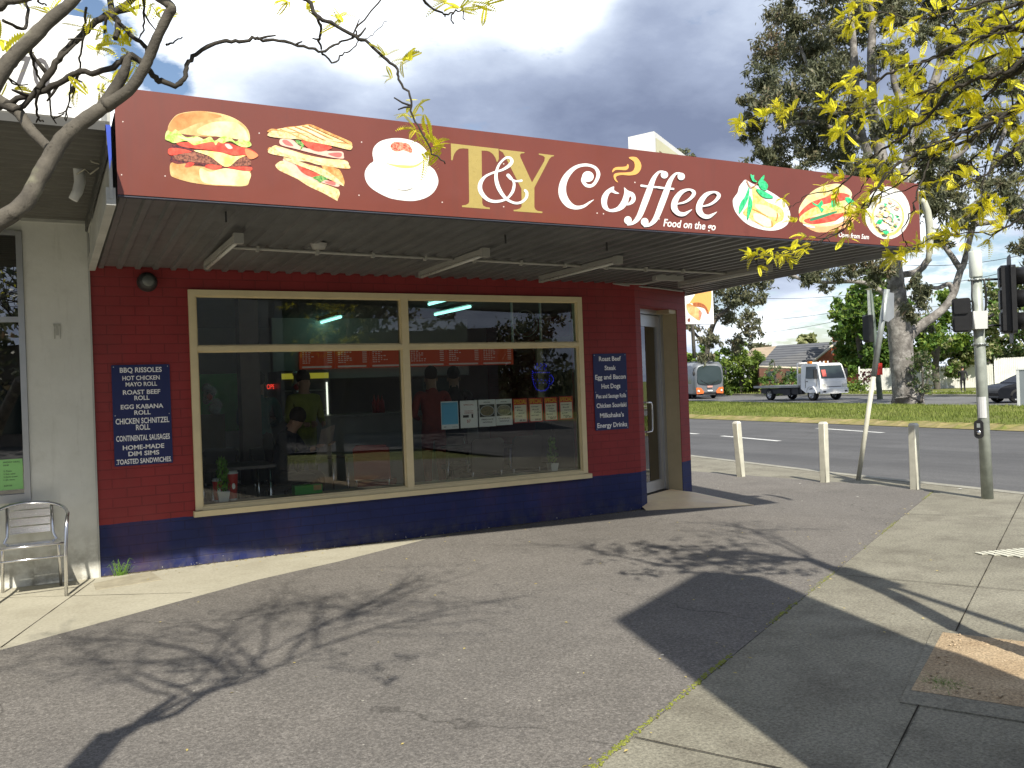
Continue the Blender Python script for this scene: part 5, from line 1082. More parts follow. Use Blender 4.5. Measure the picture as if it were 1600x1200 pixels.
# ================================================================ PEOPLE
def person(label, loc, rz, J, cloth, hair=(.03, .02, .015), legs=(.02, .02, .022), skin=(.45, .26, .18), group=None, cap=None, arms_skin=False, shoe=(.03, .03, .03), extra=None, heavy=1.):
    root = thing('person', label, 'person', loc, group, rz=rz)
    names = ['pelvis', 'chest', 'neck', 'head', 'crown', 'shL', 'elL', 'wrL', 'hdL', 'shR', 'elR', 'wrR', 'hdR', 'hpL', 'knL', 'anL', 'toL', 'hpR', 'knR', 'anR', 'toR', 'belly']
    rad = dict(pelvis=.135, belly=.125, chest=.145, neck=.055, head=.085, crown=.072, sh=.07, el=.045, wr=.032, hd=.03, hp=.095, kn=.062, an=.042, to=.035)
    ed = [('pelvis', 'belly'), ('belly', 'chest'), ('chest', 'neck'), ('neck', 'head'), ('head', 'crown'), ('chest', 'shL'), ('shL', 'elL'), ('elL', 'wrL'), ('wrL', 'hdL'), ('chest', 'shR'), ('shR', 'elR'), ('elR', 'wrR'), ('wrR', 'hdR'),
          ('pelvis', 'hpL'), ('hpL', 'knL'), ('knL', 'anL'), ('anL', 'toL'), ('pelvis', 'hpR'), ('hpR', 'knR'), ('knR', 'anR'), ('anR', 'toR')]
    if 'belly' not in J: J['belly'] = tuple((a+b)/2 for a, b in zip(J['pelvis'], J['chest']))
    me = bpy.data.meshes.new('t'); me.from_pydata([J[n] for n in names], [(names.index(a), names.index(b)) for a, b in ed], []); o = bpy.data.objects.new('t', me); COL.objects.link(o)
    o.modifiers.new('s', 'SKIN'); sv = me.skin_vertices[0].data
    for i, n in enumerate(names):
        r = rad.get(n, rad.get(n[:2], .05)); k = heavy if n in ('pelvis', 'belly', 'chest') else 1
        sv[i].radius = (r*k, r*k*(.72 if n in ('chest', 'pelvis', 'belly') else 1)) ; sv[i].use_root = (n == 'pelvis')
    m = o.modifiers.new('u', 'SUBSURF'); m.levels = 2; m.render_levels = 2
    dg = bpy.context.evaluated_depsgraph_get(); nm = bpy.data.meshes.new_from_object(o.evaluated_get(dg)); bpy.data.objects.remove(o); bpy.data.meshes.remove(me)
    mats = [M('cloth%s' % (cloth,), cloth, .8, .12, 14, .3), M('legs%s' % (legs,), legs, .8, .1, 14, .3), M('skin%s' % (skin,), skin, .55, .05, 9), M('shoe%s' % (shoe,), shoe, .5)]
    for x in mats: nm.materials.append(x)
    JJ = {n: Vector(J[n]) for n in names}
    def seg(p, a, b): ab = b-a; t_ = max(0, min(1, (p-a).dot(ab)/max(ab.length_squared, 1e-9))); return (p-(a+ab*t_)).length
    kind = {}
    for a, b in ed:
        if 'head' in (a, b) or b == 'crown': kind[(a, b)] = 2
        elif b[:2] == 'hd': kind[(a, b)] = 2
        elif b[:2] == 'wr': kind[(a, b)] = 2 if arms_skin else 0
        elif b[:2] == 'to': kind[(a, b)] = 3
        elif b[:2] in ('hp', 'kn', 'an'): kind[(a, b)] = 1
        else: kind[(a, b)] = 0
    for p in nm.polygons:
        c = p.center; p.material_index = kind[min(ed, key=lambda e: seg(c, JJ[e[0]], JJ[e[1]]))]; p.use_smooth = True
    link('body', nm, root)
    f = (JJ['head']+JJ['crown'])/2; updir = (JJ['crown']-JJ['head']).normalized()
    b = MB(); b.mat(M('hair%s' % (cap or hair,), cap or hair, .8, .2, 30)); b.ball(tuple(f+updir*.035+Vector((0, .022, 0))), .098, 12, 8, (.92, 1.0, 1.02)); part('cap' if cap else 'hair', b, root, local=True)
    b = MB(); b.mat(mats[2]); fc = JJ['head']+Vector((0, -.075, .02)); b.add([fc+Vector((-.012, 0, .02)), fc+Vector((.012, 0, .02)), fc+Vector((0, -.03, -.012)), fc+Vector((0, 0, .045))], [(0, 1, 2), (0, 2, 3), (1, 3, 2)])
    for s_ in (-1, 1):
        b.ball(tuple(JJ['head']+Vector((s_*.083, .01, .01))), .022, 6, 4, (.5, 1, 1.3))
        for k in range(5):
            w_ = JJ['hdL' if s_ < 0 else 'hdR']; d_ = (w_-JJ['wrL' if s_ < 0 else 'wrR']).normalized(); sd_ = d_.cross(Vector((0, 1, .1))).normalized(); st = w_+sd_*(k-1.8)*.016+d_*.01
            ln_ = (.045, .065, .072, .066, .052)[k]; b.tube([st, st+d_*ln_*.6, st+d_*ln_+Vector((0, -.012, 0))], [.0095, .0085, .006], 5)
    part('face_and_fingers', b, root, local=True)
    if extra: extra(root)
    return root
def stand(lean=0., step=.0, arms='down'):
    J = dict(pelvis=(0, 0, .93), chest=(0, -lean*.5, 1.30), neck=(0, -lean*.7, 1.47), head=(0, -lean-.01, 1.58), crown=(0, -lean-.01, 1.70), hpL=(-.09, 0, .88), knL=(-.10, -step*.5-.02, .48), anL=(-.11, -step*.2+.0, .09), toL=(-.12, -step*.2-.14, .04),
             hpR=(.09, 0, .88), knR=(.10, step*.2-.03, .48), anR=(.11, step*.7, .10), toR=(.12, step*.7-.14, .04), shL=(-.19, -lean*.6, 1.40), shR=(.19, -lean*.6, 1.40))
    if arms == 'down': J.update(elL=(-.26, .02, 1.12), wrL=(-.27, -.08, .88), hdL=(-.27, -.11, .80), elR=(.26, .02, 1.12), wrR=(.27, -.08, .88), hdR=(.27, -.11, .80))
    elif arms == 'front': J.update(elL=(-.25, -.02, 1.13), wrL=(-.14, -.24, 1.08), hdL=(-.09, -.30, 1.08), elR=(.25, -.02, 1.13), wrR=(.14, -.24, 1.08), hdR=(.09, -.30, 1.08))
    else: J.update(elL=(-.26, .14, 1.15), wrL=(-.28, .16, .93), hdL=(-.28, .13, .86), elR=(.25, -.12, 1.14), wrR=(.22, -.30, 1.02), hdR=(.21, -.35, .98))
    return J
gi = 'customers and staff seen inside the cafe'
q = onY(474, 640, 10.9); person('person in an olive yellow apron standing before the drinks fridge, seen through glass', (q.x, 10.9, .1), .3, stand(.03, 0, 'front'), (.26, .27, .05), legs=(.2, .21, .05), group=gi, heavy=1.2)
q = onY(405, 640, 11.05); person('person in a teal top standing behind the seated reader', (q.x, 11.05, .1), 2.9, stand(.02, 0, 'front'), (.02, .13, .11), group=gi)
q = onY(678, 680, 10.4); person('person in red with dark hair standing by the window mullion', (q.x, 10.4, .1), 3.0, stand(.05, .1, 'front'), (.32, .045, .035), legs=(.26, .04, .035), group=gi, heavy=1.1)
q = onY(712, 680, 10.7); person('person in a dark cap and black trousers ordering at the counter', (q.x, 10.7, .1), 2.7, stand(.10, .25, 'front'), (.035, .03, .03), cap=(.02, .02, .02), shoe=(.5, .5, .5), group=gi, heavy=1.15)
def paper_ext(root):
    b = MB(); b.mat(M('newsprint', (.42, .33, .30), .8, .2, 18)); b.add([(-.30, -.52, .72), (0, -.44, .66), (.30, -.52, .72), (.26, -.60, 1.10), (0, -.52, 1.06), (-.26, -.60, 1.10)], [(0, 1, 4, 5), (1, 2, 3, 4)])
    o = solo('newspaper', MB().mat(b.mats[0]) if False else b, None, 'open newspaper held by the seated reader', 'newspaper', (0, 0, 0)); o.location = root.location; o.rotation_euler = root.rotation_euler
J = dict(pelvis=(0, 0, .55), chest=(0, -.10, .92), neck=(0, -.16, 1.07), head=(0, -.23, 1.14), crown=(0, -.29, 1.25), hpL=(-.10, -.05, .52), knL=(-.14, -.46, .55), anL=(-.13, -.50, .10), toL=(-.13, -.64, .05), hpR=(.10, -.05, .52), knR=(.14, -.46, .55), anR=(.16, -.38, .10), toR=(.17, -.52, .05),
         shL=(-.19, -.12, 1.00), elL=(-.27, -.26, .78), wrL=(-.24, -.46, .86), hdL=(-.23, -.52, .88), shR=(.19, -.12, 1.00), elR=(.27, -.26, .78), wrR=(.24, -.46, .86), hdR=(.23, -.52, .88))
q = onY(432, 690, 9.75); person('person in dark clothes seated and bent over a newspaper inside the cafe', (q.x, 9.75, .1), 1.0, J, (.022, .022, .03), group=gi, extra=paper_ext)
ichair(q.x, 9.75, 1.0, 'chair under the seated reader', m_blk)
q = G(1505, 613, .012); q.z = .012
person('person in black walking past the white fence beyond the road', q, 2.2, stand(.03, .38, 'walk'), (.015, .015, .017), legs=(.013, .013, .016), shoe=(.4, .4, .4), hair=(.02, .015, .01))
# ================================================================ STREET FURNITURE
m_boll = M('bollard_paint', (.52, .51, .42), .65, .12, 7, .2)
def bollard(px_, py_, label, lean, first=[None]):
    q = G(px_, py_); h = .88
    if first[0] is None:
        g = thing('bollard', label, 'bollard', q, 'white timber bollards along the kerb'); b = MB(); b.mat(m_boll); b.bbox(-.05, .05, -.05, .05, -.02, h-.03, .010, 2); part('post', b, g, local=True)
        b = MB(); b.mat(M('bollard_top', (.60, .59, .53), .6)); b.add([(-.05, -.05, h-.03), (.05, -.05, h-.03), (.05, .05, h-.03), (-.05, .05, h-.03), (-.034, -.034, h), (.034, -.034, h), (.034, .034, h), (-.034, .034, h)], [(4,5,6,7),(0,1,5,4),(1,2,6,5),(2,3,7,6),(3,0,4,7)]); part('top', b, g, local=True); first[0] = g
    else: g = dup(first[0], q, 0, label)
    g.rotation_euler = (lean[0], lean[1], .12); return g
bollard(1158, 745, 'white timber bollard nearest the cafe door', (0, -.07)); bollard(1289, 754, 'white timber bollard just left of the leaning sign post', (0, .01)); bollard(1430, 765, 'white timber bollard nearest the traffic light pole', (0, .02))
bt = MB(); bt.mat(M('tag_cyan', (.05, .4, .42))); q = G(1286, 752)
# leaning street sign post, seen from behind
A0 = G(1340, 750); T0 = D(1386, 452, 12.5); M0 = A0.lerp(T0, (750-583)/(750-452))
sp0 = thing('sign_post', 'leaning street sign post, cream below and galvanised above', 'sign post', A0)
b = MB(); b.mat(m_boll); b.tube([A0-Vector((0, 0, .05)), M0], .034, 10); part('post', b, sp0)
m_galv = M('galvanised_steel', (.34, .37, .36), .45, .2, 9, metal=.5); b = MB(); b.mat(m_galv); b.tube([M0-(M0-A0)*.02, T0], .042, 10); part('sleeve', b, sp0)
b = MB(); b.mat(M('sign_back', (.34, .36, .37), .45, .1, 6, metal=.3)); pn = [D(1381, 455, 12.45), D(1397, 458, 12.8), D(1397, 496, 12.8), D(1388, 503, 12.6), D(1380, 500, 12.45)]; b.ext(pn, (.004, .012, 0)); part('sign_plate', b, sp0)
# signal pole in the foreground
B0 = G(1543, 779); Tt = D(1523, 392, 10.25); ax = (Tt-B0)
pl = thing('traffic_signal', 'grey steel traffic signal pole with black lanterns and a push button, at the kerb', 'traffic light', B0)
P = lambda u: B0+ax*u
LAT = Vector((.879, -.477, 0)); DEP = Vector((.477, .879, 0))
m_pole = M('painted_pole', (.33, .36, .32), .5, .22, 8, metal=.2)
b = MB(); b.mat(m_pole); b.tube([P(-.02), P(.5), P(.915)], [.068, .063, .060], 16); part('pole', b, pl)
b = MB(); b.mat(M('white_cap', (.60, .64, .58), .45, .04, 6)); b.tube([P(.895), P(.90), P(.995), P(1.0)], [.07, .074, .072, .062], 16); part('cap', b, pl)
b = MB(); b.mat(m_galv); b.tube([P(.622), P(.632)], .072, 16)
for k in range(5): c = P(.627)-DEP*.074+LAT*(-.06+.03*k); b.ball(tuple(c), .010, 5, 3)
part('strap', b, pl)
b = MB(); b.mat(m_galv); b.tube([P(.882), P(.888)], .078, 16)
for k in range(12): a_ = k*.5236; c = P(.885)+Vector((math.cos(a_), math.sin(a_), 0))*.083; b.ball(tuple(c), .012, 6, 4)
part('collar', b, pl)
b = MB(); b.mat(M('black_cable', (.02, .02, .02), .5))
b.tube([P(.88)+LAT*.06-DEP*.06, P(.84)+LAT*.085-DEP*.04, P(.78)+LAT*.09-DEP*.02, P(.73)+LAT*.07], .012, 6)
b.tube([P(.88)-LAT*.07-DEP*.04, P(.82)-LAT*.085-DEP*.04, P(.76)-LAT*.075-DEP*.04, P(.735)-LAT*.04-DEP*.05], .009, 6)
b.tube([P(.74)+LAT*.06, P(.735)+LAT*.13, P(.745)+LAT*.19], .014, 6)
b.tube([P(.80)-LAT*.07, P(.80)-LAT*.25], .012, 6); b.tube([P(.885)+LAT*.07, P(.884)+LAT*.25], .014, 6); b.tube([P(.70)+LAT*.05, P(.70)+LAT*.25], .012, 6)
part('cable', b, pl)
b = MB(); b.mat(M('white_box', (.55, .56, .54), .4, .03, 5)); c = P(.722)-DEP*.085-LAT*.04; fx = Matrix.Translation(c) @ Matrix.Rotation(math.atan2(LAT.y, LAT.x), 4, 'Z')
b.xf = fx; b.bbox(-.085, .085, -.05, .05, -.105, .105, .012, 2); b.xf = None; part('control_box', b, pl)
b = MB(); b.mat(M('white_label', (.62, .63, .63), .4, .03, 20)); 
for k in range(5):
    a_ = R_(150+k*24-90); 
c = P(.375)
pts_a = []; 
for u0 in (P(.33), P(.415)):
    pts_a.append([u0+(-DEP*math.cos(R_(w_))-LAT*math.sin(R_(w_)))*.0705 for w_ in (-5, 15, 35, 55, 75)])
for k in range(4): b.face([pts_a[0][k], pts_a[0][k+1], pts_a[1][k+1], pts_a[1][k]])
part('label_strip', b, pl)
m_blkp = M('signal_black', (.018, .018, .019), .42, .15, 6)
b = MB(); b.mat(m_blkp); c = P(.285)-LAT*.075-DEP*.03; fx = Matrix.Translation(c) @ Matrix.Rotation(math.atan2(LAT.y, LAT.x)+R_(-35), 4, 'Z'); b.xf = fx
b.bbox(-.05, .05, -.035, .035, -.11, .11, .045, 5, 'y'); pbx = part('push_button', b, pl)
b = MB(fx); b.mat(m_chrome); b.lathe([(0, -.05), (.02, -.05), (.026, -.036)], (0, 0, -.04), 14, 'y'); b.mat(m_galv); b.box(-.018, .018, -.038, -.036, .02, .07); part('button', b, pbx)
# left lantern seen from behind
def lantern(name_pose, c, yaw, h, w, dpt, visors=True, back=True, nlen=3, wide=1.):
    fx = Matrix.Translation(c) @ Matrix.Rotation(yaw, 4, 'Z')          # local -Y is the way it faces
    b = MB(fx); b.mat(m_blkp); b.bbox(-w/2, w/2, -dpt/2, dpt/2, -h/2, h/2, .03, 3, 'y')
    for k in range(nlen): z = h/2-(k+.5)*h/nlen; b.bbox(-w*.38, w*.38, dpt/2-.005, dpt/2+.02, z-h/nlen*.42, z+h/nlen*.42, .02, 2, 'y')
    g = part('lantern', b, pl)
    if back:
        b = MB(fx); b.mat(m_blkp); pts = []; W2, H2 = w/2+.13*wide, h/2+.12
        for (cx_, cz_, st) in ((W2-.08, H2-.08, 0), (-W2+.08, H2-.08, 90), (-W2+.08, -H2+.08, 180), (W2-.08, -H2+.08, 270)):
            for k in range(5): a_ = R_(st+k*22.5); pts.append((cx_+.08*math.cos(a_), -dpt*.15, cz_+.08*math.sin(a_)))
        b.ext(pts, (0, .006, 0)); part('backboard', b, g)
    for k in range(nlen):
        z = h/2-(k+.5)*h/nlen
        b = MB(fx); b.mat(M(('lens_red', 'lens_amber', 'lens_green')[k % 3], ((.08, .01, .01), (.08, .04, .0), (.0, .05, .03))[k % 3], .15)); b.lathe([(0, -dpt/2-.015), (.07, -dpt/2-.008), (.095, -dpt/2+.005)], (0, 0, z), 20, 'y'); part('lens', b, g)
        if visors:
            b = MB(fx); b.mat(m_blkp); n = 22; vs = []; a0_, a1_ = -60, 240
            for i in range(n+1):
                a_ = R_(a0_+(a1_-a0_)*i/n); cz = .108; ln_ = .24 if 10 < a0_+(a1_-a0_)*i/n < 170 else .15+.09*max(0, math.sin(a_)+.9)
                for (r_, yy) in ((cz, -dpt/2+.01), (cz, -dpt/2-ln_), (cz-.004, -dpt/2-ln_), (cz-.004, -dpt/2+.01)): vs.append((r_*math.cos(a_), yy, z+r_*math.sin(a_)))
            b.add(vs, [(4*i+j, 4*(i+1)+j, 4*(i+1)+(j+1) % 4, 4*i+(j+1) % 4) for i in range(n) for j in range(4)], True); part('visor', b, g)
    return g
cL = P(.745)-LAT*.195; lantern('l', cL, math.atan2(DEP.y, DEP.x)+math.pi/2-.50, .40, .20, .14, True, False, 2)
cR = P(.80)+LAT*.34-DEP*.05; yawR = math.atan2(LAT.y, LAT.x)+math.pi/2-.42
b = MB(); 
lantern('r', cR, yawR, .80, .25, .15, True, True, 3, .55)
# second signal pole, out of the frame to the right, whose shadow crosses the pavement
B2 = Vector((4.62, 1.43, 0)); p2 = thing('traffic_signal', 'second signal pole whose shadow falls on the pavement beside the tree pit', 'traffic light', B2)
b = MB(); b.mat(m_pole); b.tube([B2, B2+Vector((0, 0, 3.55))], .038, 12); part('pole', b, p2)
b = MB(); b.mat(m_blkp); b.bbox(B2.x-.05, B2.x+.13, B2.y+.02, B2.y+.16, 2.85, 3.45, .03, 3); part('lantern', b, p2)
# tall unseen kiosk added out of frame so its shadow falls across the pavement
kk = Vector((3.02, 1.8, 0)); 
kc = [Vector((3.25, 4.71, 0))-Vector((SH.x, SH.y, 0))*3.85, Vector((4.66, 5.49, 0))-Vector((SH.x, SH.y, 0))*3.85]
ks = thing('shadow_caster', 'tall grey kiosk out of frame, throwing the big square shadow on the pavement', 'caster', (kc[0]+kc[1])/2)
b = MB(); b.mat(M('caster_grey', (.18, .19, .19), .5, .08, 2)); dv = (kc[1]-kc[0]).normalized(); nv = Vector((dv.y, -dv.x, 0)); b.prism([kc[0], kc[1], kc[1]+nv*.5, kc[0]+nv*.5][::-1], 0, 3.85); part('cabinet', b, ks)
b = MB(); b.mat(m_galv); b.prism([kc[0]+dv*.1-nv*.006, kc[1]-dv*.1-nv*.006, kc[1]-dv*.1-nv*.001, kc[0]+dv*.1-nv*.001][::-1], .6, 3.5); part('caster_panel', b, ks)
# far signal mast on the median
F0_ = G(1375, 624, .05); F1_ = F0_+Vector((0, 0, 6.4))+LAT*-.30
fm = thing('far_signal_mast', 'dark traffic signal mast on the median behind the leaning post', 'traffic light', F0_)
b = MB(); b.mat(M('mast_green', (.10, .13, .11), .5, .2, 3)); b.tube([F0_, F0_.lerp(F1_, .5), F1_], [.16, .13, .09], 10); part('mast', b, fm)
b = MB(); b.mat(m_blkp); c = F0_.lerp(F1_, .62)-LAT*.3; fx = Matrix.Translation(c) @ Matrix.Rotation(math.atan2(LAT.y, LAT.x)+.5, 4, 'Z'); b.xf = fx; b.bbox(-.25, .25, -.2, .2, -.75, .75, .1, 3, 'y'); part('lantern', b, fm)
b = MB(); b.mat(M('mast_red_sign', (.5, .03, .02), .5)); q = D(1370, 575, (F0_-EYE).length*.96); c = F0_.lerp(F1_, .26); b.xf = Matrix.Translation(c-DEP*.2) @ Matrix.Rotation(math.atan2(LAT.y, LAT.x), 4, 'Z'); b.box(-.22, .18, -.02, 0, -.3, .35); part('red_plate', b, fm)
b = MB(); b.mat(m_galv); c = F0_.lerp(F1_, .93); b.xf = Matrix.Translation(c) @ Matrix.Rotation(math.atan2(LAT.y, LAT.x), 4, 'Z'); b.box(-.22, .05, -.03, 0, -1.3, .2); part('sign_plate', b, fm)
# grey cabinet on the median edge in front of the dark car
q0 = G(1590, 637); q1 = G(1612, 637); cbx = thing('roadside_cabinet', 'grey roadside cabinet in front of the dark car at the right edge', 'cabinet', q0)
b = MB(); b.mat(M('cabinet_grey', (.30, .33, .35), .45, .05, 2)); d_ = (q1-q0).normalized(); n_ = Vector((-d_.y, d_.x, 0)); hgt = 1.45
b.prism([q0, q0+d_*1.1, q0+d_*1.1+n_*.5, q0+n_*.5], -.05, hgt); part('body', b, cbx)
b = MB(); b.mat(m_let); b.prism([q0-n_*.01, q0+d_*.10-n_*.01, q0+d_*.10-n_*.001, q0-n_*.001], -.03, hgt+.02); b.prism([q0-n_*.02, q0+d_*1.12-n_*.02, q0+d_*1.12+n_*.52, q0+n_*.52], hgt+.002, hgt+.06); part('edge_trim', b, cbx)
# ================================================================ VEHICLES
def wheel(parent, c, r, w, axis_m, rim=(.5, .5, .5)):
    b = MB(axis_m); b.mat(M('tyre', (.018, .018, .018), .85)); b.lathe([(r*.62, -w/2), (r*.94, -w/2), (r, -w*.3), (r, w*.3), (r*.94, w/2), (r*.62, w/2)], c, 24, 'y'); t_ = part('wheel', b, parent)
    b = MB(axis_m); b.mat(M('rim%s' % (rim,), rim, .3, .05, 5, metal=.8)); 
    for sgn in (-1, 1):
        b.lathe([(0, sgn*w*.3), (r*.15, sgn*w*.32), (r*.17, sgn*w*.22), (r*.60, sgn*w*.2), (r*.64, sgn*w*.46)], c, 20, 'y')
        for k in range(5):
            a_ = k*1.2566; b.add([(c[0]+r*.12*math.cos(a_+.6), c[1]+sgn*w*.36, c[2]+r*.12*math.sin(a_+.6)), (c[0]+r*.12*math.cos(a_-.6), c[1]+sgn*w*.36, c[2]+r*.12*math.sin(a_-.6)), (c[0]+r*.6*math.cos(a_-.16), c[1]+sgn*w*.42, c[2]+r*.6*math.sin(a_-.16)), (c[0]+r*.6*math.cos(a_+.16), c[1]+sgn*w*.42, c[2]+r*.6*math.sin(a_+.16))], [(0, 1, 2, 3)])
    part('rim', b, t_); return t_
def placed(p, front):     # local +X is the way the vehicle points
    d = (Vector(front)-Vector(p)); return Matrix.Translation(Vector(p)) @ Matrix.Rotation(math.atan2(d.y, d.x), 4, 'Z')
m_vw = M('van_white', (.88, .88, .86), .4, .03, 4, coat=.2); m_vd = M('chassis_dark', (.03, .03, .032), .6, .2, 3); m_cgl = M('car_glass', (.03, .045, .045), .12, .1, 1, spec=.8); m_hl = M('headlamp', (.6, .6, .55), .15, .05, 4)
ZF = -.104
# flatbed truck
tr_ = G(1212, 624, ZF); tf = G(1318, 626, ZF); dirv = (tf-tr_).normalized()
Ltruck = 6.3; cen = D(1262, 600, 1); tc0 = G(1254, 625, ZF); hd_ = Vector((.55, -.83, 0))      # points along the road, toward the camera side
TM = Matrix.Translation(tc0) @ Matrix.Rotation(math.atan2(-.50, .866)+.06, 4, 'Z')
TM = Matrix.Translation(tc0) @ Matrix.Rotation(math.atan2((LAT*.33-DEP*.944).y, (LAT*.33-DEP*.944).x), 4, 'Z') @ Matrix.Scale(1.03, 4)
tk = thing('flatbed_truck', 'white flatbed truck with empty tray driving on the far carriageway', 'truck', TM @ Vector((0, 0, 0)))
b = MB(TM); b.mat(m_vd); b.box(-3.3, 2.4, -.42, .42, .42, .70); b.box(-3.1, 1.2, -.95, -.45, .45, .80); b.box(-3.1, 1.2, .45, .95, .45, .80); b.bbox(-.7, .1, -1.0, -.6, .35, .75, .05, 3, 'y'); b.box(.3, .9, -1.0, -.5, .4, .8); part('chassis', b, tk)
for sy in (-1, 1):
    b = MB(TM); b.mat(m_vd); b.box(1.60, 1.615, *sorted((sy*.985, sy*1.004)), .8, 1.36); b.box(2.66, 2.675, *sorted((sy*.985, sy*1.004)), .9, 1.36); b.box(1.7, 1.84, *sorted((sy*1.0, sy*1.02)), 1.18, 1.22); part('door_seam', b, tk)
b = MB(TM); b.mat(M('tray_grey', (.36, .36, .34), .6, .1, 3)); b.box(-3.7, 1.0, -1.12, 1.12, .84, .98); part('tray', b, tk)
b = MB(TM); b.mat(m_vw)
for z in (1.0, 1.65, 2.35): b.box(.95, 1.02, -1.1, 1.1, z, z+.06)
for y in (-1.1, -.35, .35, 1.04): b.box(.955, 1.015, y, y+.06, 1.0, 2.41)
b.box(.96, 1.0, -1.1, 1.1, 1.0, 1.65); part('headboard', b, tk)
b = MB(TM); b.mat(m_vw)
sec = [(1.15, .75), (1.15, 2.20), (1.30, 2.30), (2.55, 2.30), (2.72, 2.20), (2.98, 1.35), (3.02, 1.20), (3.03, .60), (2.75, .50), (1.6, .50)]
def hull(b, sec, w, wt, zt0, zt1):
    n = len(sec); L = []; Q = []
    for (x, z) in sec:
        u = max(0, min(1, (z-zt0)/(zt1-zt0))); hw = w+(wt-w)*u; L.append((x, -hw, z)); Q.append((x, hw, z))
    b.add(L+Q, [tuple(range(n)), tuple(reversed(range(n, 2*n)))]+[(i, n+i, n+(i+1) % n, (i+1) % n) for i in range(n)], False)
hull(b, sec, 1.0, .90, 1.35, 2.3); part('cab', b, tk)
b = MB(TM); b.mat(m_cgl); b.add([(2.995, -.90, 1.36), (2.995, .90, 1.36), (2.76, .82, 2.16), (2.76, -.82, 2.16)], [(0, 1, 2, 3)]); part('windscreen', b, tk)
for sy in (-1, 1):
    b = MB(TM); b.mat(m_cgl); b.add([(1.65, sy*1.008, 1.38), (2.72, sy*1.008, 1.38), (2.55, sy*.925, 2.12), (1.65, sy*.925, 2.12)], [(0, 1, 2, 3)]); part('side_window', b, tk)
    b = MB(TM); b.mat(m_vd); b.box(2.72, 2.80, sy*1.02, sy*1.26, 1.35, 1.95) if sy > 0 else b.box(2.72, 2.80, -1.26, -1.02, 1.35, 1.95); part('mirror', b, tk)
    b = MB(TM); b.mat(m_hl); y0_, y1_ = sorted((sy*.62, sy*.96)); b.bbox(3.02, 3.05, y0_, y1_, .78, 1.02, .03, 3, 'x'); part('headlight', b, tk)
    for (x_, r_) in ((2.15, .40), (-2.15, .40)): wheel(tk, (x_, sy*.86, r_), r_, .26, TM)
b = MB(TM); b.mat(m_vw); b.bbox(2.95, 3.16, -1.0, 1.0, .42, .74, .05, 3, 'z'); part('bumper', b, tk)
b = MB(TM); b.mat(m_vd); b.box(3.162, 3.17, -.9, -.7, .5, .6); b.box(3.162, 3.17, .7, .9, .5, .6); b.box(3.035, 3.045, -.55, .55, .82, .86); b.box(3.162, 3.17, -.22, .22, .5, .62); part('grille', b, tk)
b = MB(TM); b.mat(M('red_sticker', (.6, .12, .1))); b.add([(2.985, -.78, 1.48), (2.985, -.48, 1.48), (2.86, -.48, 1.9), (2.86, -.78, 1.9)], [(0, 1, 2, 3)]); b.xf = TM @ Matrix.Translation((.012, 0, 0)); b.mats and b.add([(2.985, -.78, 1.48), (2.985, -.48, 1.48), (2.86, -.48, 1.9), (2.86, -.78, 1.9)], [(0, 1, 2, 3)]); part('sticker', b, tk)
b = MB(TM); b.mat(M('beacon_orange', (.8, .25, .02), .3)); 
for y in (-.6, .6): b.box(1.5, 1.7, y-.12, y+.12, 2.31, 2.46)
b.mat(m_let); b.box(1.55, 1.65, -.48, .48, 2.31, 2.40)
for y in (-.3, 0, .3): b.cyl((2.2, y, 2.3), (2.2, y, 2.45), .03, 6)
part('beacon_bar', b, tk)
b = MB(TM); b.mat(m_let); b.box(3.171, 3.176, -.24, .24, .50, .61); part('number_plate', b, tk)
b = MB(TM); b.mat(m_vw); 
for k in range(14):
    a0_, a1_ = R_(5+170*k/14), R_(5+170*(k+1)/14)
    for sy in (-1, 1):
        y0_, y1_ = (.80, 1.03) if sy > 0 else (-1.03, -.80); b.add([(2.15+.5*math.cos(a0_), y0_, .4+.5*math.sin(a0_)), (2.15+.5*math.cos(a1_), y0_, .4+.5*math.sin(a1_)), (2.15+.5*math.cos(a1_), y1_, .4+.5*math.sin(a1_)), (2.15+.5*math.cos(a0_), y1_, .4+.5*math.sin(a0_))], [(0, 1, 2, 3)])
part('wheel_arch', b, tk)
# bus
bc = G(1108, 623, ZF); BD = (-DEP*.97+LAT*.05).normalized(); BM = Matrix.Translation(bc) @ Matrix.Rotation(math.atan2(BD.y, BD.x), 4, 'Z')
bus = thing('bus', 'silver grey bus with orange lower corners, seen from the front on the far carriageway', 'bus', BM @ Vector((0, 0, 0)))
m_sil = M('bus_silver', (.20, .215, .23), .35, .05, 2, metal=.4, coat=.3); W_ = 1.24
def ring(x, z0, z1, w, r, n=5):
    pts = []
    for (cy, cz, st) in ((w-r, z1-r, 0), (-w+r, z1-r, 90), (-w+r*.4, z0+r*.4, 180), (w-r*.4, z0+r*.4, 270)):
        rr = r if st < 180 else r*.4
        for k in range(n+1): a_ = R_(st+90*k/n); pts.append((x, cy+rr*math.cos(a_), cz+rr*math.sin(a_)))
    return pts
rgs = [ring(-11.8, .38, 3.0, W_, .25), ring(-.6, .38, 3.02, W_, .28), ring(-.15, .38, 2.98, W_-.01, .45), ring(.12, .40, 2.80, W_-.05, .52), ring(.24, .45, 2.45, W_-.12, .55), ring(.30, .55, 1.5, W_-.18, .2)]
b = MB(BM); b.mat(m_sil); n = len(rgs[0]); vs = [p for r in rgs for p in r]; b.add(vs, [(i*n+k, i*n+(k+1) % n, (i+1)*n+(k+1) % n, (i+1)*n+k) for i in range(len(rgs)-1) for k in range(n)], True); b.add(rgs[-1], [tuple(range(n))]); b.add(rgs[0], [tuple(reversed(range(n)))]); part('body', b, bus)
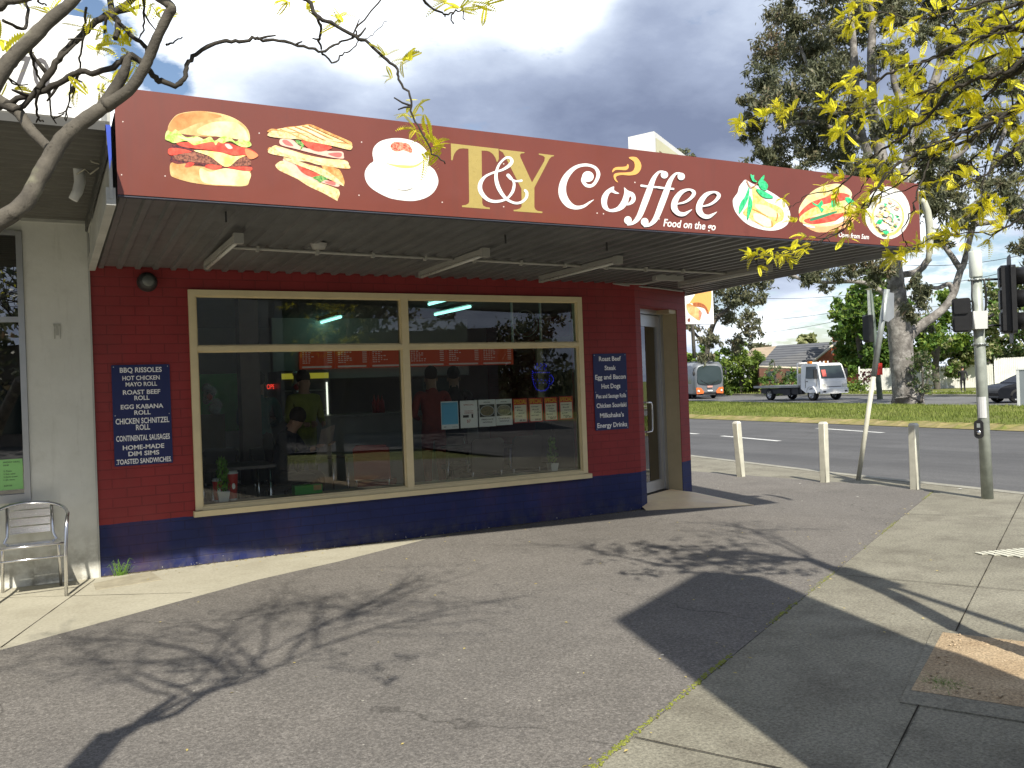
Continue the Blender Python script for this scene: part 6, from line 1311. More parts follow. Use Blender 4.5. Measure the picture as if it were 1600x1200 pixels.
b = MB(BM); b.mat(m_cgl); pts = [(-.98, 1.36), (-.6, 1.22), (0, 1.17), (.6, 1.22), (.98, 1.36), (1.02, 1.9), (.98, 2.4), (.82, 2.64), (.4, 2.72), (-.4, 2.72), (-.82, 2.64), (-.98, 2.4), (-1.02, 1.9)]; b.face([(.40 if z < 1.6 else .40-.16*(z-1.6), y, z) for (y, z) in spline(pts, 4)])
b.face([(.40 if z < 1.6 else .40-.16*(z-1.6), y, z) for (y, z) in spline(pts, 4)]) if False else None; part('windscreen', b, bus)
for sy in (-1, 1): b = MB(BM); b.mat(m_vd); b.tube([(.43, sy*.15, 1.2), (.42, sy*.75, 1.55)], .018, 4); part('wiper', b, bus)
for sy in (-1, 1):
    b = MB(BM); b.mat(M('bus_orange', (.72, .16, .04), .35, .05, 3)); b.ext([(.30, sy*1.1, .42), (.36, sy*.55, .45), (.36, sy*.5, .62), (.34, sy*.75, .92), (.30, sy*1.12, .95)], (.03, 0, 0)); part('corner_panel', b, bus)
    b = MB(BM); b.mat(m_hl); b.lathe([(0, .415), (.08, .41), (.1, .38)], (0, sy*.95, .66), 14, 'x'); part('headlight', b, bus)
    b = MB(BM); b.mat(m_vd); b.tube([(.2, sy*1.1, 2.6), (.45, sy*1.32, 2.5), (.45, sy*1.32, 2.3)], .03, 6); b.ball((.45, sy*1.32, 2.12), .16, 8, 6, (.5, .7, 1.3)); part('mirror', b, bus)
    for x in (-2.4, -8.6): wheel(bus, (x, sy*1.05, .48), .48, .3, BM, (.3, .3, .3))
    b = MB(BM); b.mat(m_cgl); b.add([(-11, sy*1.245, 1.25), (-.7, sy*1.245, 1.25), (-.7, sy*1.245, 2.45), (-11, sy*1.245, 2.45)], [(0, 1, 2, 3)]); part('side_window', b, bus)
b = MB(BM); b.mat(M('bus_badge', (.55, .3, .25), .4)); b.bbox(.385, .40, -.22, .22, .92, 1.08, .05, 3, 'x'); b.mat(m_let); b.box(.385, .40, -.2, .2, .62, .72); part('badge', b, bus)
b = MB(BM); b.mat(m_vd); b.box(-.3, .2, -1.0, 1.0, .30, .42); part('underside', b, bus)
b = MB(BM); b.mat(M('bus_roof_unit', (.16, .17, .18), .5)); b.bbox(-4, -1.2, -.8, .8, 3.0, 3.14, .2, 3); part('roof_unit', b, bus)
# dark saloon
cc = G(1562, 629.5, ZF); CD_ = (-LAT*1.0+DEP*.02).normalized(); CM = Matrix.Translation(cc+LAT*1.75) @ Matrix.Rotation(math.atan2(CD_.y, CD_.x), 4, 'Z')
car = thing('dark_car', 'dark navy saloon car at the right edge of the far carriageway', 'car', CM @ Vector((0, 0, 0)))
m_cp = M('car_paint_navy', (.005, .006, .009), .4, .1, 2, spec=.25, coat=.06)
b = MB(CM); b.mat(m_cp); sec = [(-2.25, .35), (-2.28, .62), (-2.2, .90), (-1.6, .97), (-.6, .98), (.9, .95), (1.8, .84), (2.22, .66), (2.25, .35), (1.9, .22), (-1.9, .22)]
sec = spline(sec, 4); hull(b, sec, .90, .84, .7, 1.0); part('body', b, car)
b = MB(CM); b.mat(m_cp); cab = spline([(-1.75, .95), (-1.1, 1.32), (-.5, 1.43), (.2, 1.42), (.75, 1.22), (1.25, .95)], 5, False); hull(b, cab+[(1.2, .9), (-1.7, .9)], .84, .60, .95, 1.43); part('roof', b, car)
for sy in (-1, 1):
    b = MB(CM); b.mat(m_cgl); f_ = lambda z: sy*(.848+(.60-.84)*max(0, (z-.95)/.48)+.004)
    for q_ in ([(-1.35, 1.0), (-.35, 1.0), (-.38, 1.35), (-.92, 1.31)], [(-.27, 1.0), (1.0, 1.0), (.62, 1.22), (.15, 1.36), (-.28, 1.36)]): b.face([(x, f_(z), z) for x, z in q_])
    part('side_window', b, car)
    b = MB(CM); b.mat(m_chrome); b.tube([(-1.5, f_(1.0)+sy*.005, .985), (1.05, f_(1.0)+sy*.005, .985)], .012, 5); part('window_trim', b, car)
    for x in (-1.38, 1.40): wheel(car, (x, sy*.80, .33), .33, .2, CM, (.6, .6, .6))
    b = MB(CM); b.mat(M('tail_lamp', (.3, .01, .01), .2)); b.box(-2.29, -2.2, *sorted((sy*.5, sy*.8)), .72, .86); part('tail_light', b, car)
# car half hidden behind the tray truck
c2 = G(1232, 610, 0); C2 = Matrix.Translation(c2+Vector((0, 0, 0))) @ Matrix.Rotation(math.atan2(LAT.y, LAT.x)+.3, 4, 'Z')
k2 = thing('parked_car', 'dark grey car parked by the house behind the truck', 'car', C2 @ Vector((0, 0, 0)))
b = MB(C2); b.mat(M('car_grey', (.05, .055, .07), .25, .1, 2, coat=.5)); hull(b, sec, .88, .82, .7, 1.0); hull(b, cab+[(1.2, .9), (-1.7, .9)], .82, .6, .95, 1.43); part('body', b, k2)
for sy in (-1, 1):
    b = MB(C2); b.mat(M('glass_sky', (.2, .25, .3), .1)); b.face([(-1.3, sy*.83, 1.0), (1.0, sy*.83, 1.0), (.6, sy*.72, 1.25), (.1, sy*.66, 1.37), (-.9, sy*.68, 1.33)]); part('side_window', b, k2)
    for x in (-1.38, 1.40): wheel(k2, (x, sy*.78, .33), .33, .2, C2)
# ================================================================ TREES
def quads_mesh(name, V_, m, parent=None, loc=(0, 0, 0)):
    n = len(V_)//4; me = bpy.data.meshes.new(name); me.vertices.add(n*4); me.vertices.foreach_set('co', (V_-np.array(loc)).astype(np.float32).ravel()); me.loops.add(n*4)
    me.loops.foreach_set('vertex_index', np.arange(n*4, dtype=np.int32)); me.polygons.add(n); me.polygons.foreach_set('loop_start', np.arange(0, n*4, 4, dtype=np.int32)); me.update(calc_edges=True); me.validate()
    for x in (m if isinstance(m, list) else [m]): me.materials.append(x)
    if isinstance(m, list): me.polygons.foreach_set('material_index', rng.integers(0, len(m), len(me.polygons)).astype(np.int32))
    return link(name, me, parent)
def unit(a): return a/np.linalg.norm(a, axis=1, keepdims=True)
def leaf_quads(C_, L, W_, hang=0.):
    n = len(C_); d = unit(rng.normal(size=(n, 3))+np.array([0, 0, -hang])); a = unit(np.cross(d, rng.normal(size=(n, 3)))); l = (L*(.6+.8*rng.random(n)))[:, None]; w = (W_*(.6+.8*rng.random(n)))[:, None]
    V_ = np.empty((n*4, 3)); V_[0::4] = C_-d*l/2; V_[1::4] = C_+a*w/2; V_[2::4] = C_+d*l/2; V_[3::4] = C_-a*w/2; return V_
def clumps(c, R, n, nsub, sc=(1, 1, 1), tight=.26):
    sub = unit(rng.normal(size=(nsub, 3)))*(rng.random((nsub, 1))**.45)*R*np.array(sc); w = rng.random(nsub)+.2; idx = rng.choice(nsub, n, p=w/w.sum())
    rad = R*tight*(.6+.8*rng.random(nsub)); return np.array(c)+sub[idx]+rng.normal(size=(n, 3))*rad[idx][:, None]*.6*np.array([1, 1, .8])
m_gumbark = NT('gum_bark'); c = m_gumbark.ramp(m_gumbark.noise(2.2, 5, .7), [(.35, (.13, .12, .11)), (.5, (.23, .215, .20)), (.65, (.40, .38, .355))]); c = m_gumbark.mix(m_gumbark.ramp(m_gumbark.noise(9, 4, .8, m_gumbark.mp((1, 1, .35))), [(.62, 0.), (.70, .85)]), c, (.035, .028, .025)); m_gumbark.set(c, .9, 0, .1); m_gumbark.bump(m_gumbark.noise(6, 5, .8), .6, .1); m_gumbark = m_gumbark.m
m_gumleaf = leaf_mat('gum_leaf', [(.045, .058, .032), (.095, .11, .062), (.15, .155, .09), (.25, .145, .095)], .22, .25)
m_gumleaf2 = leaf_mat('gum_leaf_light', [(.09, .10, .06), (.17, .18, .10), (.24, .17, .11)], .5, .25)
m_barkg = M('bark_grey', (.12, .11, .095), .9, .3, 5, .5, spec=.1, dist=.02)
def tree_px(name, label, base, t, limbs, cl, mats, L, W_, dens=1., group=None, hang=.5, bark=None, dj=3., zb_=0., sc=(1, 1, .9)):
    root = thing(name, label, 'tree', base, group); b = MB(); b.mat(bark or m_barkg)
    for lm in limbs:
        q = spline([(x, y, r, (tt if len(pp_) > 3 else t)) for pp_ in lm for (x, y, r, tt) in [(pp_ if len(pp_) > 3 else pp_+(t,))]], 5, False)
        b.tube([D(x, y, tt)+Vector((random.gauss(0, r*.002), 0, 0)) for (x, y, r, tt) in q], [r*tt/FPX for (x, y, r, tt) in q], 9)
    part('trunk', b, root)
    Vs = []
    for (x, y, r) in cl:
        tt = t+random.uniform(-dj, dj); c = D(x, y, tt); R = r*tt/FPX; n = int(r*r*.75*dens); Vs.append(leaf_quads(clumps(c, R, max(30, n), max(6, int(r*.75)), sc), L, W_, hang))
    o = quads_mesh('crown', np.concatenate(Vs), mats, root, root.location); return root
gb0 = G(1415, 629, .05)
tree_px('gum_tree', 'huge old gum tree with mottled grey trunk on the median', gb0, 43, [
    [(1420,634,27),(1417,624,22),(1413,605,18.5),(1409,560,17.5),(1405,505,18),(1401,460,14),(1398,430,12.5),(1394,370,12),(1387,300,11),(1376,240,9.5),(1364,180,8),(1362,100,7),(1363,20,5.5),(1360,-60,4)],
    [(1408,545,11),(1424,520,9.5),(1448,502,7.5),(1472,484,6.3),(1489,460,5.8),(1498,430,5.2),(1508,405,4.6),(1520,355,4.2),(1540,300,4),(1560,230,3.5),(1590,160,3)],
    [(1490,460,4.5),(1483,444,4),(1465,450,3.2),(1445,447,2.5)],
    [(1385,310,7),(1360,250,6.5),(1342,190,6),(1336,130,7),(1333,60,5),(1325,-20,4)], [(1392,350,8.5),(1410,280,8),(1432,210,7.5),(1456,140,6.5),(1472,80,6),(1462,30,5),(1450,-30,4)],
    [(1396,470,5),(1365,447,3.6),(1335,440,3.2),(1290,441,3),(1255,437,2.6),(1228,428,3),(1205,434,2)], [(1340,190,5),(1300,160,4),(1270,120,3),(1250,70,2)], [(1345,220,5),(1300,200,4),(1255,190,3),(1215,200,2)], [(1405,300,6),(1450,262,5),(1500,240,5),(1540,190,3)],
    [(1500,420,5),(1480,390,4),(1460,372,3)], [(1524,350,5),(1500,320,4),(1480,300,3)], [(1524,350,4),(1560,345,3),(1600,320,3)], [(1435,200,6),(1400,140,5),(1395,80,4)], [(1400,430,5),(1432,425,5.5),(1452,404,5)]],
    [(1235,30,42),(1210,72,36),(1262,88,42),(1190,128,30),(1228,150,42),(1175,165,22),(1300,58,42),(1292,128,40),(1172,212,22),(1182,240,20),(1240,192,32),(1275,205,32),(1322,112,32),(1350,28,40),(1400,15,36),(1450,5,36),(1442,55,22),(1300,182,34),(1345,172,26),(1228,238,30),(1270,232,34),(1200,250,16),(1215,264,22),(1252,268,20),
     (1325,238,42),(1362,262,36),(1330,285,30),(1392,88,28),(1420,128,26),(1462,158,28),(1400,200,36),(1450,240,34),(1500,60,34),(1550,40,36),(1520,120,38),(1580,120,38),(1500,180,34),(1560,200,36),(1480,330,36),(1458,290,38),(1500,270,38),(1440,318,28),(1520,340,28),(1562,300,36),(1590,250,36),(1475,372,18),(1610,330,36),(1620,400,24),(1598,390,20),
     (1268,430,24),(1320,420,26),(1370,430,26),(1345,410,20),(1232,424,16),(1290,450,12),(1300,-10,40),(1240,-30,40),(1500,-10,40),(1590,-10,40),(1440,465,22),(1425,492,20),(1450,510,14),(1432,445,18),(1180,190,18),(1250,300,14)],
    [m_gumleaf, m_gumleaf, m_gumleaf2], .30, .080, 1.75, None, .9, m_gumbark, 4.)
tree_px('gum_sucker', 'thin leafy gum regrowth at the foot of the big trunk', G(1440, 628, .05), 42, [[(1440,628,2),(1442,590,1.6),(1436,550,1)], [(1438,628,2),(1448,600,1.2),(1455,570,.8)]], [(1440,560,18),(1446,585,20),(1436,605,16),(1452,600,14),(1430,575,12)], [m_gumleaf2, leaf_mat('sucker_leaf', [(.05, .09, .03), (.10, .16, .05)], .6, .3)], .22, .06, .8, None, .4, dj=.6)
tree_px('gum_tree', 'distant dark gum tree behind the hanging pie sign', G(1120, 616), 74, [[(1120,616,4),(1105,560,4),(1115,505,4),(1140,480,3),(1160,450,2)], [(1105,540,3),(1085,520,2),(1070,490,2)]], [(1150,458,28),(1130,488,24),(1168,498,22),(1112,530,18),(1150,535,20),(1180,468,18),(1100,556,14),(1190,440,22),(1120,455,20),(1080,500,20),(1165,430,24),(1176,520,14),(1140,430,26),(1100,480,22)], [m_gumleaf, m_gumleaf2], .42, .13, 1.8, None, .9)
grn = lambda nm, k: leaf_mat(nm, k, .5, .3)
m_g1 = grn('leaf_mid_green', [(.045, .09, .018), (.10, .19, .035), (.18, .29, .06)]); m_g2 = grn('leaf_yellow_green', [(.09, .14, .02), (.18, .26, .04), (.30, .37, .07)]); m_g3 = grn('leaf_cream_green', [(.10, .13, .04), (.24, .26, .11), (.48, .48, .26)]); m_g4 = grn('leaf_conifer', [(.045, .085, .022), (.11, .18, .035), (.24, .31, .06)])
bgt = 'garden trees beyond the road'
tree_px('broadleaf_tree', 'tall mid green tree behind the sign post, left of the gum trunk', G(1350, 611), 76, [[(1350,612,7),(1348,570,6),(1340,520,4),(1335,480,2)], [(1350,580,4),(1370,540,3),(1385,500,2)]], [(1330,500,30),(1345,462,24),(1322,538,30),(1362,558,34),(1352,500,34),(1310,480,15),(1380,480,32),(1390,540,32),(1335,572,20),(1370,575,16),(1385,450,20),(1365,430,20),(1308,520,14),(1400,500,26),(1330,560,22),(1400,560,24)], [m_g1, m_g1, m_g2], .40, .26, 2.4, bgt, .2)
tree_px('broadleaf_tree', 'loose yellow green tree right of the gum trunk', G(1465, 611), 70, [[(1465,612,5),(1462,570,5),(1470,520,3),(1480,480,2)], [(1462,560,3),(1440,520,2)]], [(1452,520,28),(1468,550,24),(1490,500,22),(1442,566,16),(1475,470,20),(1500,530,20),(1440,540,20),(1425,550,22)], [m_g2, m_g1], .38, .24, 2., bgt, .2)
tree_px('flowering_tree', 'cream green flowering tree over the fence, right of the signal pole', G(1545, 609), 72, [[(1545,610,6),(1545,580,5),(1540,550,3)]], [(1502,552,26),(1530,548,30),(1570,552,32),(1602,545,34),(1552,505,30),(1590,480,34),(1520,580,20),(1560,585,22),(1600,590,20),(1490,575,16),(1620,500,30),(1560,460,26),(1600,440,26)], [m_g3, m_g3, m_g1], .36, .24, 2.4, bgt, .2)
tree_px('conifer_bush', 'dense yellow tipped conifer beside the bus', G(1160, 613), 82, [[(1160,618,5),(1158,580,4),(1152,545,2)]], [(1150,556,22),(1138,585,24),(1165,578,24),(1182,560,15),(1142,608,18),(1190,574,14),(1165,602,20),(1180,595,16),(1154,540,12),(1128,600,14)], [m_g4, m_g4, m_g2], .36, .16, 2.6, bgt, -.4)
tree_px('broadleaf_tree', 'bright green trees directly behind the bus', G(1105, 613), 95, [[(1105,617,5),(1100,580,4),(1095,550,2)]], [(1096,562,18),(1112,566,16),(1124,556,14),(1085,575,20),(1128,575,14),(1104,545,12),(1118,590,14),(1070,560,20)], [m_g1, m_g2], .45, .3, 2.6, bgt, .1)
tree_px('garden_shrub', 'pale wispy shrub in front of the grey roofed house', G(1213, 611), 76, [[(1213,612,1.5),(1212,590,1.2),(1210,565,.8)]], [(1210,566,9),(1206,582,11),(1220,580,11),(1214,596,10),(1226,592,9)], [grn('leaf_silver', [(.09, .13, .06), (.18, .24, .11)])], .22, .09, 1.2, bgt, 0)
tree_px('garden_shrub', 'small green shrub by the orange brick wall', G(1250, 611), 76, [[(1250,612,1.2),(1250,590,1)]], [(1248,582,8),(1252,594,9),(1244,600,8)], [m_g1], .2, .1, 1.3, bgt, 0)
tree_px('red_shrub', 'dark purple leaved shrub at the left end of the white fence', G(1350, 612), 72, [[(1350,613,1.5),(1350,590,1)]], [(1348,582,10),(1356,590,10),(1344,592,8)], [grn('leaf_purple', [(.06, .02, .025), (.14, .05, .05)])], .2, .12, 1.2, bgt, 0)
for (x, y, r, l) in ((1262,534,13,'round tree far behind the grey roof'), (1186,546,12,'distant dark trees beyond the tan roof, left'), (1200,549,9,'distant dark trees beyond the tan roof, right')): tree_px('distant_tree', l, G(x, 600), 130, [[(x,598,1.5),(x,y+r*.5,1)]], [(x,y,r),(x-r*.7,y+3,r*.7),(x+r*.8,y+3,r*.7)], [m_g3 if x == 1262 else m_gumleaf], .9, .6, 3.5, bgt, .1)
tree_px('distant_tree', 'treetop showing above the cafe roof sign', G(1080, 600), 60, [[(1085,560,3),(1070,300,2)]], [(1065,245,14),(1080,250,12),(1050,240,8),(1095,262,8),(1120,268,6)], [m_g3, m_gumleaf2], .22, .12, 1.6, bgt, .1)
tree_px('garden_shrub', 'leafy green shrubs against the shaded front wall behind the empty truck tray', G(1230, 611), 76, [[(1230,612,1.2),(1232,592,1)]], [(1194,596,10),(1204,590,9),(1230,592,10),(1242,586,10),(1222,600,9),(1252,600,9)], [m_g1, m_g4], .24, .12, 2.2, bgt, 0)
# low garden planting
lg = []
for k in range(60):
    x = random.uniform(1085, 1345); tt = random.uniform(84, 88) if x < 1200 else random.uniform(75, 78); 
    c = G(x, 600); c = EYE+(c-EYE).normalized()*tt*1.0; c.z = .25+random.random()*.5
    if 1120 < x < 1290 or x > 1300: lg.append(leaf_quads(clumps(c, random.uniform(.5, 1.1), 160, 8, (1.4, 1.4, .6)), .22, .12, 0))
gp_ = quads_mesh('garden_planting', np.concatenate(lg), [m_g1, m_g2, m_g4]); tag(gp_, 'low mixed garden planting along the front of the houses', 'planting', None, 'stuff')
# ---- houses
m_brk = M('orange_brick', (.42, .12, .055), .8, .25, 3); m_tileg = NT('roof_tiles'); sp = m_tileg.n('SeparateXYZ'); m_tileg.L.new(m_tileg.oc, sp.inputs[0]); w_ = m_tileg.n('TexWave'); w_.bands_direction = 'Z'; w_.inputs['Scale'].default_value = 1.3; m_tileg.L.new(m_tileg.oc, w_.inputs[0])
m_tileg.set(m_tileg.mix(.5, m_tileg.ramp(m_tileg.noise(1.5, 5, .7), [(.3, (.06, .065, .075)), (.7, (.12, .125, .135))]), m_tileg.ramp(w_.outputs[0], [(.3, .04), (.6, .16)])), .6, 0, .3); m_tileg = m_tileg.m
h1 = thing('brick_house', 'low orange brick house with grey tiled roof behind the truck', 'house', G(1265, 609))
T1, T2 = 79, 85
e0, e1, r0, r1 = D(1186, 571, T1), D(1258, 573.5, T1), D(1214, 540, T2), D(1307, 533.5, T2-3)
b = MB(); b.mat(m_tileg); th = Vector((0, 0, -.25)); vs = [e0, e1, r1, r0]; b.add(vs+[v+th for v in vs], [(0,1,2,3),(7,6,5,4),(0,4,5,1),(1,5,6,2),(2,6,7,3),(3,7,4,0)]); e2 = D(1345, 575, T2); b.add([r1, e2, e2+Vector((2, 6, 0)), r0+Vector((1, 3, -1))], [(0, 1, 2, 3)]); roof = part('roof', b, h1)
b = MB(); b.mat(M('barge_cream', (.55, .50, .38), .6)); b.tube([e1+Vector((0, 0, -.1)), r1+Vector((0, 0, -.1))], .13, 4); b.tube([e0+Vector((0, 0, -.12)), e1+Vector((0, 0, -.12))], .1, 4); part('bargeboard', b, h1)
b = MB(); b.mat(m_brk)
def toG(p): return Vector((p.x, p.y, -.1))
gq_ = [toG(e1), toG(D(1312, 609, T2-3)), D(1312, 545, T2-3), r1+Vector((0, 0, -.3)), e1+Vector((0, 0, -.2))]; b.ext(gq_, (.3, .5, 0))
b.mat(M('brick_shaded', (.13, .06, .04), .8, .25, 3)); b.ext([toG(e0), toG(e1), e1+Vector((0, 0, -.25)), e0+Vector((0, 0, -.25))], (.3, .5, 0)); b.mat(m_brk); b.ext([toG(D(1312, 609, T2-3)), toG(D(1345, 609, T2)), D(1345, 575, T2), D(1312, 565, T2-3)], (.3, .5, 0)); part('wall', b, h1)  # front wall brick darkened in colour to stand for its shade under the eave
b = MB(); b.mat(m_brk); c = D(1310, 532, T2-2); b.prism([(c.x-.4, c.y-.35), (c.x+.4, c.y-.35), (c.x+.4, c.y+.35), (c.x-.4, c.y+.35)], c.z-1.2, c.z+.45); b.prism([(c.x-.45, c.y-.4), (c.x+.45, c.y-.4), (c.x+.45, c.y+.4), (c.x-.45, c.y+.4)], c.z+.25, c.z+.35); part('chimney', b, roof)
for (x0, x1, y0, y1, tt) in ((1198, 1212, 580, 594, T1-.1), (1228, 1246, 580, 594, T1-.15)): b = MB(); b.mat(m_cgl); b.face([D(x0, y1, tt), D(x1, y1, tt), D(x1, y0, tt), D(x0, y0, tt)]); part('window', b, h1)
b = MB(); b.mat(m_let); b.face([D(1299, 553, T2-4.2), D(1305, 551, T2-4.2), D(1305, 545, T2-4.2), D(1299, 549, T2-4.2)]); b.ext([D(1308, 568, T2-3.4), D(1335, 567, T2-3), D(1335, 563, T2-3), D(1308, 558, T2-3.4)], (.3, .3, 0)); part('gable_vent', b, h1)
h2 = thing('tan_roof_house', 'house with a tan roof left of the grey roofed house', 'house', G(1190, 605))
b = MB(); b.mat(M('tan_tiles', (.36, .28, .19), .7, .15, 1)); b.add([D(1172, 562, 82), D(1206, 566, 80), D(1220, 540, 88), D(1176, 544, 88)], [(0, 1, 2, 3)]); b.add([D(1172, 562, 82), D(1176, 544, 88), D(1150, 565, 90)], [(0, 1, 2)]); part('roof', b, h2)
b = MB(); b.mat(M('tan_wall', (.4, .33, .25), .8)); b.ext([toG(D(1172, 562, 82.3)), toG(D(1206, 566, 80.3)), D(1206, 566, 80.3), D(1172, 562, 82.3)], (.5, 1, 0)); part('wall', b, h2)
# ---- white paling fence
m_fen = M('fence_white', (.74, .74, .69), .75, .12, 1.2)
fA, fB, fC = [Vector((p.x, p.y, 0)) for p in (D(1343, 590, 75), D(1552, 590, 70), D(1700, 590, 68))]
fe = thing('paling_fence', 'long white paling fence beyond the far footpath', 'fence', fA)
def fence_run(a, b_, h, bay, name='panel'):
    d = b_-a; L_ = d.length; d.normalize(); n_ = Vector((-d.y, d.x, 0)); K = max(1, round(L_/bay))
    for i in range(K):
        p = a+d*(L_*i/K); q = a+d*(L_*(i+1)/K); w_ = L_/K; m = MB(); m.mat(m_fen); J_ = int(w_/.13)
        for j in range(J_):
            s0 = p+d*(w_*j/J_); s1 = p+d*(w_*(j+1)/J_-.022); hh = h+random.uniform(-.02, .02); m.prism([s0, s1, s1+n_*.02, s0+n_*.02], .02, hh)
        m.prism([p+n_*.03, q+n_*.03, q+n_*.07, p+n_*.07], .3, .4); m.prism([p+n_*.021, q+n_*.021, q+n_*.03, p+n_*.03], .06, h-.12); part(name, m, fe)
        m = MB(); m.mat(m_let); m.prism([p-n_*.06-d*.06, p-n_*.06+d*.06, p+n_*.06+d*.06, p+n_*.06-d*.06], 0, h+.12); m.add([p-n_*.06-d*.06+Vector((0, 0, h+.122)), p-n_*.06+d*.06+Vector((0, 0, h+.122)), p+n_*.06+d*.06+Vector((0, 0, h+.122)), p+n_*.06-d*.06+Vector((0, 0, h+.122)), p+Vector((0, 0, h+.24))], [(0, 1, 4), (1, 2, 4), (2, 3, 4), (3, 0, 4)]); part('post', m, fe)
fence_run(fA, fB, 1.9, 3.4); 
fe = thing('paling_fence', 'taller fence section at the right edge behind the dark car', 'fence', fB); fence_run(fB+Vector((.1, -.1, 0)), fC, 2.35, 3.4)
# ---- overhead wires
m_wire = M('wire', (.03, .03, .03), .6)
for i, (a_, b_, sag, l) in enumerate((((1090,458), (1420,447), .5, 'overhead wire just under the canopy end'), ((1150,524), (1420,472), .3, 'overhead wire sloping up toward the gum trunk'), ((1400,413), (1640,388), .4, 'upper overhead wire right of the gum trunk'), ((1420,445), (1640,402), .4, 'second overhead wire right of the gum trunk'), ((1440,480), (1640,432), .4, 'lowest overhead wire behind the signal lanterns'), ((1200,500), (1420,463), .2, 'thin overhead wire over the house roof'))):
    A1, B1 = D(*a_, 52), D(*b_, 48); b = MB(); b.mat(m_wire); b.tube([A1.lerp(B1, k/12)-Vector((0, 0, 4*sag*(k/12)*(1-k/12))) for k in range(13)], .018 if i in (2, 3) else .012, 5); solo('overhead_wire', b, None, l, 'wire', A1, 'overhead wires')
# ---- honey locusts overhanging the footpath
m_lbark = NT('locust_bark'); c = m_lbark.ramp(m_lbark.noise(9, 6, .7), [(.3, (.055, .05, .043)), (.6, (.135, .122, .10)), (.75, (.23, .21, .165))]); c = m_lbark.mix(m_lbark.ramp(m_lbark.noise(4, 4, .6), [(.56, 0.), (.64, .6)]), c, (.33, .33, .22)); c = m_lbark.mix(m_lbark.ramp(m_lbark.noise(28, 4, .8), [(.60, 0.), (.68, .7)]), c, (.03, .026, .02)); m_lbark.set(c, .85, 0, .2); m_lbark.bump(m_lbark.noise(45, 5, .75), .7, .006); m_lbark = m_lbark.m
m_loc = leaf_mat('locust_leaf', [(.46, .50, .03), (.78, .73, .04), (.88, .80, .10)], 4, .28, .5)
tip = []
for i in range(11):
    x = .06+.085*i; w = .27*math.sin(math.pi*(.18+.74*i/10)); zc = -.22*x*x
    for sy in (-1, 1):
        a0 = np.array([x, sy*.008, zc]); dr_ = np.array([.62, sy*.78, .10]); dr_ = dr_/np.linalg.norm(dr_); pr = np.array([.5, -sy*.4, .1])*.12
        tip += [a0, a0+dr_*w*.5+pr*.8, a0+dr_*w, a0+dr_*w*.45-pr*.7]
FROND = np.array(tip)
def fronds(nodes, size, per=(3, 6), up=.15):
    out = []
    for (p, d, s_) in nodes:
        k = random.randint(*per)
        for _ in range(k):
            v = Vector((random.gauss(0, 1), random.gauss(0, 1), random.gauss(up, .7))).normalized(); v = (v*.75+d*.9+Vector((0, 0, .12))).normalized()
            sd_ = v.cross(Vector((0, 0, 1))+Vector((random.gauss(0, .35), random.gauss(0, .35), 0))).normalized(); u_ = sd_.cross(v)
            R = np.array([v, sd_, u_]).T; F = FROND.copy(); F[:, 2] *= random.uniform(-.6, 3.4); F[:, 1] *= random.uniform(.6, 1.)
            out.append(F @ R.T*(size*s_*random.uniform(.4, 1.2))+np.array(p))
    return out
m_twig = M('twig_bark', (.050, .045, .038), .85, .35, 30, .4, spec=.15)
def grow(b, pts, r0, r1, nodes, twigs, tl, dn, leafp=.8, sub=True, bias=Vector((0, 0, 0))):
    """a branch through pts with knobs and side twigs; leaf nodes collect in nodes"""
    K = len(pts); rs = [r0+(r1-r0)*(i/(K-1))**.8 for i in range(K)]; b.mat(m_twig); b.tube(pts, [r*(1+.18*random.random()*(i % 3 == 0)) for i, r in enumerate(rs)], 7 if r0 > .012 else 5)
    L_ = sum((pts[i+1]-pts[i]).length for i in range(K-1)); n = int(L_*twigs)
    for _ in range(n):
        i = random.randint(int(K*.12), K-2); f = random.random(); p = pts[i].lerp(pts[i+1], f); t_ = (pts[i+1]-pts[i]).normalized()
        v = (t_*.7+Vector((random.gauss(0, .7), random.gauss(0, .7), random.gauss(0, .7)))+bias).normalized(); l = tl*random.uniform(.25, 1); q = p; pp = [p]; m_ = max(2, int(l/.05))
        for k in range(m_): v = (v+Vector((random.gauss(0, .25), random.gauss(0, .25), random.gauss(0, .25)))).normalized(); q = q+v*l/m_; pp.append(q)
        rr = min(rs[i]*.6, .006)+.0006; b.tube(pp, [rr*(1-.6*k/m_)+.0009 for k in range(m_+1)], 4)
        if random.random() < leafp: nodes.append((pp[-1], v, random.uniform(.6, 1.1)))
        for k in range(1, m_):
            if random.random() < dn: nodes.append((pp[k], v, random.uniform(.4, .9)))
    nodes.append((pts[-1], (pts[-1]-pts[-2]).normalized(), 1.))
def wig(q, a):
    o = [q[0]]
    for i in range(1, len(q)): o.append(q[i]+Vector((random.gauss(0, a), random.gauss(0, a), random.gauss(0, a))))
    return o
def br(pl_, t0, t1, a=.004, n=4):
    q = spline(pl_, n, False); K = len(q); return wig([D(x, y, t0+(t1-t0)*i/(K-1)) for i, (x, y) in enumerate(q)], a)
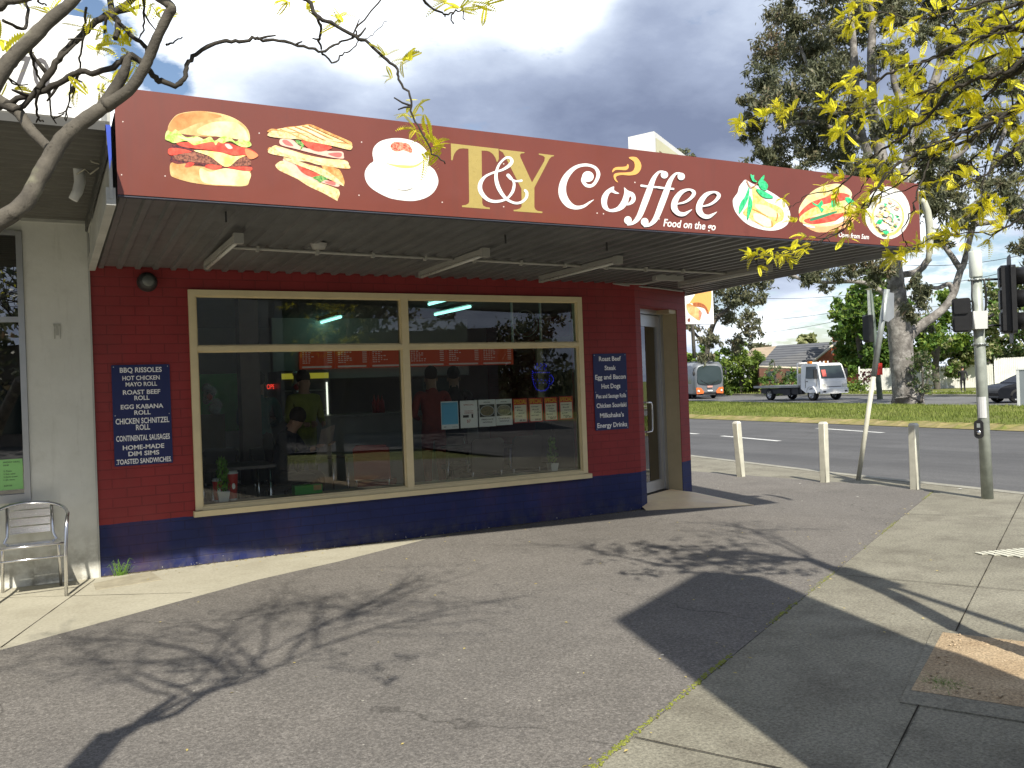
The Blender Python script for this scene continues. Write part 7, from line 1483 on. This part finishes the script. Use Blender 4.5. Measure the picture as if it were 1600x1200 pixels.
# left tree
LB = Vector((-.95, 1.45, 0)); left = thing('locust_tree', 'honey locust whose thick grey limbs and twisted twigs cross the upper left corner', 'tree', LB)
b = MB(); b.mat(m_lbark); nodes = []; TL = 2.35
def limb(pl_, rs, t0=TL, t1=TL, nn=12):
    q = spline([(x, y, r) for (x, y), r in zip(pl_, rs)], 5, False); K = len(q); pts = [D(x, y, t0+(t1-t0)*i/(K-1)) for i, (x, y, r) in enumerate(q)]; rr = [r*(t0+(t1-t0)*i/(K-1))/FPX for i, (x, y, r) in enumerate(q)]
    b.tube(pts, [r*(1+random.uniform(-.05, .07)) for r in rr], nn); return pts
M0_ = D(-130, 420, 2.2); M1_ = D(-150, 300, 2.2)
b.tube([LB-Vector((0, 0, .05)), LB+Vector((.02, .03, .5)), LB.lerp(M0_, .55)+Vector((0, 0, .25)), M0_], [.12, .10, .085, .075], 14)
limb([(-130,420),(-60,378),(0,345),(38,318),(60,280),(80,245),(100,215),(130,190),(165,165)], [20,16.5,14.5,13.5,13,13,12.2,11.4,10], 2.2, TL)
limb([(165,165),(200,142),(222,112),(235,85),(245,60),(262,25),(268,12),(258,3),(240,-8),(215,-40)], [11,8.6,8.2,7.8,7.4,7.8,7.6,6.5,5.5,5], TL, 2.3)
limb([(160,170),(182,135),(195,110),(200,92),(206,86)], [10.5,9,7.2,5.5,4.5]); limb([(-150,20),(-60,115),(0,157),(28,175),(50,205),(84,238)], [5,7,8.2,8.2,8,8], 2.4, TL)
limb([(-150,430),(-60,235),(-5,125),(20,90),(50,60),(80,30),(110,5),(140,-30),(190,-90)], [18,13.5,11.8,11.2,10.5,9.5,8.5,7.5,6], 2.1, 2.2)
limb([(-20,10),(5,3),(30,0),(60,-8)], [7,6,5.5,5]); limb([(-20,10),(0,12),(10,-5)], [5,6,6])
LBR = [([(58,140),(78,112),(95,85),(118,65),(140,42),(160,28),(185,15),(215,-8)], .0075, .006, 6, .12, .1), ([(200,90),(190,95),(160,112),(125,113),(100,125),(60,145),(20,158),(-20,175)], .0075, .005, 6, .12, .05),
    ([(-20,150),(20,172),(50,150),(75,120),(90,95)], .006, .005, 5, .12, .05),
    ([(197,86),(215,90),(240,118),(252,128),(277,133),(287,123),(292,103),(307,85),(347,65),(375,67),(400,59),(410,63),(445,65),(482,75),(502,80),(520,72),(535,65),(555,57),(560,40),(598,-4)], .0085, .0014, 3, .07, .0),
    ([(455,-10),(480,0),(495,25),(517,37),(555,57),(575,67),(605,95),(620,107),(623,125),(640,150),(645,180),(660,210),(677,240),(697,257)], .006, .0012, 5, .06, .0),
    ([(502,80),(508,88),(523,98),(535,85),(550,77),(560,65)], .003, .001, 2, .05, 0), ([(497,28),(502,45),(498,60),(502,78)], .0042, .002, 4, .05, 0), ([(185,33),(205,55),(222,68),(233,82)], .005, .004, 5, .08, 0),
    ([(135,12),(133,35),(130,65),(124,90),(125,112),(112,140),(105,175),(103,190)], .0035, .001, 8, .06, .1), ([(48,72),(52,100),(60,120),(75,150),(80,180),(88,192)], .004, .0012, 10, .06, .05), ([(60,140),(57,170),(60,185),(65,188)], .004, .0014, 8, .05, 0),
    ([(125,112),(115,130),(108,155),(104,188)], .003, .001, 8, .06, 0), ([(655,-10),(670,8),(695,22),(712,18),(724,17)], .004, .001, 6, .05, .1), ([(708,20),(706,30),(709,38)], .002, .001, 2, .03, 0), ([(724,17),(724,30)], .0015, .001, 2, .03, 0), ([(180,60),(185,40),(175,20),(170,-10)], .006, .006, 6, .1, .2), ([(225,-5),(226,30),(222,50),(217,60)], .0035, .001, 6, .06, .1),
    ([(260,70),(270,66),(284,58)], .003, .001, 0, .05, 0), ([(555,57),(575,60),(585,50),(605,32)], .0012, .0006, 0, .04, 0), ([(5,32),(35,45),(42,35),(41,0)], .004, .003, 5, .06, 0), ([(60,0),(70,8),(72,6)], .003, .001, 0, .05, 0), ([(-20,70),(0,100),(20,130),(45,132)], .005, .001, 8, .08, .2)]
for (pl_, a0, a1, tw, tl, dn) in LBR:
    tmp = []; grow(b, br(pl_, TL, TL+random.uniform(.0, .35), .0018), a0*1.1, a1*1.6, tmp, tw*1.3, tl, 0, 0.)
# leaf tufts where the photograph shows them
for (x, y, s_) in [(225,15,1),(250,12,.9),(160,15,1),(165,28,.9),(135,42,.8),(205,45,.8),(165,55,1),(148,62,.9),(150,78,.8),(178,65,.8),(192,76,.9),(182,82,.8),(215,102,.8),(10,85,1.3),(0,100,1.3),(12,128,.9),(20,140,.8),(120,142,.8),(140,150,.9),(160,142,.9),(176,130,.8),(80,25,.8),(97,18,.8),(525,30,.9),(532,38,.8),(605,85,.7),(625,95,.8),(640,92,.9),(615,122,.5),(632,155,.5),(655,165,.6),(638,178,.5),(645,185,.6),(652,203,.8),(670,218,.9),(690,238,.9),(664,240,.8),(678,228,.8),(720,12,.9),(738,8,1),(756,8,1),(700,5,.8),(450,3,.7),(478,16,.7),(235,5,.9),(215,25,.9),(0,60,1),(30,0,.8),(250,30,.7),(140,20,.8)]:
    nodes.append((D(x+random.uniform(-3, 3), y+random.uniform(-3, 3), TL+random.uniform(0, .25)), Vector((random.choice((-1, 1))*.6, .2, random.uniform(-.4, .3))), s_*1.0))
Vf = fronds(nodes, .074, (4, 7))
# the part of the crown above the frame, known by its shadow
up_nodes = []
def upper(b, base, d, L_, r, lev, nodes_, zmin):
    n = 7; p = base; v = d.normalized(); pts = [p]
    w_ = .11 if lev else .3
    for k in range(n):
        v = (v+Vector((random.gauss(0, w_), random.gauss(0, w_), random.gauss(0, w_*.7)))).normalized()
        if p.z < max(zmin, 1.85+.47*(p.x*.477+p.y*.879)): v.z = abs(v.z)+.45
        p = p+v*L_/n; pts.append(p)
    b.tube(pts, [r*(1-.6*k/n) for k in range(n+1)], 6)
    if lev > 0:
        for k in range(4 if lev > 1 else 5):
            i = random.randint(1, n); dv = (v+Vector((random.gauss(0, .8), random.gauss(0, .8), random.gauss(.05, .45)))).normalized(); upper(b, pts[i], dv, L_*random.uniform(.5, .8), r*.5, lev-1, nodes_, zmin)
    else:
        for k in range(3, n+1, 2):
            if random.random() < .6: nodes_.append((pts[k], v, .9))
top = [D(190, -90, 2.2), D(250, -150, 2.15), D(330, -215, 2.2), D(430, -260, 2.3)]; b.tube(top, [.013, .012, .010, .008], 8)
t2 = [D(215, -40, 2.3), D(250, -150, 2.35), D(330, -260, 2.4), D(430, -330, 2.5), D(540, -380, 2.55)]; b.tube(t2, [.010, .009, .008, .007, .005], 8)
t3 = [D(140, -30, 2.2), D(120, -120, 2.2), D(60, -220, 2.25), D(-40, -300, 2.3)]; b.tube(t3, [.013, .012, .010, .008], 8)
for (s0, d_, L_) in ((top[1], (-.3, .8, .5), .9), (top[2], (.4, .7, .3), .9), (top[3], (.8, .3, .2), 1.0), (top[3], (.3, .9, .2), .9), (t2[1], (.2, .9, .4), .8), (t2[2], (.7, .3, .5), .8), (t2[3], (.8, .5, .3), .9), (t2[4], (.8, .4, .4), 1.0), (t2[4], (.7, .6, .2), .8), (t3[1], (-.6, .7, .3), .8), (t3[2], (-.9, .2, .2), .9), (t3[3], (-.5, .7, .2), .9), (t3[2], (.2, .9, .3), .8), (D(-60, -60, 2.0), (-.8, .4, .4), 1.0)):
    upper(b, Vector(s0), Vector(d_), L_*1.1, .015, 2, up_nodes, 2.9)
b.tube([D(-150, 430, 2.1), D(-100, 150, 2.05), D(-60, -60, 2.0)], [.03, .03, .022], 8)
part('trunk', b, left)
quads_mesh('crown', np.concatenate(Vf+fronds(up_nodes, .065, (1, 3))), m_loc, left, left.location)
# right tree
RB = Vector((4.53, 2.4, .0)); right = thing('locust_tree', 'honey locust with bright yellow new leaves hanging into the upper right corner', 'tree', RB)
b = MB(); b.mat(m_lbark); nodes = []
def c8(pts): return [(1140+x*.2875, y*.2875) for x, y in pts]
fk_ = D(1760, 110, 4.35)
b.tube([RB-Vector((0, 0, .03)), RB+Vector((-.02, .02, .7)), RB.lerp(fk_, .6)+Vector((.02, 0, 0)), fk_], [.085, .07, .065, .06], 12)
S0 = (1760, 110)
BR_ = [([S0]+c8([(1750,470),(1600,575),(1440,650),(1330,740),(1200,800),(1100,850),(960,930),(900,1010)]), 3.9, 4.1, .022, 9, .16, .35),
 ([S0]+c8([(1700,330),(1560,400),(1480,430),(1400,520),(1290,620),(1160,640),(1060,630)]), 3.9, 4.2, .022, 12, .16, .4), ([S0]+c8([(1700,300),(1500,390),(1330,440),(1200,500),(1050,650),(940,740),(800,830),(650,960),(560,1040),(420,1060),(330,1120)]), 3.9, 4.4, .016, 6, .09, .2),
 ([S0]+c8([(1700,200),(1500,160),(1330,220),(1180,270),(1080,330),(940,370),(850,410),(760,470),(640,570),(540,590),(300,600),(60,650)]), 3.9, 4.6, .018, 11, .11, .35), ([S0]+c8([(1700,0),(1560,30),(1400,100),(1280,160),(1180,130),(1110,70),(960,-30)]), 3.9, 3.9, .014, 12, .14, .35),
 (c8([(1600,590),(1490,630),(1420,760),(1390,900),(1370,1060),(1380,1120)]), 4.0, 4.0, .009, 14, .12, .5), (c8([(1350,640),(1220,720),(1050,820),(870,930),(780,1060),(740,1130),(640,1200),(520,1300),(300,1370),(120,1400)]), 3.9, 4.2, .008, 7, .08, .3),
 ([(1560,170),(1500,210),(1455,250),(1438,285),(1428,325),(1413,350),(1412,372),(1416,384)], 4.0, 3.9, .008, 5, .08, .15), ([(1700,250),(1640,310),(1600,335),(1560,362),(1500,365),(1440,378),(1392,402)], 3.8, 4.1, .009, 22, .07, .7), ([(1700,0),(1600,-8),(1500,15),(1440,30),(1380,20),(1335,22),(1328,40)], 3.9, 4.2, .010, 10, .10, .4),
 ([S0,(1640,140),(1560,185),(1490,215),(1430,240),(1370,290),(1330,345),(1280,380),(1230,395),(1175,402)], 3.9, 4.2, .010, 6, .08, .3), ([S0,(1640,80),(1560,85),(1450,140),(1400,158),(1340,172),(1320,190)], 3.9, 4.3, .012, 13, .12, .45),
 ([S0,(1650,180),(1590,230),(1555,262),(1520,285),(1480,300)], 3.9, 3.8, .014, 8, .16, .3), ([(1640,120),(1580,170),(1530,240),(1470,275),(1400,300),(1350,320)], 3.9, 4.2, .010, 10, .12, .35), ([(1500,110),(1440,160),(1400,220),(1385,260),(1360,310)], 4.0, 4.3, .006, 12, .10, .4),
 ([(1700,60),(1620,40),(1540,60),(1470,90),(1420,100)], 3.8, 3.8, .012, 16, .14, .5), ([(1700,-30),(1610,20),(1560,50),(1500,70)], 3.7, 3.7, .010, 18, .14, .5), ([(1470,240),(1400,290),(1345,325),(1310,355),(1260,372)], 4.1, 4.3, .005, 8, .07, .3), ([(1380,240),(1350,290),(1320,330),(1318,368)], 4.1, 4.1, .004, 10, .07, .4)]
BR_ = [(a_, (4.35 if a_[0] == S0 else t0+.62), t1+.66, r0, tw, tl, dn) for (a_, t0, t1, r0, tw, tl, dn) in BR_]
for (pl_, t0, t1, r0, tw, tl, dn) in BR_: grow(b, br(pl_, t0, t1, .006, 5), r0, .0014, nodes, tw, tl, dn*.6, .85)
for (x, y, s_) in [(1600,20,1.3),(1585,95,1.3),(1595,160,1.3),(1600,210,1.2),(1580,240,1.1),(1520,75,1.2),(1460,30,1.1),(1440,90,1),(1425,120,1),(1465,110,1.1),(1505,145,1.2),(1525,195,1.2),(1490,190,1.1),(1455,195,1.),(1590,280,1.),(1530,250,.9),(1410,215,1),(1395,235,.9),(1350,150,1),(1150,205,1.),(1158,195,1),(1172,188,1),(1195,180,.9),(1215,178,1),(1228,172,1),(1240,170,1),(1285,155,.9),(1320,130,1),(1330,120,.9),(1345,110,.8),(1335,30,1),(1330,15,1),(1350,5,1),(1365,5,1),(1345,40,.8),(1395,45,1),(1410,50,1),(1425,52,1),(1400,70,1.1),(1385,85,1.1),(1405,95,.9),(1385,160,1.2),(1370,155,1.2),(1400,165,1.2),(1380,180,1.2),(1430,160,1.1),(1445,165,1),(1310,200,1.1),(1320,208,1.1),(1300,215,.8),(1350,190,1),(1370,220,.9),(1190,405,1),(1180,400,1),(1205,400,1),(1220,398,1),(1240,395,1),(1255,388,1),(1395,405,1.2),(1410,400,1.2),(1420,410,1),(1430,385,1.2),(1445,388,1.1),(1460,382,1.1),(1480,375,1.1),(1500,370,1.1),(1520,368,1),(1550,330,1.2),(1545,345,1.2),(1560,325,1.2),(1550,310,1.1),(1570,335,1),(1540,300,.9),(1530,100,1.2),(1550,60,1.3),(1570,30,1.3),(1590,60,1.3),(1560,90,1.3),(1580,130,1.2),(1540,140,1.2),(1500,20,1.2),(1520,35,1.2),(1480,50,1),(1500,100,1.1),(1540,170,1.2),(1570,190,1.3),(1480,130,1.1),(1350,265,.9),(1300,282,.8),(1290,290,.8),(1240,345,.8),(1225,310,.6),(1330,255,.9)]:
    nodes.append((D(x+random.uniform(-3, 3), y+random.uniform(-3, 3), 4.75+random.uniform(-.2, .3)), Vector((random.uniform(-1, .2), random.uniform(-.3, .3), random.uniform(-.4, .3))), s_))
up2 = []
for (s0, d_, L_) in ((fk_, (.5, .7, .9), 1.3), (D(1500, -120, 3.8), (-.4, .8, .4), .9), (fk_, (.9, .3, .6), 1.0)): upper(b, Vector(s0), Vector(d_), L_, .020, 2, up2, 3.2)
b.tube([fk_, fk_.lerp(D(1500, -120, 3.8), .5)+Vector((0, 0, .1)), D(1500, -120, 3.8)], [.03, .026, .022], 8)
part('trunk', b, right)
quads_mesh('crown', np.concatenate(fronds(nodes, .084, (6, 10))+fronds(up2, .09, (1, 3))), m_loc, right, right.location)
# ================================================================ ACROSS THE CROSS STREET, seen only in the glass
def round_tree(label, x, y, h, r, m, n=5000, group='street trees behind the camera'):
    root = thing('street_tree', label, 'tree', (x, y, -.1), group); b = MB(); b.mat(m_barkg); b.tube([(x, y, -.1), (x+.1, y, h*.35), (x, y+.1, h*.75)], [r*.09, r*.07, r*.03], 8)
    for k in range(4): a_ = k*1.6+.3; b.tube([(x+.1, y, h*.35), (x+math.cos(a_)*r*.4, y+math.sin(a_)*r*.4, h*.6), (x+math.cos(a_)*r*.7, y+math.sin(a_)*r*.7, h*.75)], [r*.04, r*.03, r*.01], 6)
    part('trunk', b, root); Vs = [leaf_quads(clumps((x+random.gauss(0, r*.4), y+random.gauss(0, r*.4), h*.62+random.gauss(0, h*.13)), r*.55, n//8, 14), .35, .2, .3) for _ in range(8)]
    quads_mesh('crown', np.concatenate(Vs), [m, m_gumleaf], root, root.location)
for i, (x, y, h, r) in enumerate(((2, -17, 9, 4.2), (8.5, -14.8, 7, 3.3), (-5, -19.5, 9, 4.2), (13, -24, 8.5, 4), (25.5, -30, 6.0, 3.2), (28, -44, 7, 4.0), (33, -28, 5.0, 3.2), (27, -14, 4.2, 2.6), (38, -18, 5, 3.4))): round_tree('street tree standing %s the row mirrored in the shop glass' % ('third from the left of', 'fourth from the left of', 'second, nearest the shops, of', 'fifth from the left of', 'in the middle of', 'low in the right half of', 'second from the right end of', 'lowest and nearest the road of', 'at the right end of')[i], x, y, h, r, m_gumleaf, 3200)
row = thing('opposite_shops', 'low shops across the side street, mirrored dimly in the cafe window', 'building', (-10, -30, -.1))
b = MB(); b.mat(M('opposite_wall', (.16, .14, .12), .8, .2, .5)); b.prism([(-45, -45.6), (16, -13.5), (19, -22), (-45, -56)][::-1], -.1, 3.9); part('wall', b, row)
b = MB(); b.mat(m_cgl)
for k in range(7): x = -38+k*7; y = -45.6+(x+45)*32.1/61+.05; b.face([(x, y, .4), (x+4.5, y+2.37, .4), (x+4.5, y+2.37, 2.4), (x, y, 2.4)])
part('shop_window', b, row)

hg = thing('reflection_hedge', 'long hedge added across the main road to darken the reflection in the right panes', 'hedge', (30, -14, -.1))  # unseen hedge, added to hide the bright grass strip in the window reflection
hp_ = [(22.5, -3), (27, -40), (60, -75)]; b = MB(); b.mat(m_gumleaf); Vs = []
for (a_, c_) in zip(hp_[:-1], hp_[1:]):
    a_, c_ = Vector(a_+(0,)), Vector(c_+(0,)); n_ = Vector(((c_-a_).y, -(c_-a_).x, 0)).normalized(); b.prism([a_, c_, c_-n_*1.2, a_-n_*1.2], -.1, 2.2)
    k_ = int((c_-a_).length*60); u_ = rng.random(k_)[:, None]; Vs.append(leaf_quads(np.array(a_)*(1-u_)+np.array(c_)*u_+rng.normal(size=(k_, 3))*.35+np.array([0, 0, 1.3])+rng.random((k_, 1))*np.array([0, 0, 1.1]), .3, .2))
part('hedge_core', b, hg); quads_mesh('foliage', np.concatenate(Vs), m_gumleaf, hg, hg.location)
